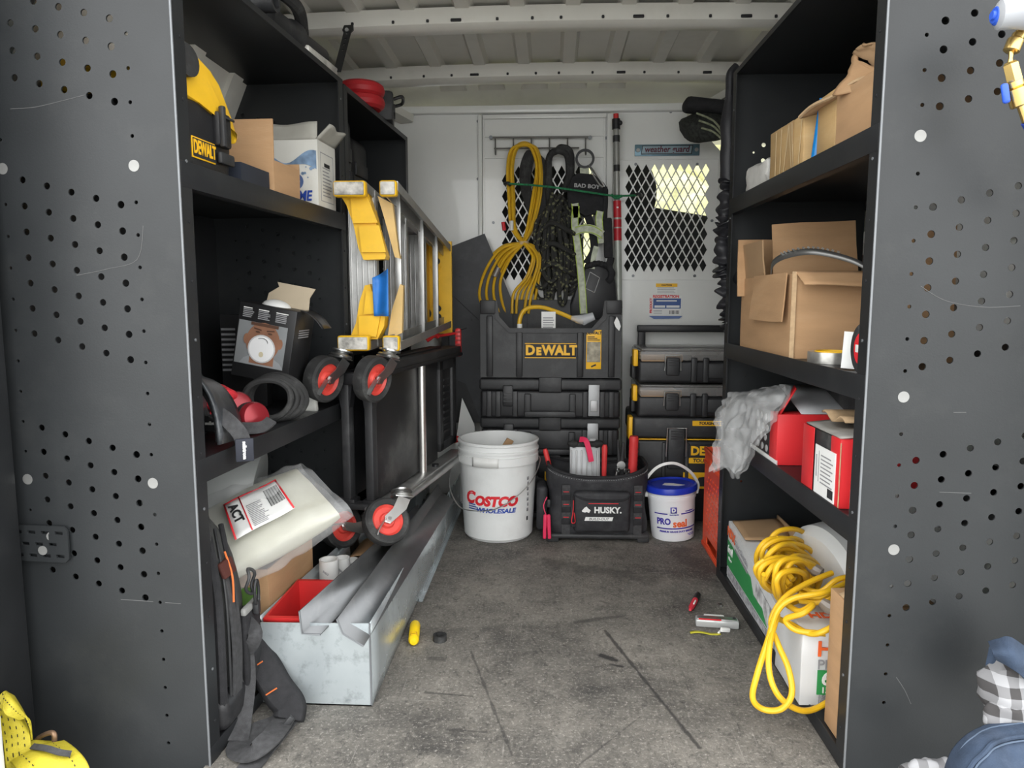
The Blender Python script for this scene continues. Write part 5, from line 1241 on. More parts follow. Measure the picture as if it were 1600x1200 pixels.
for k in range(11):   # lower fan to the left
    s_ = k / 10; yy = 3.10 + .018 * (k % 3)
    L_ = smooth_path([Y3(818, 380, yy), Y3(802 - 14 * s_, 384 + 14 * (1 - s_), yy), Y3(792 - 26 * s_, 404 + 10 * (1 - s_), yy - .01), Y3(782 - 33 * s_, 440, yy - .01), Y3(784 - 37 * s_, 470, yy), Y3(795 - 25 * s_, 500, yy + .01)], 7)
    B().tube(L_, .0062, 8).mk('cord_strand', CORD, hc)
for k in range(6):   # lower fan to the right
    s_ = k / 5; yy = 3.09 + .018 * (k % 3)
    L_ = smooth_path([Y3(818, 380, yy), Y3(829 + 6 * s_, 386 + 8 * (1 - s_), yy), Y3(832 + 14 * s_, 406 + 4 * s_, yy - .01), Y3(822 + 20 * s_, 434, yy - .01), Y3(803 + 34 * s_, 458 + 4 * s_, yy), Y3(800 + 32 * s_, 490, yy)], 7)
    B().tube(L_, .0062, 8).mk('cord_strand', CORD, hc)
B().lathe([(.018, -.007), (.022, -.007), (.022, .007), (.018, .007)], n=20, close=True).mk('cord_tie', M('twine', (.55, .40, .22), .8), hc, loc=Y3(818, 380, 3.11))
B().tube([Y3(779, 418, 3.085), Y3(773, 432, 3.085)], [.010, .013], 10).mk('cord_plug', M('dark_clear_plug', (.20, .17, .14), .2), hc)
B().tube([Y3(799, 345, 3.12), Y3(799, 360, 3.12)], .009, 10).mk('cord_tag', PAPER, hc)
B().tube([Y3(786, 347, 3.13), Y3(788, 360, 3.13)], .008, 10).mk('cord_tag', REDINK, hc)
# climbing rope bundle
ROPE = bpy.data.materials.new('flecked_rope'); ROPE.use_nodes = True
n = ROPE.node_tree.nodes; L = ROPE.node_tree.links; tcn = n.new('ShaderNodeTexCoord'); wv = n.new('ShaderNodeTexVoronoi'); wv.inputs['Scale'].default_value = 120
L.new(tcn.outputs['Object'], wv.inputs['Vector']); rmp = n.new('ShaderNodeValToRGB'); rmp.color_ramp.interpolation = 'CONSTANT'
rmp.color_ramp.elements[0].color = (.022, .022, .020, 1); rmp.color_ramp.elements[1].position = .76; rmp.color_ramp.elements[1].color = (.15, .15, .08, 1)
L.new(wv.outputs['Color'], rmp.inputs[0]); L.new(rmp.outputs[0], n['Principled BSDF'].inputs['Base Color']); n['Principled BSDF'].inputs['Roughness'].default_value = .8
rp = thing('rope_bundle', 'bundle of black and olive flecked rope hanging between cord and harness', 'rope', K(870, 240, 3.14))
h0 = rp.location.copy()
random.seed(5)
for k in range(2):
    o_ = k * 9
    B().tube(smooth_path([Y3(858 + k * 4, 330, 3.16), Y3(856 + o_ * .2, 262 - 10 * k, 3.15), Y3(861 + o_, 240 - 4 * k, 3.13), Y3(873 + o_ * .5, 236 - 6 * k, 3.12), Y3(886 + o_ * .6, 244 - 6 * k, 3.13), Y3(888 + o_ * .5, 275, 3.15), Y3(880 + o_ * .8, 300, 3.16)], 7), .013, 10).mk('thimble_loop', RUB, rp)
for k in range(13):
    x0_ = 846 + k * 4.2; x1_ = x0_ + random.uniform(-9, 9); yy = 3.10 + .055 * random.random(); zb = random.uniform(440, 476); wd = random.uniform(5, 12)
    B().tube(smooth_path([Y3(868 + random.uniform(-10, 14), random.uniform(300, 325), yy + .02), Y3(x0_ - wd * .5, 345, yy), Y3(x1_ - wd + 4 * math.sin(k), 395, yy), Y3(x1_ - wd, zb - 14, yy), Y3(x1_, zb, yy - .01), Y3(x1_ + wd, zb - 14, yy), Y3(x1_ + wd + 4 * math.cos(k), 400, yy + .01), Y3(x0_ + wd * .4, 350, yy + .01), Y3(872 + random.uniform(-12, 14), random.uniform(305, 335), yy + .03)], 7), .0098, 8).mk('rope_strand', ROPE, rp)
for k in range(3):
    yq = 352 + k * 32
    B().tube(smooth_path([Y3(846, yq + 8, 3.11), Y3(862, yq - 4, 3.085), Y3(884, yq + 6, 3.085), Y3(898, yq + 14, 3.11)], 7), .0105, 8).mk('rope_wrap', ROPE, rp)
dk = thing('dark_cable_hank', 'hank of thin dark cable hanging behind the yellow cord', 'cable', K(830, 245, 3.16))
h0 = dk.location.copy()
for k in range(7):
    o_ = k * 2.2
    B().tube(smooth_path([Y3(832 + o_, 345, 3.165), Y3(816 + o_, 300, 3.16), Y3(814 + o_ * 1.2, 262, 3.16), Y3(826 + o_, 236 + k, 3.155), Y3(842 + o_, 262, 3.16), Y3(843 + o_ * .8, 310, 3.165), Y3(836 + o_, 350, 3.165)], 6), .0055, 6).mk('cable_strand', RUB, dk)
# safety harness
ha = thing('safety_harness', 'black safety harness with lime reflective straps hanging on the bulkhead', 'harness', K(915, 250, 3.15))
h0 = ha.location.copy()
def prsm(pp, y, d, nm, mat, par, bev=0, jit=0):
    poly = [((at(a_, b_, y=y) - h0).x, (at(a_, b_, y=y) - h0).z) for a_, b_ in pp]
    b = B().prism(poly, d, 'y', y - h0.y)
    if bev: bmesh.ops.bevel(b.bm, geom=b.bm.edges[:], offset=bev, segments=2, affect='EDGES', profile=.5)
    return b.mk(nm, mat, par)
LIME = M('lime_webbing', (.50, .53, .42), .7, 0, .25, 60, .2, 300); LED = M('lime_edge', (.45, .60, .08), .6)
B().lathe([(.030, -.005), (.040, -.005), (.040, .005), (.030, .005)], n=32, close=True).mk('d_ring', BLK, ha, loc=Y3(914, 248, 3.13), rot=(PI / 2, 0, 0))
B().tube([Y3(913, 262, 3.135), Y3(914, 276, 3.13)], 0, flat=(.038, .012), up=(0, -1, 0)).mk('reflective_strap', LIME, ha)
yk = prsm([(893, 276), (903, 270), (928, 272), (943, 284), (951, 296), (948, 325), (940, 335), (925, 332), (915, 340), (902, 328), (888, 325), (886, 300)], 3.11, .035, 'yoke_pad', FAB, ha, .006)
text('lettering', 'BAD BOY', .022, M('print_grey', (.45, .45, .45), .6), yk, Y3(917, 291, 3.105), (PI / 2, .08, 0), bold=.0006, sx=1.15)
for pp in ([(900, 322), (898, 350), (902, 380), (908, 430), (912, 490)], [(938, 330), (936, 345), (940, 380)], [(898, 318), (901, 340)]):
    B().tube(smooth_path([Y3(a_, b_, 3.105) for a_, b_ in pp], 6), 0, flat=(.030, .004), up=(0, -1, 0)).mk('reflective_strap', LIME, ha)
    for s_ in (-5.2, 5.2): B().tube(smooth_path([Y3(a_ + s_, b_, 3.103) for a_, b_ in pp], 6), .0018, 6).mk('strap_edge', LED, ha)
B().tube(smooth_path([Y3(899, 361, 3.095), Y3(915, 357, 3.085), Y3(930, 360, 3.085), Y3(941, 367, 3.09)], 6), 0, flat=(.036, .004), up=(0, -1, .1)).mk('chest_strap', LIME, ha)
for s_ in (-5.5, 5.5): B().tube(smooth_path([Y3(899, 361 + s_, 3.092), Y3(915, 357 + s_, 3.082), Y3(930, 360 + s_, 3.082), Y3(941, 367 + s_, 3.087)], 6), .002, 6).mk('strap_edge', LED, ha)
text('lettering', 'Werner', .018, M('print_grey'), ha, Y3(922, 359, 3.080), (PI / 2, .15, 0), shear=.2) if False else None
B().tube(smooth_path([Y3(918, 335, 3.12), Y3(925, 360, 3.12), Y3(928, 390, 3.12), Y3(916, 412, 3.11)], 6), 0, flat=(.032, .006), up=(0, -1, 0)).mk('black_strap', FAB, ha)
B().tube(smooth_path([Y3(925, 420, 3.1), Y3(928, 400, 3.11), Y3(932, 385, 3.11)], 6), 0, flat=(.022, .004), up=(0, -1, 0)).mk('reflective_strap', LIME, ha)
sb = prsm([(890, 475), (905, 440), (915, 412), (930, 408), (950, 420), (962, 438), (965, 475), (960, 500), (892, 500)], 3.105, .05, 'seat_pad', M('black_vinyl', (.020, .020, .022), .45, 0, .2, 20, .2, 60), ha, .012)
for a_, b_ in (((922, 425), (914, 450)), ((937, 434), (929, 457)), ((922, 425), (937, 434)), ((914, 450), (929, 457))): B().tube([Y3(*a_, 3.104), Y3(*b_, 3.104)], .0014, 5).mk('stitch_line', M('print_grey'), sb)
for k in range(7): B().sph(Y3(918 + k * 5.5, 411 + abs(k - 3) * 1.5, 3.10), .014, (1, .8, .9)).jit(.004, 50, k).mk('ruffle', FAB, ha)
ly = thing('shock_lanyard', 'black shock absorber lanyard with carabiner beside the red striped pole', 'lanyard', K(945, 300, 3.13))
h0 = ly.location.copy()
B().tube(smooth_path([Y3(919, 258, 3.12), Y3(930, 270, 3.11), Y3(941, 286, 3.11), Y3(944, 292, 3.11), Y3(938, 290, 3.11), Y3(926, 273, 3.11)], 5), .0045, 8).mk('carabiner', STEEL, ly)
B().tube(smooth_path([Y3(945, 292, 3.11), Y3(946, 315, 3.11), Y3(944, 345, 3.11)], 5), .011, 8).mk('lanyard_cord', FAB, ly)
B().box(Y3(950, 372, 3.105), (.036, .025, .165), (0, -.05, 0), .006).mk('absorber_pack', FAB, ly)
B().tube(smooth_path([Y3(955, 402, 3.11), Y3(952, 415, 3.10), Y3(956, 430, 3.10), Y3(950, 440, 3.11)], 5), .014, 8).jit(.004, 50).mk('lanyard_tail', FAB, ly)
# telescopic pole
po = thing('telescopic_pole', 'tall grey telescopic pole with red bands standing against the bulkhead', 'pole', (at(969, 640, y=3.15).x, 3.15, .001))
h0 = po.location.copy()
GP = M('grey_fibreglass', (.40, .42, .38), .4, .2, .1, 20)
def seg(y0, y1, r_, nm, mat): B().tube([Y3(962.5 + (y0 - 180) * .014, y0, 3.15), Y3(962.5 + (y1 - 180) * .014, y1, 3.15)], r_, 16).mk(nm, mat, po)
B().tube([Y3(967, 470, 3.15), (0, 0, 0)], .0155, 16).mk('pole_tube', GP, po)
seg(314, 480, .0155, 'pole_tube', GP); seg(200, 316, .0125, 'pole_tube', M('smoked_tube', (.28, .28, .26), .3, .2, .2, 10)); 
for a_, b_ in ((314, 340), (343, 355), (357, 376)): seg(a_, b_, .0168, 'red_band', M('red_band', (.48, .02, .03), .4))
B().b2(-.004, .004, -.001, .001, -.003, .003).mk('band_mark', PAPER, po, loc=Y3(965, 324, 3.131))
seg(212, 222, .015, 'pole_collar', BLK2); seg(258, 268, .0135, 'pole_collar', BLK2)
seg(186, 202, .017, 'pole_clamp', BLK); seg(178, 187, .011, 'pole_tip', RED)
B().sph(Y3(969, 192, 3.14), .010).mk('clamp_knob', BLK, po)
# green bungee
bg2 = thing('bungee_cord', 'green bungee cord stretched across the harness to the mesh window', 'bungee cord', K(900, 290, 3.07))
h0 = bg2.location.copy()
B().tube(smooth_path([Y3(795, 287, 3.10), Y3(840, 290, 3.075), Y3(890, 296, 3.065), Y3(930, 302, 3.075), Y3(962, 306, 3.115), Y3(995, 305, 3.17)], 8), .0042, 8).mk('bungee', M('green_braid', (.02, .19, .075), .7, 0, .5, 120), bg2)
B().tube(smooth_path([Y3(955, 304, 3.12), Y3(962, 309, 3.125), Y3(972, 306, 3.125)], 6), .006, 8).mk('knot', M('green_braid'), bg2)
for (a_, b_, c_) in ((792, 287, 3.11), (997, 304, 3.17)): B().tube(smooth_path([Y3(a_ - 4, b_, c_), Y3(a_ + 2, b_ - 1, c_ - .01), Y3(a_ + 5, b_ + 2, c_ + .02)], 5), .007, 8).mk('bungee_hook', BLK, bg2)
# plate and stickers
wg = thing('name_plate', 'blue-grey metal name plate above the right mesh window', 'sign', (0, 0, 0))
a_, b_ = at(992, 226, y=YB - .008), at(1093, 243, y=YB - .008)
PT = M('plate_blue', (.13, .22, .27), .35, .4, .15, 20); 
B().b2(a_.x, b_.x, YB - .009, YB - .003, b_.z, a_.z, .002).mk('plate', PT, wg)
B().prism([(a_.x + .026, b_.z + .006), (b_.x - .034, b_.z + .006), (b_.x - .028, a_.z - .005), (a_.x + .032, a_.z - .005)], .002, 'y', YB - .011).mk('plate_border', INK, wg)
B().prism([(a_.x + .029, b_.z + .009), (b_.x - .037, b_.z + .009), (b_.x - .032, a_.z - .008), (a_.x + .034, a_.z - .008)], .002, 'y', YB - .012).mk('plate_field', M('plate_field', (.25, .33, .37), .35, .3), wg)
text('plate_text', 'weather guard', .035, M('maroon_ink', (.10, .015, .03), .5), wg, ((a_.x + b_.x) / 2 - .002, YB - .0126, (a_.z + b_.z) / 2 + .002), bold=.0008, shear=.18, sx=.92)
for x in (a_.x + .014, b_.x - .014): B().cyl((x, YB - .011, (a_.z + b_.z) / 2), .008, .006, (PI / 2, 0, 0), n=14).mk('plate_screw', BOLT, wg)
cs = thing('caution_sticker', 'small yellow-topped caution sticker below the right mesh window', 'sticker', (0, 0, 0))
a_, b_ = at(1025, 443, y=YB - .004), at(1058, 460, y=YB - .004)
B().b2(a_.x, b_.x, YB - .0045, YB - .003, b_.z, a_.z).mk('sticker_paper', PAPER, cs); B().b2(a_.x, b_.x, YB - .0052, YB - .004, a_.z - .015, a_.z).mk('sticker_band', DWY, cs)
text('sticker_text', 'CAUTION', .010, INK, cs, ((a_.x + b_.x) / 2, YB - .0058, a_.z - .0075), bold=.0003)
for k in range(4): B().b2(a_.x + .006, b_.x - .008 - .006 * (k % 2), YB - .0052, YB - .004, b_.z + .006 + k * .007, b_.z + .008 + k * .007).mk('sticker_line', GREYINK, cs)
rs_ = thing('registration_sticker', 'blue and white product registration sticker with red lettering on the bulkhead', 'sticker', (0, 0, 0))
a_, b_ = at(1015, 462, y=YB - .004), at(1064, 493, y=YB - .004)
B().b2(a_.x, b_.x, YB - .0045, YB - .003, b_.z, a_.z).mk('sticker_paper', PAPER, rs_)
text('sticker_text', 'REGISTRATION', .0165, REDINK, rs_, ((a_.x + b_.x) / 2 + .002, YB - .0055, a_.z - .004), bold=.0006, sx=1.0)
text('sticker_text', 'PRODUCT', .014, REDINK, rs_, (a_.x + .007, YB - .0055, (a_.z + b_.z) / 2), (PI / 2, -PI / 2, 0), bold=.0006)
B().b2(a_.x + .016, b_.x - .002, YB - .0055, YB - .004, b_.z + .030, a_.z - .012).mk('sticker_block', M('sticker_blue', (.05, .10, .28), .5), rs_)
B().b2(a_.x + .022, a_.x + .068, YB - .0062, YB - .005, b_.z + .034, b_.z + .044).mk('sticker_field', PAPER, rs_); B().b2(a_.x + .074, b_.x - .008, YB - .0062, YB - .005, b_.z + .034, b_.z + .044).mk('sticker_field', PAPER, rs_)
for k in range(8): B().b2(b_.x - .05 + k * .0055, b_.x - .0475 + k * .0055, YB - .0055, YB - .004, b_.z + .006, b_.z + .022).mk('barcode_bar', INK, rs_)
for k in range(3): B().b2(a_.x + .018, a_.x + .055, YB - .0055, YB - .004, b_.z + .008 + k * .006, b_.z + .010 + k * .006).mk('sticker_line', GREYINK, rs_)
B().b2(a_.x + .03, b_.x - .02, YB - .0062, YB - .005, a_.z - .025, a_.z - .020).mk('sticker_line', PAPER, rs_)
B().prism([(a_.x - .002, b_.z - .002), (b_.x + .006, b_.z - .002), (b_.x - .008, b_.z - .013), (a_.x + .02, b_.z - .015)], .004, 'y', YB - .010).mk('sticker_curl', M('sticker_blue2', (.10, .16, .34), .5), rs_)
# black ruched sleeve hanging by the right unit
sl = thing('ruched_sleeve', 'long black ruched fabric sleeve hanging beside the right shelf unit', 'sleeve', at(1146, 118, y=2.33))
h0 = sl.location.copy()
SF = M('black_satin_fabric', (.020, .020, .023), .5, 0, .25, 30, .25, 140)
B().tube(smooth_path([Y3(1150, 104, 2.34), Y3(1141, 116, 2.33), Y3(1140, 140, 2.33), Y3(1139, 165, 2.33)], 6), .012, 10).mk('sleeve_cord', SF, sl)
B().tube(smooth_path([Y3(1141, 150, 2.33), Y3(1139, 200, 2.33), Y3(1138, 245, 2.33), Y3(1138, 285, 2.33)], 10), [.014 + .012 * min(1, k / 10) for k in range(31)], 14).jit(.005, 18).mk('sleeve_plain', SF, sl)
base = smooth_path([Y3(1137, 282, 2.33), Y3(1134, 320, 2.33), Y3(1130, 360, 2.325), Y3(1129, 400, 2.325), Y3(1133, 440, 2.325), Y3(1138, 480, 2.325), Y3(1145, 505, 2.325), Y3(1150, 515, 2.325)], 26)
rad = []
for k in range(len(base)):
    f = k / len(base); rad.append((.020 + .008 * f) * (1 + .32 * math.sin(k * .72 + 2 * math.sin(k * .13)) + .15 * math.sin(k * .41)))
bs = B().tube(base, rad, 18)
for v_ in bs.bm.verts:
    q = v_.co * 28; v_.co += Vector((noise.noise(q), noise.noise(q + Vector((9, 0, 0))), noise.noise(q + Vector((0, 9, 0))) * 1.4)) * .009
bs.mk('sleeve_ruched', SF, sl)
B().tube(smooth_path([Y3(1150, 490, 2.32), Y3(1148, 455, 2.31), Y3(1152, 435, 2.28), Y3(1165, 424, 2.2), Y3(1182, 424, 2.15)], 8), .014, 10).jit(.006, 50).mk('sleeve_tail', SF, sl)
# dark woven bag tucked by the roof corner
wbag = thing('woven_bag', 'dark woven bag stuffed in the roof corner above the right mesh window', 'bag', at(1103, 195, y=3.02))
B().sph((0, 0, 0), .1, (.95, .8, .80)).jit(.05, 9, 4).mk('bag_body', M('woven_black', (.03, .032, .028), .8, 0, .6, 90, .5, 160), wbag)
B().box((-.0, -.05, .055), (.20, .10, .05), (0, .12, 0), .02, 3).mk('bag_flap', FAB, wbag)
for k in range(3): B().tube(smooth_path([(-.055 + .01 * k, -.085, .025 - .028 * k), (.01, -.10, -.01 - .02 * k), (.055, -.085, -.06 - .012 * k)], 6), .004, 6).mk('bag_band', M('pale_weave', (.28, .30, .20), .8, 0, .4, 120), wbag)
# ================================================================ RIGHT SIDE: TOP SHELF
ZR1, ZR2, ZR3, ZR4 = 1.1837, .7507, .4837, .0307
random.seed(21)
TAN = M('tan_kraft', (.50, .33, .15), .7, 0, .1, 6, .15, 80, dirt=(.62, .45, .25), dirt_amt=.4, dirt_scale=7, stretch=(1, 1, 4))
wbg = tag(B().box((0, 0, .04), (.09, .16, .08), (0, 0, 0), .012, 3).sub(2).jit(.014, 24, 3).mk('white_pouch', M('white_film_bag', (.62, .61, .58), .35, 0, .12, 30), loc=(rx(2.08) + .065, 2.09, ZR1 - .002), rot=(0, 0, .1)), 'crumpled white pouch at the far end of the right top shelf', 'pouch')
bA_ = thing('taped_carton', 'tan taped carton on the right top shelf beside the white pouch', 'box', (rx(1.80) + .125, 1.81, ZR1), (0, 0, RA + .02))
B().b2(-.115, .115, -.10, .12, 0, .118, .003).sub(2).jit(.003, 12, 2).mk('carton_body', TAN, bA_)
for k in range(6):
    y0_ = -.08 + .19 * random.random(); B().tube([(-.1165, y0_, .004), (-.1165, y0_ + random.uniform(-.05, .05), .112)], 0, flat=(.003, .0008), up=(1, 0, 0)).mk('tape_crease', M('tape_shine', (.62, .48, .28), .25), bA_)
B().b2(-.1168, -.1160, -.04, -.002, .002, .116).mk('packing_tape', M('brown_tape', (.46, .30, .14), .22), bA_)
blu = tag(B().cyl((0, 0, .07), .011, .14, n=16).mk('blue_tube', M('bright_blue', (.01, .20, .55), .25), loc=(rx(1.69) + .035, 1.69, ZR1), rot=(R(8), R(3), 0)), 'bright blue tube standing between the tan carton and the open box', 'tube')
cb = thing('brown_carton', 'brown carton standing behind the blue tube on the right top shelf', 'box', (rx(1.62) + .16, 1.625, ZR1), (0, 0, 0))
B().b2(-.13, .13, -.05, .05, 0, .135, .002).sub(1).jit(.002, 9).mk('carton_body', TAN, cb)
cC = carton('open_carton', 'open cardboard box with torn lifted flaps, nearest on the right top shelf', (rx(1.43) + .165, 1.44, ZR1), RA, .29, .21, .115, hts=(.115, .115, .112, .115))
h0 = cC.location.copy()
P1, P2 = Y3(1252, 184, 1.70), Y3(1386, 116, 1.37)
P3, P4 = Vector((.83, 1.37, 1.31)) - h0, Vector((.80, 1.70, 1.335)) - h0
B().grid(lambda u, q: P1.lerp(P2, u).lerp(P4.lerp(P3, u), q) + Vector((0, 0, .014 * math.sin(u * 3.1) + .004 * math.sin(u * 11 + q * 5))), 20, 10).mk('big_flap', CARD, cC, solid=.007)
B().tube([P1.lerp(P2, k / 20) + Vector((-.001, -.002, .014 * math.sin(k / 20 * 3.1) + .004 * math.sin(k / 20 * 11))) for k in range(21)], .0042, 6).mk('corrugated_edge', CARD2, cC)
def qd(a_, b_, c_, d_, nm, mat, am=.008):
    A, Bq, C, D = (Y3(*t_) for t_ in (a_, b_, c_, d_))
    B().grid(lambda u, q: A.lerp(Bq, u).lerp(D.lerp(C, u), q) + Vector((.6, -.6, .2)) * noise.noise(Vector((u * 4, q * 4, a_[0] * .1))) * am, 12, 10).mk(nm, mat, cC, solid=.004)
qd((1305, 148, 1.52), (1338, 84, 1.52), (1386, 118, 1.42), (1386, 140, 1.40), 'standing_flap', CARD, .016)
qd((1336, 82, 1.54), (1345, 70, 1.50), (1392, 66, 1.44), (1392, 120, 1.44), 'standing_flap', CARDI, .016)
# ================================================================ RIGHT SIDE: MIDDLE SHELF
y0 = 1.71
cD = carton('large_carton', 'large open cardboard box with a side flap on the right middle shelf', (rx(1.93) + .165, 1.93, ZR2), RA, .31, .44, .20, hts=(.20, .21, .195, .20), flaps=(('f', .055, 2.2, .04),))
sf = B().b2(-.003, .0, -.13, .13, -.115, .0).sub(2).jit(.003, 14).mk('side_flap', CARD, cD, loc=(-.163, -.06, .198), rot=(0, R(4), 0))
B().b2(-.010, .0, -.002, .002, 0, .2).mk('corner_bead', CARD2, cD, loc=(-.153, -.222, 0))
B().box((0, 0, 0), (.22, .004, .19), (R(-6), R(-2), 0)).sub(2).jit(.004, 8).mk('standing_flap', CARD, cD, loc=(-.01, .06, .245))
B().box((0, 0, 0), (.15, .004, .16), (R(-4), 0, .1)).sub(1).jit(.004, 9).mk('standing_flap', CARD, cD, loc=(-.10, .205, .225))
B().b2(-.002, .002, -.1, .1, 0, .1).sub(1).jit(.003, 9).mk('standing_flap', CARDI, cD, loc=(-.15, .12, .19), rot=(0, -.1, 0))
cE = thing('spare_cardboard', 'sheet of cardboard standing at the front of the right middle shelf', 'cardboard', (rx(1.5) + .235, 1.60, ZR2), (0, 0, .2))
B().box((0, 0, .16), (.16, .005, .32), (R(-4), 0, 0)).sub(2).jit(.004, 8).mk('sheet', CARD, cE)
bs_ = thing('bandsaw_blade', 'curved steel bandsaw blade sticking up from the large carton', 'saw blade', (.63, 1.80, .94))
h0 = bs_.location.copy()
arc = smooth_path([Y3(1204, 430, 1.86), Y3(1207, 412, 1.84), Y3(1225, 400, 1.80), Y3(1262, 393, 1.75), Y3(1300, 398, 1.72), Y3(1345, 413, 1.68), Y3(1380, 440, 1.66)], 10)
B().tube(arc, 0, flat=(.019, .0015), up=(0, -.45, 1)).mk('blade', M('blade_steel', (.20, .20, .20), .35, .8), bs_) if False else None
b = B()
up_ = Vector((0, -.25, 1)).normalized()
A_ = [b.bm.verts.new(p + Vector((0, 0, .007))) for p in arc]; C_ = [b.bm.verts.new(p + Vector((0, -.006, -.008))) for p in arc]
for k in range(len(arc) - 1): b.bm.faces.new((A_[k], A_[k + 1], C_[k + 1], C_[k]))
b.mk('blade', M('blade_steel', (.16, .16, .155), .38, .7), bs_, solid=.0012)
for k in range(18, 44, 2): B().box(arc[k] + Vector((0, -.004, .009)), (.006, .001, .004), (0, .5, 0)).mk('tooth', STEEL, bs_)
tr = thing('tape_roll', 'foil tape roll lying by the edge of the right middle shelf', 'tape', (rx(1.60) + .060, 1.605, ZR2))
B().lathe([(.036, 0), (.050, 0), (.050, .024), (.036, .024)], n=40, close=True).mk('tape', M('foil_tape', (.50, .49, .46), .3, .7, .4, 30), tr)
B().lathe([(.033, 0), (.036, 0), (.036, .026), (.033, .026)], n=40, close=True).mk('core', YEL, tr)
wc = tag(B().box((0, 0, .036), (.10, .0015, .072), (R(-8), R(4), R(-12))).mk('white_card', PAPER, loc=(rx(1.44) + .065, 1.435, ZR2)), 'blank white card leaning at the front of the right middle shelf', 'card')
bt = thing('black_tape_roll', 'black tape roll with red and white label at the shelf front edge', 'tape', (rx(1.36) + .034, 1.352, ZR2 + .047), (0, 0, 0))
B().lathe([(.026, -.022), (.047, -.022), (.047, .022), (.026, .022)], n=40, close=True).mk('tape', RUB, bt, rot=(0, PI / 2, .02))
d_ = B().lathe([(0.001, -.001), (.030, -.001), (.030, .001), (0.001, .001)], n=32).mk('label', REDINK, bt, rot=(0, PI / 2, .02), loc=(-.0225 * math.cos(.02), -.0225 * math.sin(.02), 0))
B().b2(-.0245, -.0235, -.022, .022, -.007, .007, .0004).mk('label_band', PAPER, bt)
bb_ = tag(B().box((0, 0, .04), (.05, .06, .08), (0, 0, 0), .012, 3).mk('black_pouch', FAB, loc=(rx(1.5) + .135, 1.50, ZR2)), 'small black pouch against the large carton', 'pouch')
# ================================================================ RIGHT SIDE: LOWER SHELF
DK = M('dark_print_card', (.030, .030, .032), .4, 0, .5, 14, dirt=(.18, .17, .16), dirt_amt=.5, dirt_scale=10)
RC = M('red_print_card', (.62, .025, .03), .36, 0, .06, 10)
e_ = thing('fastener_box', 'red and black printed fastener box under the plastic bag', 'box', (rx(1.88) + .10, 1.885, ZR3), (0, 0, RA))
B().b2(-.095, .095, -.115, .10, 0, .125, .002).mk('carton_body', DK, e_)
B().b2(-.0965, .0965, -.1165, -.060, -.0, .126, .001).mk('red_end', RC, e_)
B().b2(-.097, -.093, -.1165, .10, .0, .012).mk('white_hem', PAPER, e_)
for r in range(4):
    for c_ in range(3): B().lathe([(0, -.0006), (.009, -.0006), (.009, .0006), (0, .0006)], n=14).mk('print_badge', M('badge_grey', (.45, .45, .45), .5), e_, loc=(-.0956, -.035 + c_ * .035 + .012 * (r % 2), .026 + r * .026), rot=(0, PI / 2, 0))
sfl = B().grid(lambda u, q: Vector((-.09 + .035 * q + .02 * u, -.115 + .07 * u, .127 + .062 * q)), 4, 4).mk('lifted_flap', RC, e_, solid=.003)
lidg = B().grid(lambda u, q: Vector((-.04 + .15 * u, -.115 + .17 * q, .128 + .05 * q)), 4, 4).mk('lid', M('grey_lid', (.45, .46, .47), .5), e_, solid=.003)
sp2 = thing('anchor_box', 'black box lettered STRONG-POINT standing at the back of the lower right shelf', 'box', (rx(1.9) + .28, 1.84, ZR3), (0, 0, RA))
B().b2(-.11, .09, -.14, .16, 0, .185, .002).mk('carton_body', DK, sp2)
text('lettering', 'STRONG-POINT', .020, PAPER, sp2, (-.005, -.1408, .160), bold=.0004)
f_ = thing('fastener_box', 'battered red and black fastener box with white label, nearest on lower right shelf', 'box', (rx(1.49) + .085, 1.49, ZR3), (0, 0, RA))
B().b2(-.08, .08, -.09, .10, 0, .135, .002).sub(1).jit(.003, 12, 4).mk('carton_body', DK, f_)
B().b2(-.0825, .0815, -.0925, -.045, 0.0, .1365, .002).mk('red_end', RC, f_)
B().b2(-.0835, -.0820, .04, .102, .0, .136, .0005).mk('red_panel', RC, f_)
B().b2(-.0840, -.0826, -.075, .028, .004, .105).mk('white_label', PAPER, f_)
for k in range(8): B().b2(-.0848, -.0838, -.065 + .01 * (k % 2), -.005, .03 + k * .008, .0325 + k * .008).mk('label_line', GREYINK, f_)
for k in range(9): B().b2(-.0848, -.0838, -.07 + k * .003, -.0685 + k * .003, .010, .028).mk('label_barcode', INK, f_)
B().b2(-.0848, -.0838, .004, .006, .03, .095).mk('label_rule', GREYINK, f_); B().tube([(-.0845, .015, .04), (-.0845, .017, .085)], .002, 6).mk('label_screw', GREYINK, f_)
B().grid(lambda u, q: Vector((-.08 + .16 * q, -.085 + .18 * u, .138 + .012 * math.sin(u * 7) * q + .01 * q)), 14, 8).mk('lid', M('scuffed_grey_lid', (.28, .27, .25), .6, 0, .5, 12), f_, solid=.003)
B().grid(lambda u, q: Vector((-.05 + .13 * q, -.03 + .12 * u, .160 + .008 * math.sin(u * 9))), 10, 6).mk('torn_flap', CARD2, f_, solid=.004)
B().b2(-.0826, -.0812, -.0935, -.0915, .0, .13).mk('corner_tear', CARD2, f_)
sg_ = tag(B().b2(-.06, .06, -.008, 0, 0, .045, .001).mk('white_small_box', PAPER, loc=(rx(1.36) + .075, 1.375, ZR3), rot=(0, 0, 0)), 'small white carton below the red box end at the shelf front', 'box')
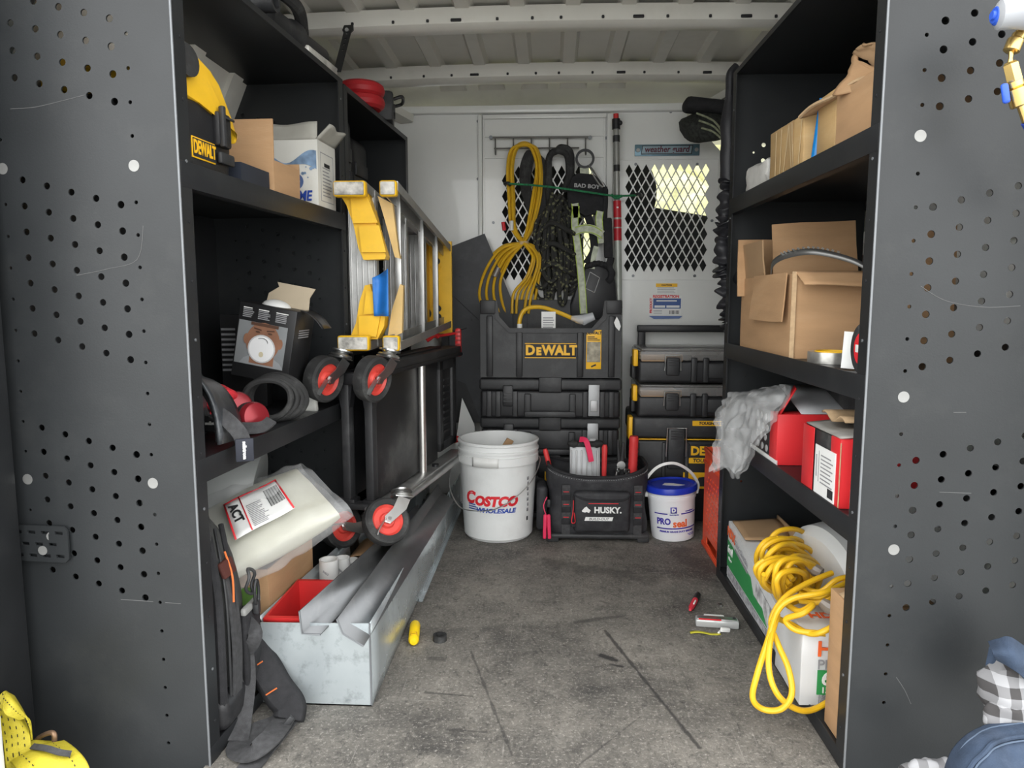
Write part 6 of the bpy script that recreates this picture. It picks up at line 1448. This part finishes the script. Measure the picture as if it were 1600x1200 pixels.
# clear plastic bag draped over the shelf edge
pb = thing('plastic_bag', 'clear crumpled plastic bag hanging over the lower right shelf edge', 'bag', (rx(2.0) + .02, 1.98, ZR3 + .13))
h0 = pb.location.copy()
FILM2 = M('hazy_film', (.75, .76, .76), .08, 0, .06, 8, .8, 40, alpha=.26)
ctrl = [[(1228, 600, 1.82), (1200, 603, 1.95), (1168, 612, 2.05), (1140, 612, 2.12)], [(1225, 618, 1.76), (1190, 612, 1.88), (1150, 625, 1.98), (1122, 640, 2.06)],
        [(1208, 648, 1.74), (1178, 645, 1.84), (1148, 660, 1.92), (1118, 670, 2.0)], [(1180, 690, 1.80), (1165, 685, 1.86), (1138, 695, 1.92), (1114, 705, 1.98)], [(1160, 735, 1.84), (1145, 748, 1.88), (1128, 728, 1.93), (1108, 738, 1.97)]]
CP = [[Y3(*c_) for c_ in row] for row in ctrl]
def bagp(u, q):
    rows = [smooth_path(r_, 8) for r_ in CP]
    fu = u * 24; i = min(23, int(fu)); col = [r_[i].lerp(r_[i + 1], fu - i) for r_ in rows]
    sp_ = smooth_path(col, 8); fq = q * 32; j = min(31, int(fq)); p = sp_[j].lerp(sp_[j + 1], fq - j)
    n_ = noise.noise(p * 16) * .016 + noise.noise(p * 38 + Vector((5, 0, 0))) * .016
    return p + Vector((-.75, -.55, .3)) * n_
B().grid(bagp, 40, 46).mk('film', FILM2, pb, smooth=60)
B().grid(lambda u, q: bagp(u, q) + Vector((.018, .02, -.006)) + Vector((.3, .4, 0)) * noise.noise(Vector((u * 6, q * 7, 3))) * .03, 30, 34).mk('film_back', FILM2, pb, smooth=60)
# ================================================================ RIGHT SIDE: BOTTOM
WC = M('white_print_carton', (.66, .665, .66), .5, 0, .05, 9, dirt=(.42, .41, .38), dirt_amt=.3, dirt_scale=9)
GRN = M('green_print_panel', (.03, .27, .075), .5, 0, .06, 10); HOR = M('hd_orange', (.80, .13, .03), .5)
h1 = thing('sheeting_box', 'long white and green plastic sheeting box on the right bottom shelf, under the cord', 'box', (rx(2.0) + .006, 1.66, ZR4))
Lh = .54
def hz(y): return .165 - .07 * (1 - y / Lh) ** 1.2 + .012
b = B()
b.prism([(0, 0), (Lh, 0), (Lh, hz(Lh)), (Lh * .66, hz(Lh * .66)), (Lh * .33, hz(Lh * .33)), (0, hz(0))], .15, 'x', .002)
b.sub(1).jit(.002, 14).mk('carton_body', WC, h1)
B().prism([(Lh * .02, .045), (Lh * .97, .055), (Lh * .97, .118), (Lh * .80, .105), (Lh * .60, .062), (Lh * .42, .085), (Lh * .30, .10), (Lh * .02, .07)], .0008, 'x', -.0004).mk('green_panel', GRN, h1) if False else None
B().prism([(Lh * .22, .030), (Lh * .99, .040), (Lh * .99, .120), (Lh * .52, .098), (Lh * .46, .062), (Lh * .30, .062)], .001, 'x', -.0008).mk('green_panel', GRN, h1)
B().prism([(Lh * .10, .006), (Lh * .99, .010), (Lh * .99, .034), (Lh * .10, .022)], .001, 'x', -.0006).mk('grey_strip', M('grey_print', (.38, .38, .40), .5, 0, .6, 60), h1)
B().prism([(Lh * .10, .03), (Lh * .28, .035), (Lh * .42, .07), (Lh * .42, .11), (Lh * .10, .085)], .001, 'x', -.0006).mk('line_drawing', M('line_print', (.50, .50, .50), .5, 0, .6, 40), h1)
text('lettering', 'HDX', .040, HOR, h1, (-.0012, Lh - .045, .145), (PI / 2, R(3), -PI / 2), bold=.001)
text('lettering', 'Plastic Sheeting', .022, GREYINK, h1, (-.0012, Lh - .16, .130), (PI / 2, R(8), -PI / 2))
B().tube([(-.0008, Lh - .09, .118), (-.0008, Lh - .23, .099)], 0, flat=(.006, .0008), up=(1, 0, 0)).mk('print_line', GREYINK, h1)
text('lettering', '6mil', .034, PAPER, h1, (-.0018, Lh - .042, .095), (PI / 2, 0, -PI / 2), bold=.0006)
text('lettering', '152 µm', .012, PAPER, h1, (-.0018, Lh - .042, .068), (PI / 2, 0, -PI / 2))
B().grid(lambda u, q: Vector((.01 + .13 * q, Lh - .16 + .15 * u, hz(Lh) - .005 + .025 * math.sin(u * 2.4) * (.4 + .6 * q) - .02 * u * (1 - u))), 10, 8).mk('torn_opening', CARDI, h1, solid=.004)
B().grid(lambda u, q: Vector((.145, Lh - .19 + .18 * u, hz(Lh) - .06 + .085 * q)), 6, 4).mk('open_flap', CARDI, h1, solid=.004)
h2 = thing('sheeting_box', 'white plastic sheeting box with orange lettering, end facing the rear doors', 'box', (rx(1.5) - .022, 1.475, ZR4))
B().b2(0, .16, 0, .17, 0, .168, .003).sub(2).jit(.003, 16).mk('carton_body', WC, h2)
text('lettering', 'HDX', .046, HOR, h2, (.030, -.0042, .128), bold=.0012, align='LEFT')
text('lettering', 'Plastic', .030, GREYINK, h2, (.032, -.0042, .094), bold=.0002, align='LEFT')
g2 = B().b2(.034, .15, -.0042, -.002, .028, .082).mk('green_panel', GRN, h2)
text('lettering', '6mil', .040, PAPER, g2, (.042, -.0048, .063), bold=.001, align='LEFT')
text('lettering', '152 µm', .018, PAPER, g2, (.042, -.0048, .038), bold=.0004, align='LEFT')
for k, s_ in enumerate(('1000', '100 F', '152')): text('lettering', s_, .012, GREYINK, h2, (.036, -.0042, .022 - k * .009), align='LEFT')
text('lettering', 'HDX', .036, HOR, h2, (.075, .07, .1705), (0, 0, 0), bold=.001)
tc_ = thing('tall_carton', 'tall narrow cardboard box standing just inside the right end panel', 'box', (rx(1.36) + .075, 1.375, ZR4))
B().b2(-.068, .10, -.045, .045, 0, .285, .002).sub(2).jit(.003, 10, 3).mk('carton_body', CARD, tc_)
B().grid(lambda u, q: Vector((-.066 + .16 * u, -.042 + .05 * q, .287 + .018 * math.sin(u * 4) * q)), 8, 4).mk('flap', CARD2, tc_, solid=.003)
wj = thing('white_drum', 'big white plastic drum lying behind the yellow cord, right bottom shelf', 'drum', (.79, 1.74, ZR4), (0, 0, 0))
B().lathe([(0, -.15), (.14, -.15), (.16, -.13), (.165, -.05), (.158, -.045), (.165, -.04), (.165, .05), (.158, .055), (.165, .06), (.16, .13), (.14, .15), (0, .15)], n=48).mk('drum_body', M('pale_poly', (.60, .61, .60), .4, 0, .06, 6), wj, loc=(0, 0, .17), rot=(0, PI / 2 - .1, .25))
text('scrawl', 'v2', .05, INK, wj, (-.02, -.168, .21), (PI / 2, 0, 0)) if False else None
# heap of yellow extension cord
yc = thing('extension_cord', 'thick yellow extension cord heaped on the sheeting boxes, loop hanging to the floor', 'extension cord', (rx(1.6), 1.62, .15))
h0 = yc.location.copy()
def cpath(seq, nm='cord_loop', r_=.0062): B().tube(smooth_path([Y3(*s_) for s_ in seq], 8), r_, 10).mk(nm, CORD, yc)
# long hanging loop
cpath([(1335, 905, 1.56), (1290, 925, 1.50), (1240, 935, 1.50), (1215, 955, 1.50), (1200, 1000, 1.46), (1184, 1050, 1.42), (1176, 1090, 1.41), (1192, 1108, 1.41), (1220, 1108, 1.40), (1237, 1085, 1.40), (1232, 1045, 1.42), (1215, 1005, 1.46), (1205, 970, 1.50), (1225, 935, 1.52), (1260, 912, 1.55), (1300, 895, 1.58)])
cpath([(1215, 960, 1.51), (1203, 1005, 1.45), (1202, 1050, 1.42), (1215, 1085, 1.40), (1240, 1106, 1.41), (1265, 1110, 1.43), (1295, 1096, 1.45), (1330, 1070, 1.46)])
cpath([(1212, 965, 1.54), (1235, 975, 1.50), (1265, 990, 1.46), (1290, 985, 1.44), (1330, 960, 1.46)])
cpath([(1230, 945, 1.53), (1250, 955, 1.50), (1270, 945, 1.48), (1255, 958, 1.46), (1228, 968, 1.48), (1245, 985, 1.47), (1290, 990, 1.45)])
random.seed(9)
for k in range(14):
    k *= .64
    cx_, cy_, yy = 1232 + random.uniform(-14, 22), 862 + k * 6.5 + random.uniform(-6, 6), 1.78 - k * .022
    rx_, ry_ = 38 - k * 1.0 + random.uniform(-6, 6), 30 + random.uniform(-8, 6); a0 = random.uniform(0, 6.28)
    cpath([(cx_ + rx_ * math.cos(a0 + t_ * 6.6) + 3 * math.sin(3 * t_ * 6), cy_ + ry_ * math.sin(a0 + t_ * 6.6), yy + .05 * math.sin(a0 + t_ * 6.6 + 1) - .02) for t_ in [q / 11 for q in range(12)]])
for k in range(4):
    cpath([(1225 + k * 5, 930 - k * 8, 1.60), (1210 + 3 * k, 900 - k * 7, 1.65), (1222, 870 - 6 * k, 1.72), (1250 + 4 * k, 880 + 5 * k, 1.68), (1262, 920 + 3 * k, 1.60), (1240, 935, 1.58)])
for k in range(3): cpath([(1250, 915 + 12 * k, 1.58), (1280, 925 + 8 * k, 1.55), (1310, 905 + 12 * k, 1.55), (1345, 900 + 10 * k, 1.57)])
for (px, py, yy) in ((1262, 882, 1.62), (1283, 940, 1.50)):
    B().tube([Y3(px, py, yy), Y3(px + 12, py + 9, yy - .01), Y3(px + 22, py + 14, yy - .02)], [.010, .015, .012], 10).mk('cord_plug', M('dark_clear_plug', (.20, .17, .14), .2), yc)
# ================================================================ SMALL THINGS ON THE FLOOR
mk_ = thing('marker_pen', 'red marker pen with black cap lying on the floor', 'marker', at(1085, 940, z=.009), (0, 0, R(-22)))
B().lathe([(0, -.062), (.004, -.062), (.005, -.055), (.008, -.045), (.0085, .012), (0, .012)], n=16).mk('barrel', M('marker_red', (.55, .03, .05), .4), mk_, rot=(-PI / 2, 0, 0))
B().lathe([(0, .012), (.009, .012), (.0085, .055), (0, .058)], n=16).mk('cap', BLK, mk_, rot=(-PI / 2, 0, 0))
B().box((.0, .035, .0105), (.003, .035, .003), (0, 0, 0), .001).mk('pocket_clip', BLK, mk_); B().box((.004, -.02, .0065), (.004, .03, .004), (0, .7, 0), .001).mk('barrel_print', PAPER, mk_)
kb_ = thing('utility_blade_case', 'clear plastic tool case with metal bits lying on the floor', 'case', at(1120, 972, z=.012), (0, 0, R(-6)))
B().box((0, 0, .0), (.115, .032, .022), (0, 0, 0), .005).mk('case_shell', M('clear_shell', (.62, .63, .62), .15, .3, .1, 10, alpha=.7), kb_)
B().box((0, .0, .008), (.105, .022, .010), (0, 0, 0), .002).mk('metal_tray', STEEL, kb_)
B().box((-.005, .022, .0), (.055, .018, .018), (0, 0, 0), .003).mk('case_hinge', PAPER, kb_)
B().cyl((.045, 0, .013), .004, .004, n=12).mk('rivet', INK, kb_)
B().box((-.02, -.013, .012), (.06, .002, .003)).mk('red_mark', REDINK, kb_)
tag(B().grid(lambda u, q: (-.04 + .08 * u, -.006 + .012 * q, .002 + .003 * math.sin(u * 6)), 8, 3).mk('yellow_scrap', M('yellow_green_scrap', (.45, .42, .03), .5), solid=.0015, loc=at(1102, 990, z=.001)), 'yellow plastic scrap lying on the floor by the clear case', 'scrap')
nt_ = thing('hex_nut', 'small shiny hex nut on the floor by the right shelf', 'nut', at(1125, 947, z=.0))
B().lathe([(.004, 0), (.0085, 0), (.0085, .007), (.004, .007)], n=6, close=True).mk('nut_body', STEEL, nt_)
cb2 = thing('wing_clip', 'small pale plastic clip on the floor beside the clear case', 'clip', at(1133, 988, z=.0))
B().box((0, 0, .007), (.028, .010, .012), (0, .2, .4), .003).mk('clip_body', WPL, cb2); B().tube([(-.012, 0, .004), (-.02, -.012, .004)], .003, 8).mk('clip_arm', WPL, cb2)
# ================================================================ FOREGROUND
# yellow ratchet strap piled at the left rear corner
ys = thing('ratchet_strap', 'bunched yellow ratchet strap with black dashes at the left rear corner', 'strap', (-.93, 1.18, .03))
h0 = ys.location.copy()
YS = M('yellow_strap', (.46, .38, .025), .65, 0, .14, 30, .35, 300, dirt=(.28, .22, .03), dirt_amt=.5, dirt_scale=14)
def sheet(ctrl, nm, mat, seed=0, th=.003):
    CP_ = [[Y3(*c_) for c_ in r_] for r_ in ctrl]
    def f(u, q):
        rows = [smooth_path(r_, 8) for r_ in CP_]; m_ = len(rows[0]) - 1
        fu = u * m_; i = min(m_ - 1, int(fu)); col = [r_[i].lerp(r_[i + 1], fu - i) for r_ in rows]
        s_ = smooth_path(col, 8); m2 = len(s_) - 1; fq = q * m2; j = min(m2 - 1, int(fq)); p = s_[j].lerp(s_[j + 1], fq - j)
        return p + Vector((0, -.6, .8)) * noise.noise(p * 22 + Vector((seed, 0, 0))) * .005
    return B().grid(f, 28, 20).mk(nm, mat, ys, solid=th), f
s1, f1 = sheet([[(-6, 1090, 1.16), (0, 1130, 1.15), (8, 1180, 1.14), (10, 1230, 1.13)], [(8, 1080, 1.18), (18, 1115, 1.155), (26, 1165, 1.15), (34, 1230, 1.14)], [(20, 1092, 1.19), (42, 1135, 1.17), (50, 1170, 1.16), (62, 1230, 1.15)]], 'webbing', YS, 1)
s2, f2 = sheet([[(10, 1185, 1.15), (20, 1195, 1.13), (40, 1215, 1.11), (60, 1240, 1.10)], [(50, 1168, 1.17), (65, 1180, 1.13), (85, 1205, 1.11), (95, 1240, 1.10)], [(100, 1157, 1.19), (120, 1172, 1.15), (138, 1195, 1.13), (152, 1240, 1.12)]], 'webbing', YS, 4)
s3, f3 = sheet([[(6, 1110, 1.14), (10, 1118, 1.135), (20, 1122, 1.14), (30, 1125, 1.15)], [(10, 1085, 1.165), (22, 1098, 1.15), (36, 1115, 1.155), (46, 1125, 1.165)], [(22, 1088, 1.18), (34, 1108, 1.17), (48, 1138, 1.165), (51, 1158, 1.17)]], 'webbing_fold', YS, 7)
for k in range(11):
    for (ff, u_) in ((f1, .2), (f1, .4), (f1, .6), (f1, .8), (f2, .3), (f2, .8), (f3, .35), (f3, .7)):
        a_ = ff(.04 + k * .085, u_); b_ = ff(.04 + k * .085 + .03, u_); off = Vector((0, -.003, .002))
        B().tube([a_ + off, b_ + off], 0, flat=(.0012, .0008), up=(0, -1, .3)).mk('black_dash', INK, ys)
B().tube(smooth_path([f2(.1, .5) + Vector((0, -.004, .008)), f2(.3, .62) + Vector((0, -.006, .012)), f2(.45, .7) + Vector((0, -.004, .012)), f2(.5, .8) + Vector((0, 0, .008))], 5), 0, flat=(.010, .003), up=(0, -.5, 1)).mk('label_tab', FABG, ys)
B().tube(smooth_path([Y3(50, 1165, 1.20), Y3(62, 1152, 1.20), Y3(78, 1145, 1.195), Y3(85, 1149, 1.19), Y3(84, 1170, 1.19)], 6), .0045, 10).mk('rusty_hook', M('rusty_steel', (.30, .19, .12), .5, .6, .4, 30), ys)
B().sph(Y3(40, 1190, 1.185), .06, (1.3, .5, .55)).jit(.02, 14).mk('strap_heap', YS, ys)
# white rear door frame edge, far left
dfr = struct(B().b2(LW - .03, at(8, 1150, y=1.10).x, 1.06, 1.10, -.35, .20, .01).mk('trim_1', WHITE))
B().b2(LW - .02, at(18, 1100, y=1.2).x, 1.10, 1.26, -.02, 1.75, .01).mk('pillar_lining', SHELF, dfr)
# work clothes hanging at the right rear corner
wcl = thing('work_shirt', 'grey plaid flannel shirt stuffed behind the blue jeans, right rear corner', 'shirt', (.80, 1.20, .02))
def plaid():
    m = bpy.data.materials.new('plaid_flannel'); m.use_nodes = True; n_ = m.node_tree.nodes; L_ = m.node_tree.links
    t_ = n_.new('ShaderNodeTexCoord'); sx_ = n_.new('ShaderNodeSeparateXYZ'); L_.new(t_.outputs['Object'], sx_.inputs[0]); outs = []
    for ax in (0, 2):
        w_ = n_.new('ShaderNodeMath'); w_.operation = 'PINGPONG'; L_.new(sx_.outputs[ax], w_.inputs[0]); w_.inputs[1].default_value = .016
        g_ = n_.new('ShaderNodeMath'); g_.operation = 'GREATER_THAN'; L_.new(w_.outputs[0], g_.inputs[0]); g_.inputs[1].default_value = .008; outs.append(g_)
    a_ = n_.new('ShaderNodeMath'); a_.operation = 'ADD'; L_.new(outs[0].outputs[0], a_.inputs[0]); L_.new(outs[1].outputs[0], a_.inputs[1])
    d_ = n_.new('ShaderNodeMath'); d_.operation = 'MULTIPLY'; d_.inputs[1].default_value = .5; L_.new(a_.outputs[0], d_.inputs[0])
    c_ = n_.new('ShaderNodeValToRGB'); c_.color_ramp.elements[0].color = (.05, .047, .047, 1); c_.color_ramp.elements[1].color = (.34, .34, .35, 1); L_.new(d_.outputs[0], c_.inputs[0])
    L_.new(c_.outputs[0], n_['Principled BSDF'].inputs['Base Color']); n_['Principled BSDF'].inputs['Roughness'].default_value = .9
    return m
PLD = plaid()
h0 = wcl.location.copy()
def blob(pts_r, nm, mat, par, am=.012, sc=18, seed=0):
    b = B()
    for (p, r_, s_) in pts_r: b.sph(p, r_, s_, u=32, v=20)
    for v_ in b.bm.verts:
        q = v_.co * sc + Vector((seed, 0, 0)); v_.co += Vector((noise.noise(q), noise.noise(q + Vector((7, 0, 0))), noise.noise(q + Vector((0, 7, 0))))) * am
        q = v_.co * sc * 2.7; v_.co += Vector((noise.noise(q), noise.noise(q + Vector((7, 0, 0))), noise.noise(q + Vector((0, 7, 0))))) * am * .4
    return b.mk(nm, mat, par)
blob([(Y3(1590, 1085, 1.19), .075, (.75, .5, 1.0))], 'shirt_body', PLD, wcl, .022, 16, 2)
blob([(Y3(1455, 1205, 1.20), .05, (1.0, .5, .6))], 'shirt_tail', PLD, wcl, .016, 18, 5)
blob([(Y3(1570, 1125, 1.17), .04, (.8, .5, .8))], 'shirt_fold', PLD, wcl, .014, 20, 9)
DEN = M('blue_denim', (.032, .050, .085), .85, 0, .22, 25, .35, 420, dirt=(.075, .10, .15), dirt_amt=.5, dirt_scale=18)
je = thing('work_jeans', 'faded blue denim work clothes bunched at the right rear corner', 'jeans', (.80, 1.15, .02))
h0 = je.location.copy()
def dsheet(ctrl, nm, par, seed=0, th=.006, am=.008, mat=DEN):
    CP_ = [[Y3(*c_) for c_ in r_] for r_ in ctrl]
    def f(u, q):
        rows = [smooth_path(r_, 8) for r_ in CP_]; m_ = len(rows[0]) - 1
        fu = u * m_; i = min(m_ - 1, int(fu)); col = [r_[i].lerp(r_[i + 1], fu - i) for r_ in rows]
        s_ = smooth_path(col, 8); m2 = len(s_) - 1; fq = q * m2; j = min(m2 - 1, int(fq)); p = s_[j].lerp(s_[j + 1], fq - j)
        return p + Vector((0, -1, .5)) * (noise.noise(p * 16 + Vector((seed, 0, 0))) * am + noise.noise(p * 40) * am * .35)
    return B().grid(f, 36, 28).mk(nm, mat, par, solid=th), f
s_, fj = dsheet([[(1478, 1240, 1.14), (1482, 1190, 1.13), (1500, 1155, 1.14), (1540, 1135, 1.16), (1620, 1122, 1.18)], [(1490, 1250, 1.10), (1500, 1205, 1.09), (1525, 1170, 1.10), (1560, 1150, 1.12), (1630, 1140, 1.14)],
              [(1515, 1260, 1.08), (1525, 1225, 1.07), (1545, 1195, 1.08), (1580, 1180, 1.10), (1640, 1170, 1.12)], [(1560, 1270, 1.06), (1565, 1240, 1.05), (1585, 1225, 1.06), (1610, 1215, 1.08), (1650, 1210, 1.10)]], 'trouser_leg', je, 1, .006, .010)
B().tube([fj(k / 24, .12) + Vector((0, -.004, .004)) for k in range(1, 24)], .0016, 6).mk('seam', M('pale_thread', (.08, .11, .16), .8), je)
B().tube([fj(k / 24, .42) + Vector((0, -.006, .005)) for k in range(3, 24)], .004, 8).mk('felled_seam', DEN, je)
B().tube([fj(k / 24, .50) + Vector((0, -.005, .005)) for k in range(3, 24)], .0014, 6).mk('seam', M('pale_thread'), je)
dsheet([[(1546, 1004, 1.19), (1560, 1000, 1.18), (1580, 998, 1.18), (1620, 1030, 1.20)], [(1552, 1020, 1.16), (1570, 1020, 1.15), (1590, 1025, 1.15), (1625, 1060, 1.18)], [(1560, 1030, 1.17), (1578, 1040, 1.155), (1595, 1055, 1.155), (1625, 1090, 1.18)]], 'waistband', je, 3, .006, .004)
dsheet([[(1546, 1010, 1.205), (1552, 1022, 1.20), (1560, 1032, 1.20)], [(1541, 1050, 1.21), (1550, 1055, 1.205), (1560, 1060, 1.205)], [(1556, 1078, 1.215), (1562, 1080, 1.21), (1570, 1085, 1.21)]], 'waistband_inside', je, 6, .005, .003)
# brass service valve hanging at the right top
va = thing('gauge_hose_valve', 'brass hose fitting with blue and grey knob hanging at the top right', 'valve', at(1585, 80, y=1.20))
h0 = va.location.copy()
GK = M('grey_knob', (.36, .37, .39), .4, 0, .08, 10); BK = M('blue_knob', (.03, .10, .55), .3)
def ax(a_, b_, prof, nm, mat, n=24):
    A = Y3(*a_); Bq = Y3(*b_); d_ = (Bq - A); ln = d_.length; q_ = Vector((0, 0, 1)).rotation_difference(d_.normalized()).to_euler()
    return B().lathe([(r_, z_ * ln) for r_, z_ in prof], n=n).mk(nm, mat, va, loc=A, rot=q_)
ax((1556, 24, 1.17), (1640, 15, 1.16), [(0, 0), (.014, 0), (.021, .06), (.022, .35), (.025, .6), (.026, 1), (0, 1)], 'knob', GK, 12)
ax((1549, 24, 1.17), (1562, 24, 1.17), [(0, 0), (.006, 0), (.007, .3), (.011, .3), (.014, .6), (.014, 1), (0, 1)], 'knob_cap', BK)
ax((1598, 42, 1.19), (1588, 62, 1.19), [(0, 0), (.006, 0), (.007, .5), (.009, .6), (.009, 1), (0, 1)], 'stem', BRASS, 16)
ax((1589, 58, 1.19), (1579, 82, 1.19), [(0, 0), (.007, 0), (.0115, .2), (.0115, .9), (.008, 1), (0, 1)], 'knurled_nut', BRASS, 22)
ax((1580, 80, 1.19), (1578, 102, 1.19), [(0, 0), (.004, 0), (.003, .5), (.005, 1), (0, 1)], 'neck', BRASS, 14)
ax((1578, 97, 1.19), (1587, 132, 1.19), [(0, 0), (.008, 0), (.011, .1), (.0115, .8), (.010, 1), (0, 1)], 'hex_body', BRASS, 6)
ax((1585, 128, 1.19), (1596, 166, 1.19), [(0, 0), (.012, 0), (.012, .2), (.010, .25), (.0145, .3), (.0145, .95), (.012, 1), (0, 1)], 'knurled_collar', BRASS, 24)
ax((1595, 164, 1.19), (1604, 190, 1.19), [(0, 0), (.006, 0), (.006, 1), (0, 1)], 'hose_tail', BRASS, 12)
B().box(Y3(1571, 146, 1.185), (.011, .008, .030), (0, R(-12), 0), .004, 3).mk('lever', BK, va)
B().tube(smooth_path([Y3(1604, 190, 1.19), Y3(1625, 230, 1.2), Y3(1640, 300, 1.22)], 6), .008, 10).mk('hose', M('blue_hose', (.02, .05, .30), .5), va)
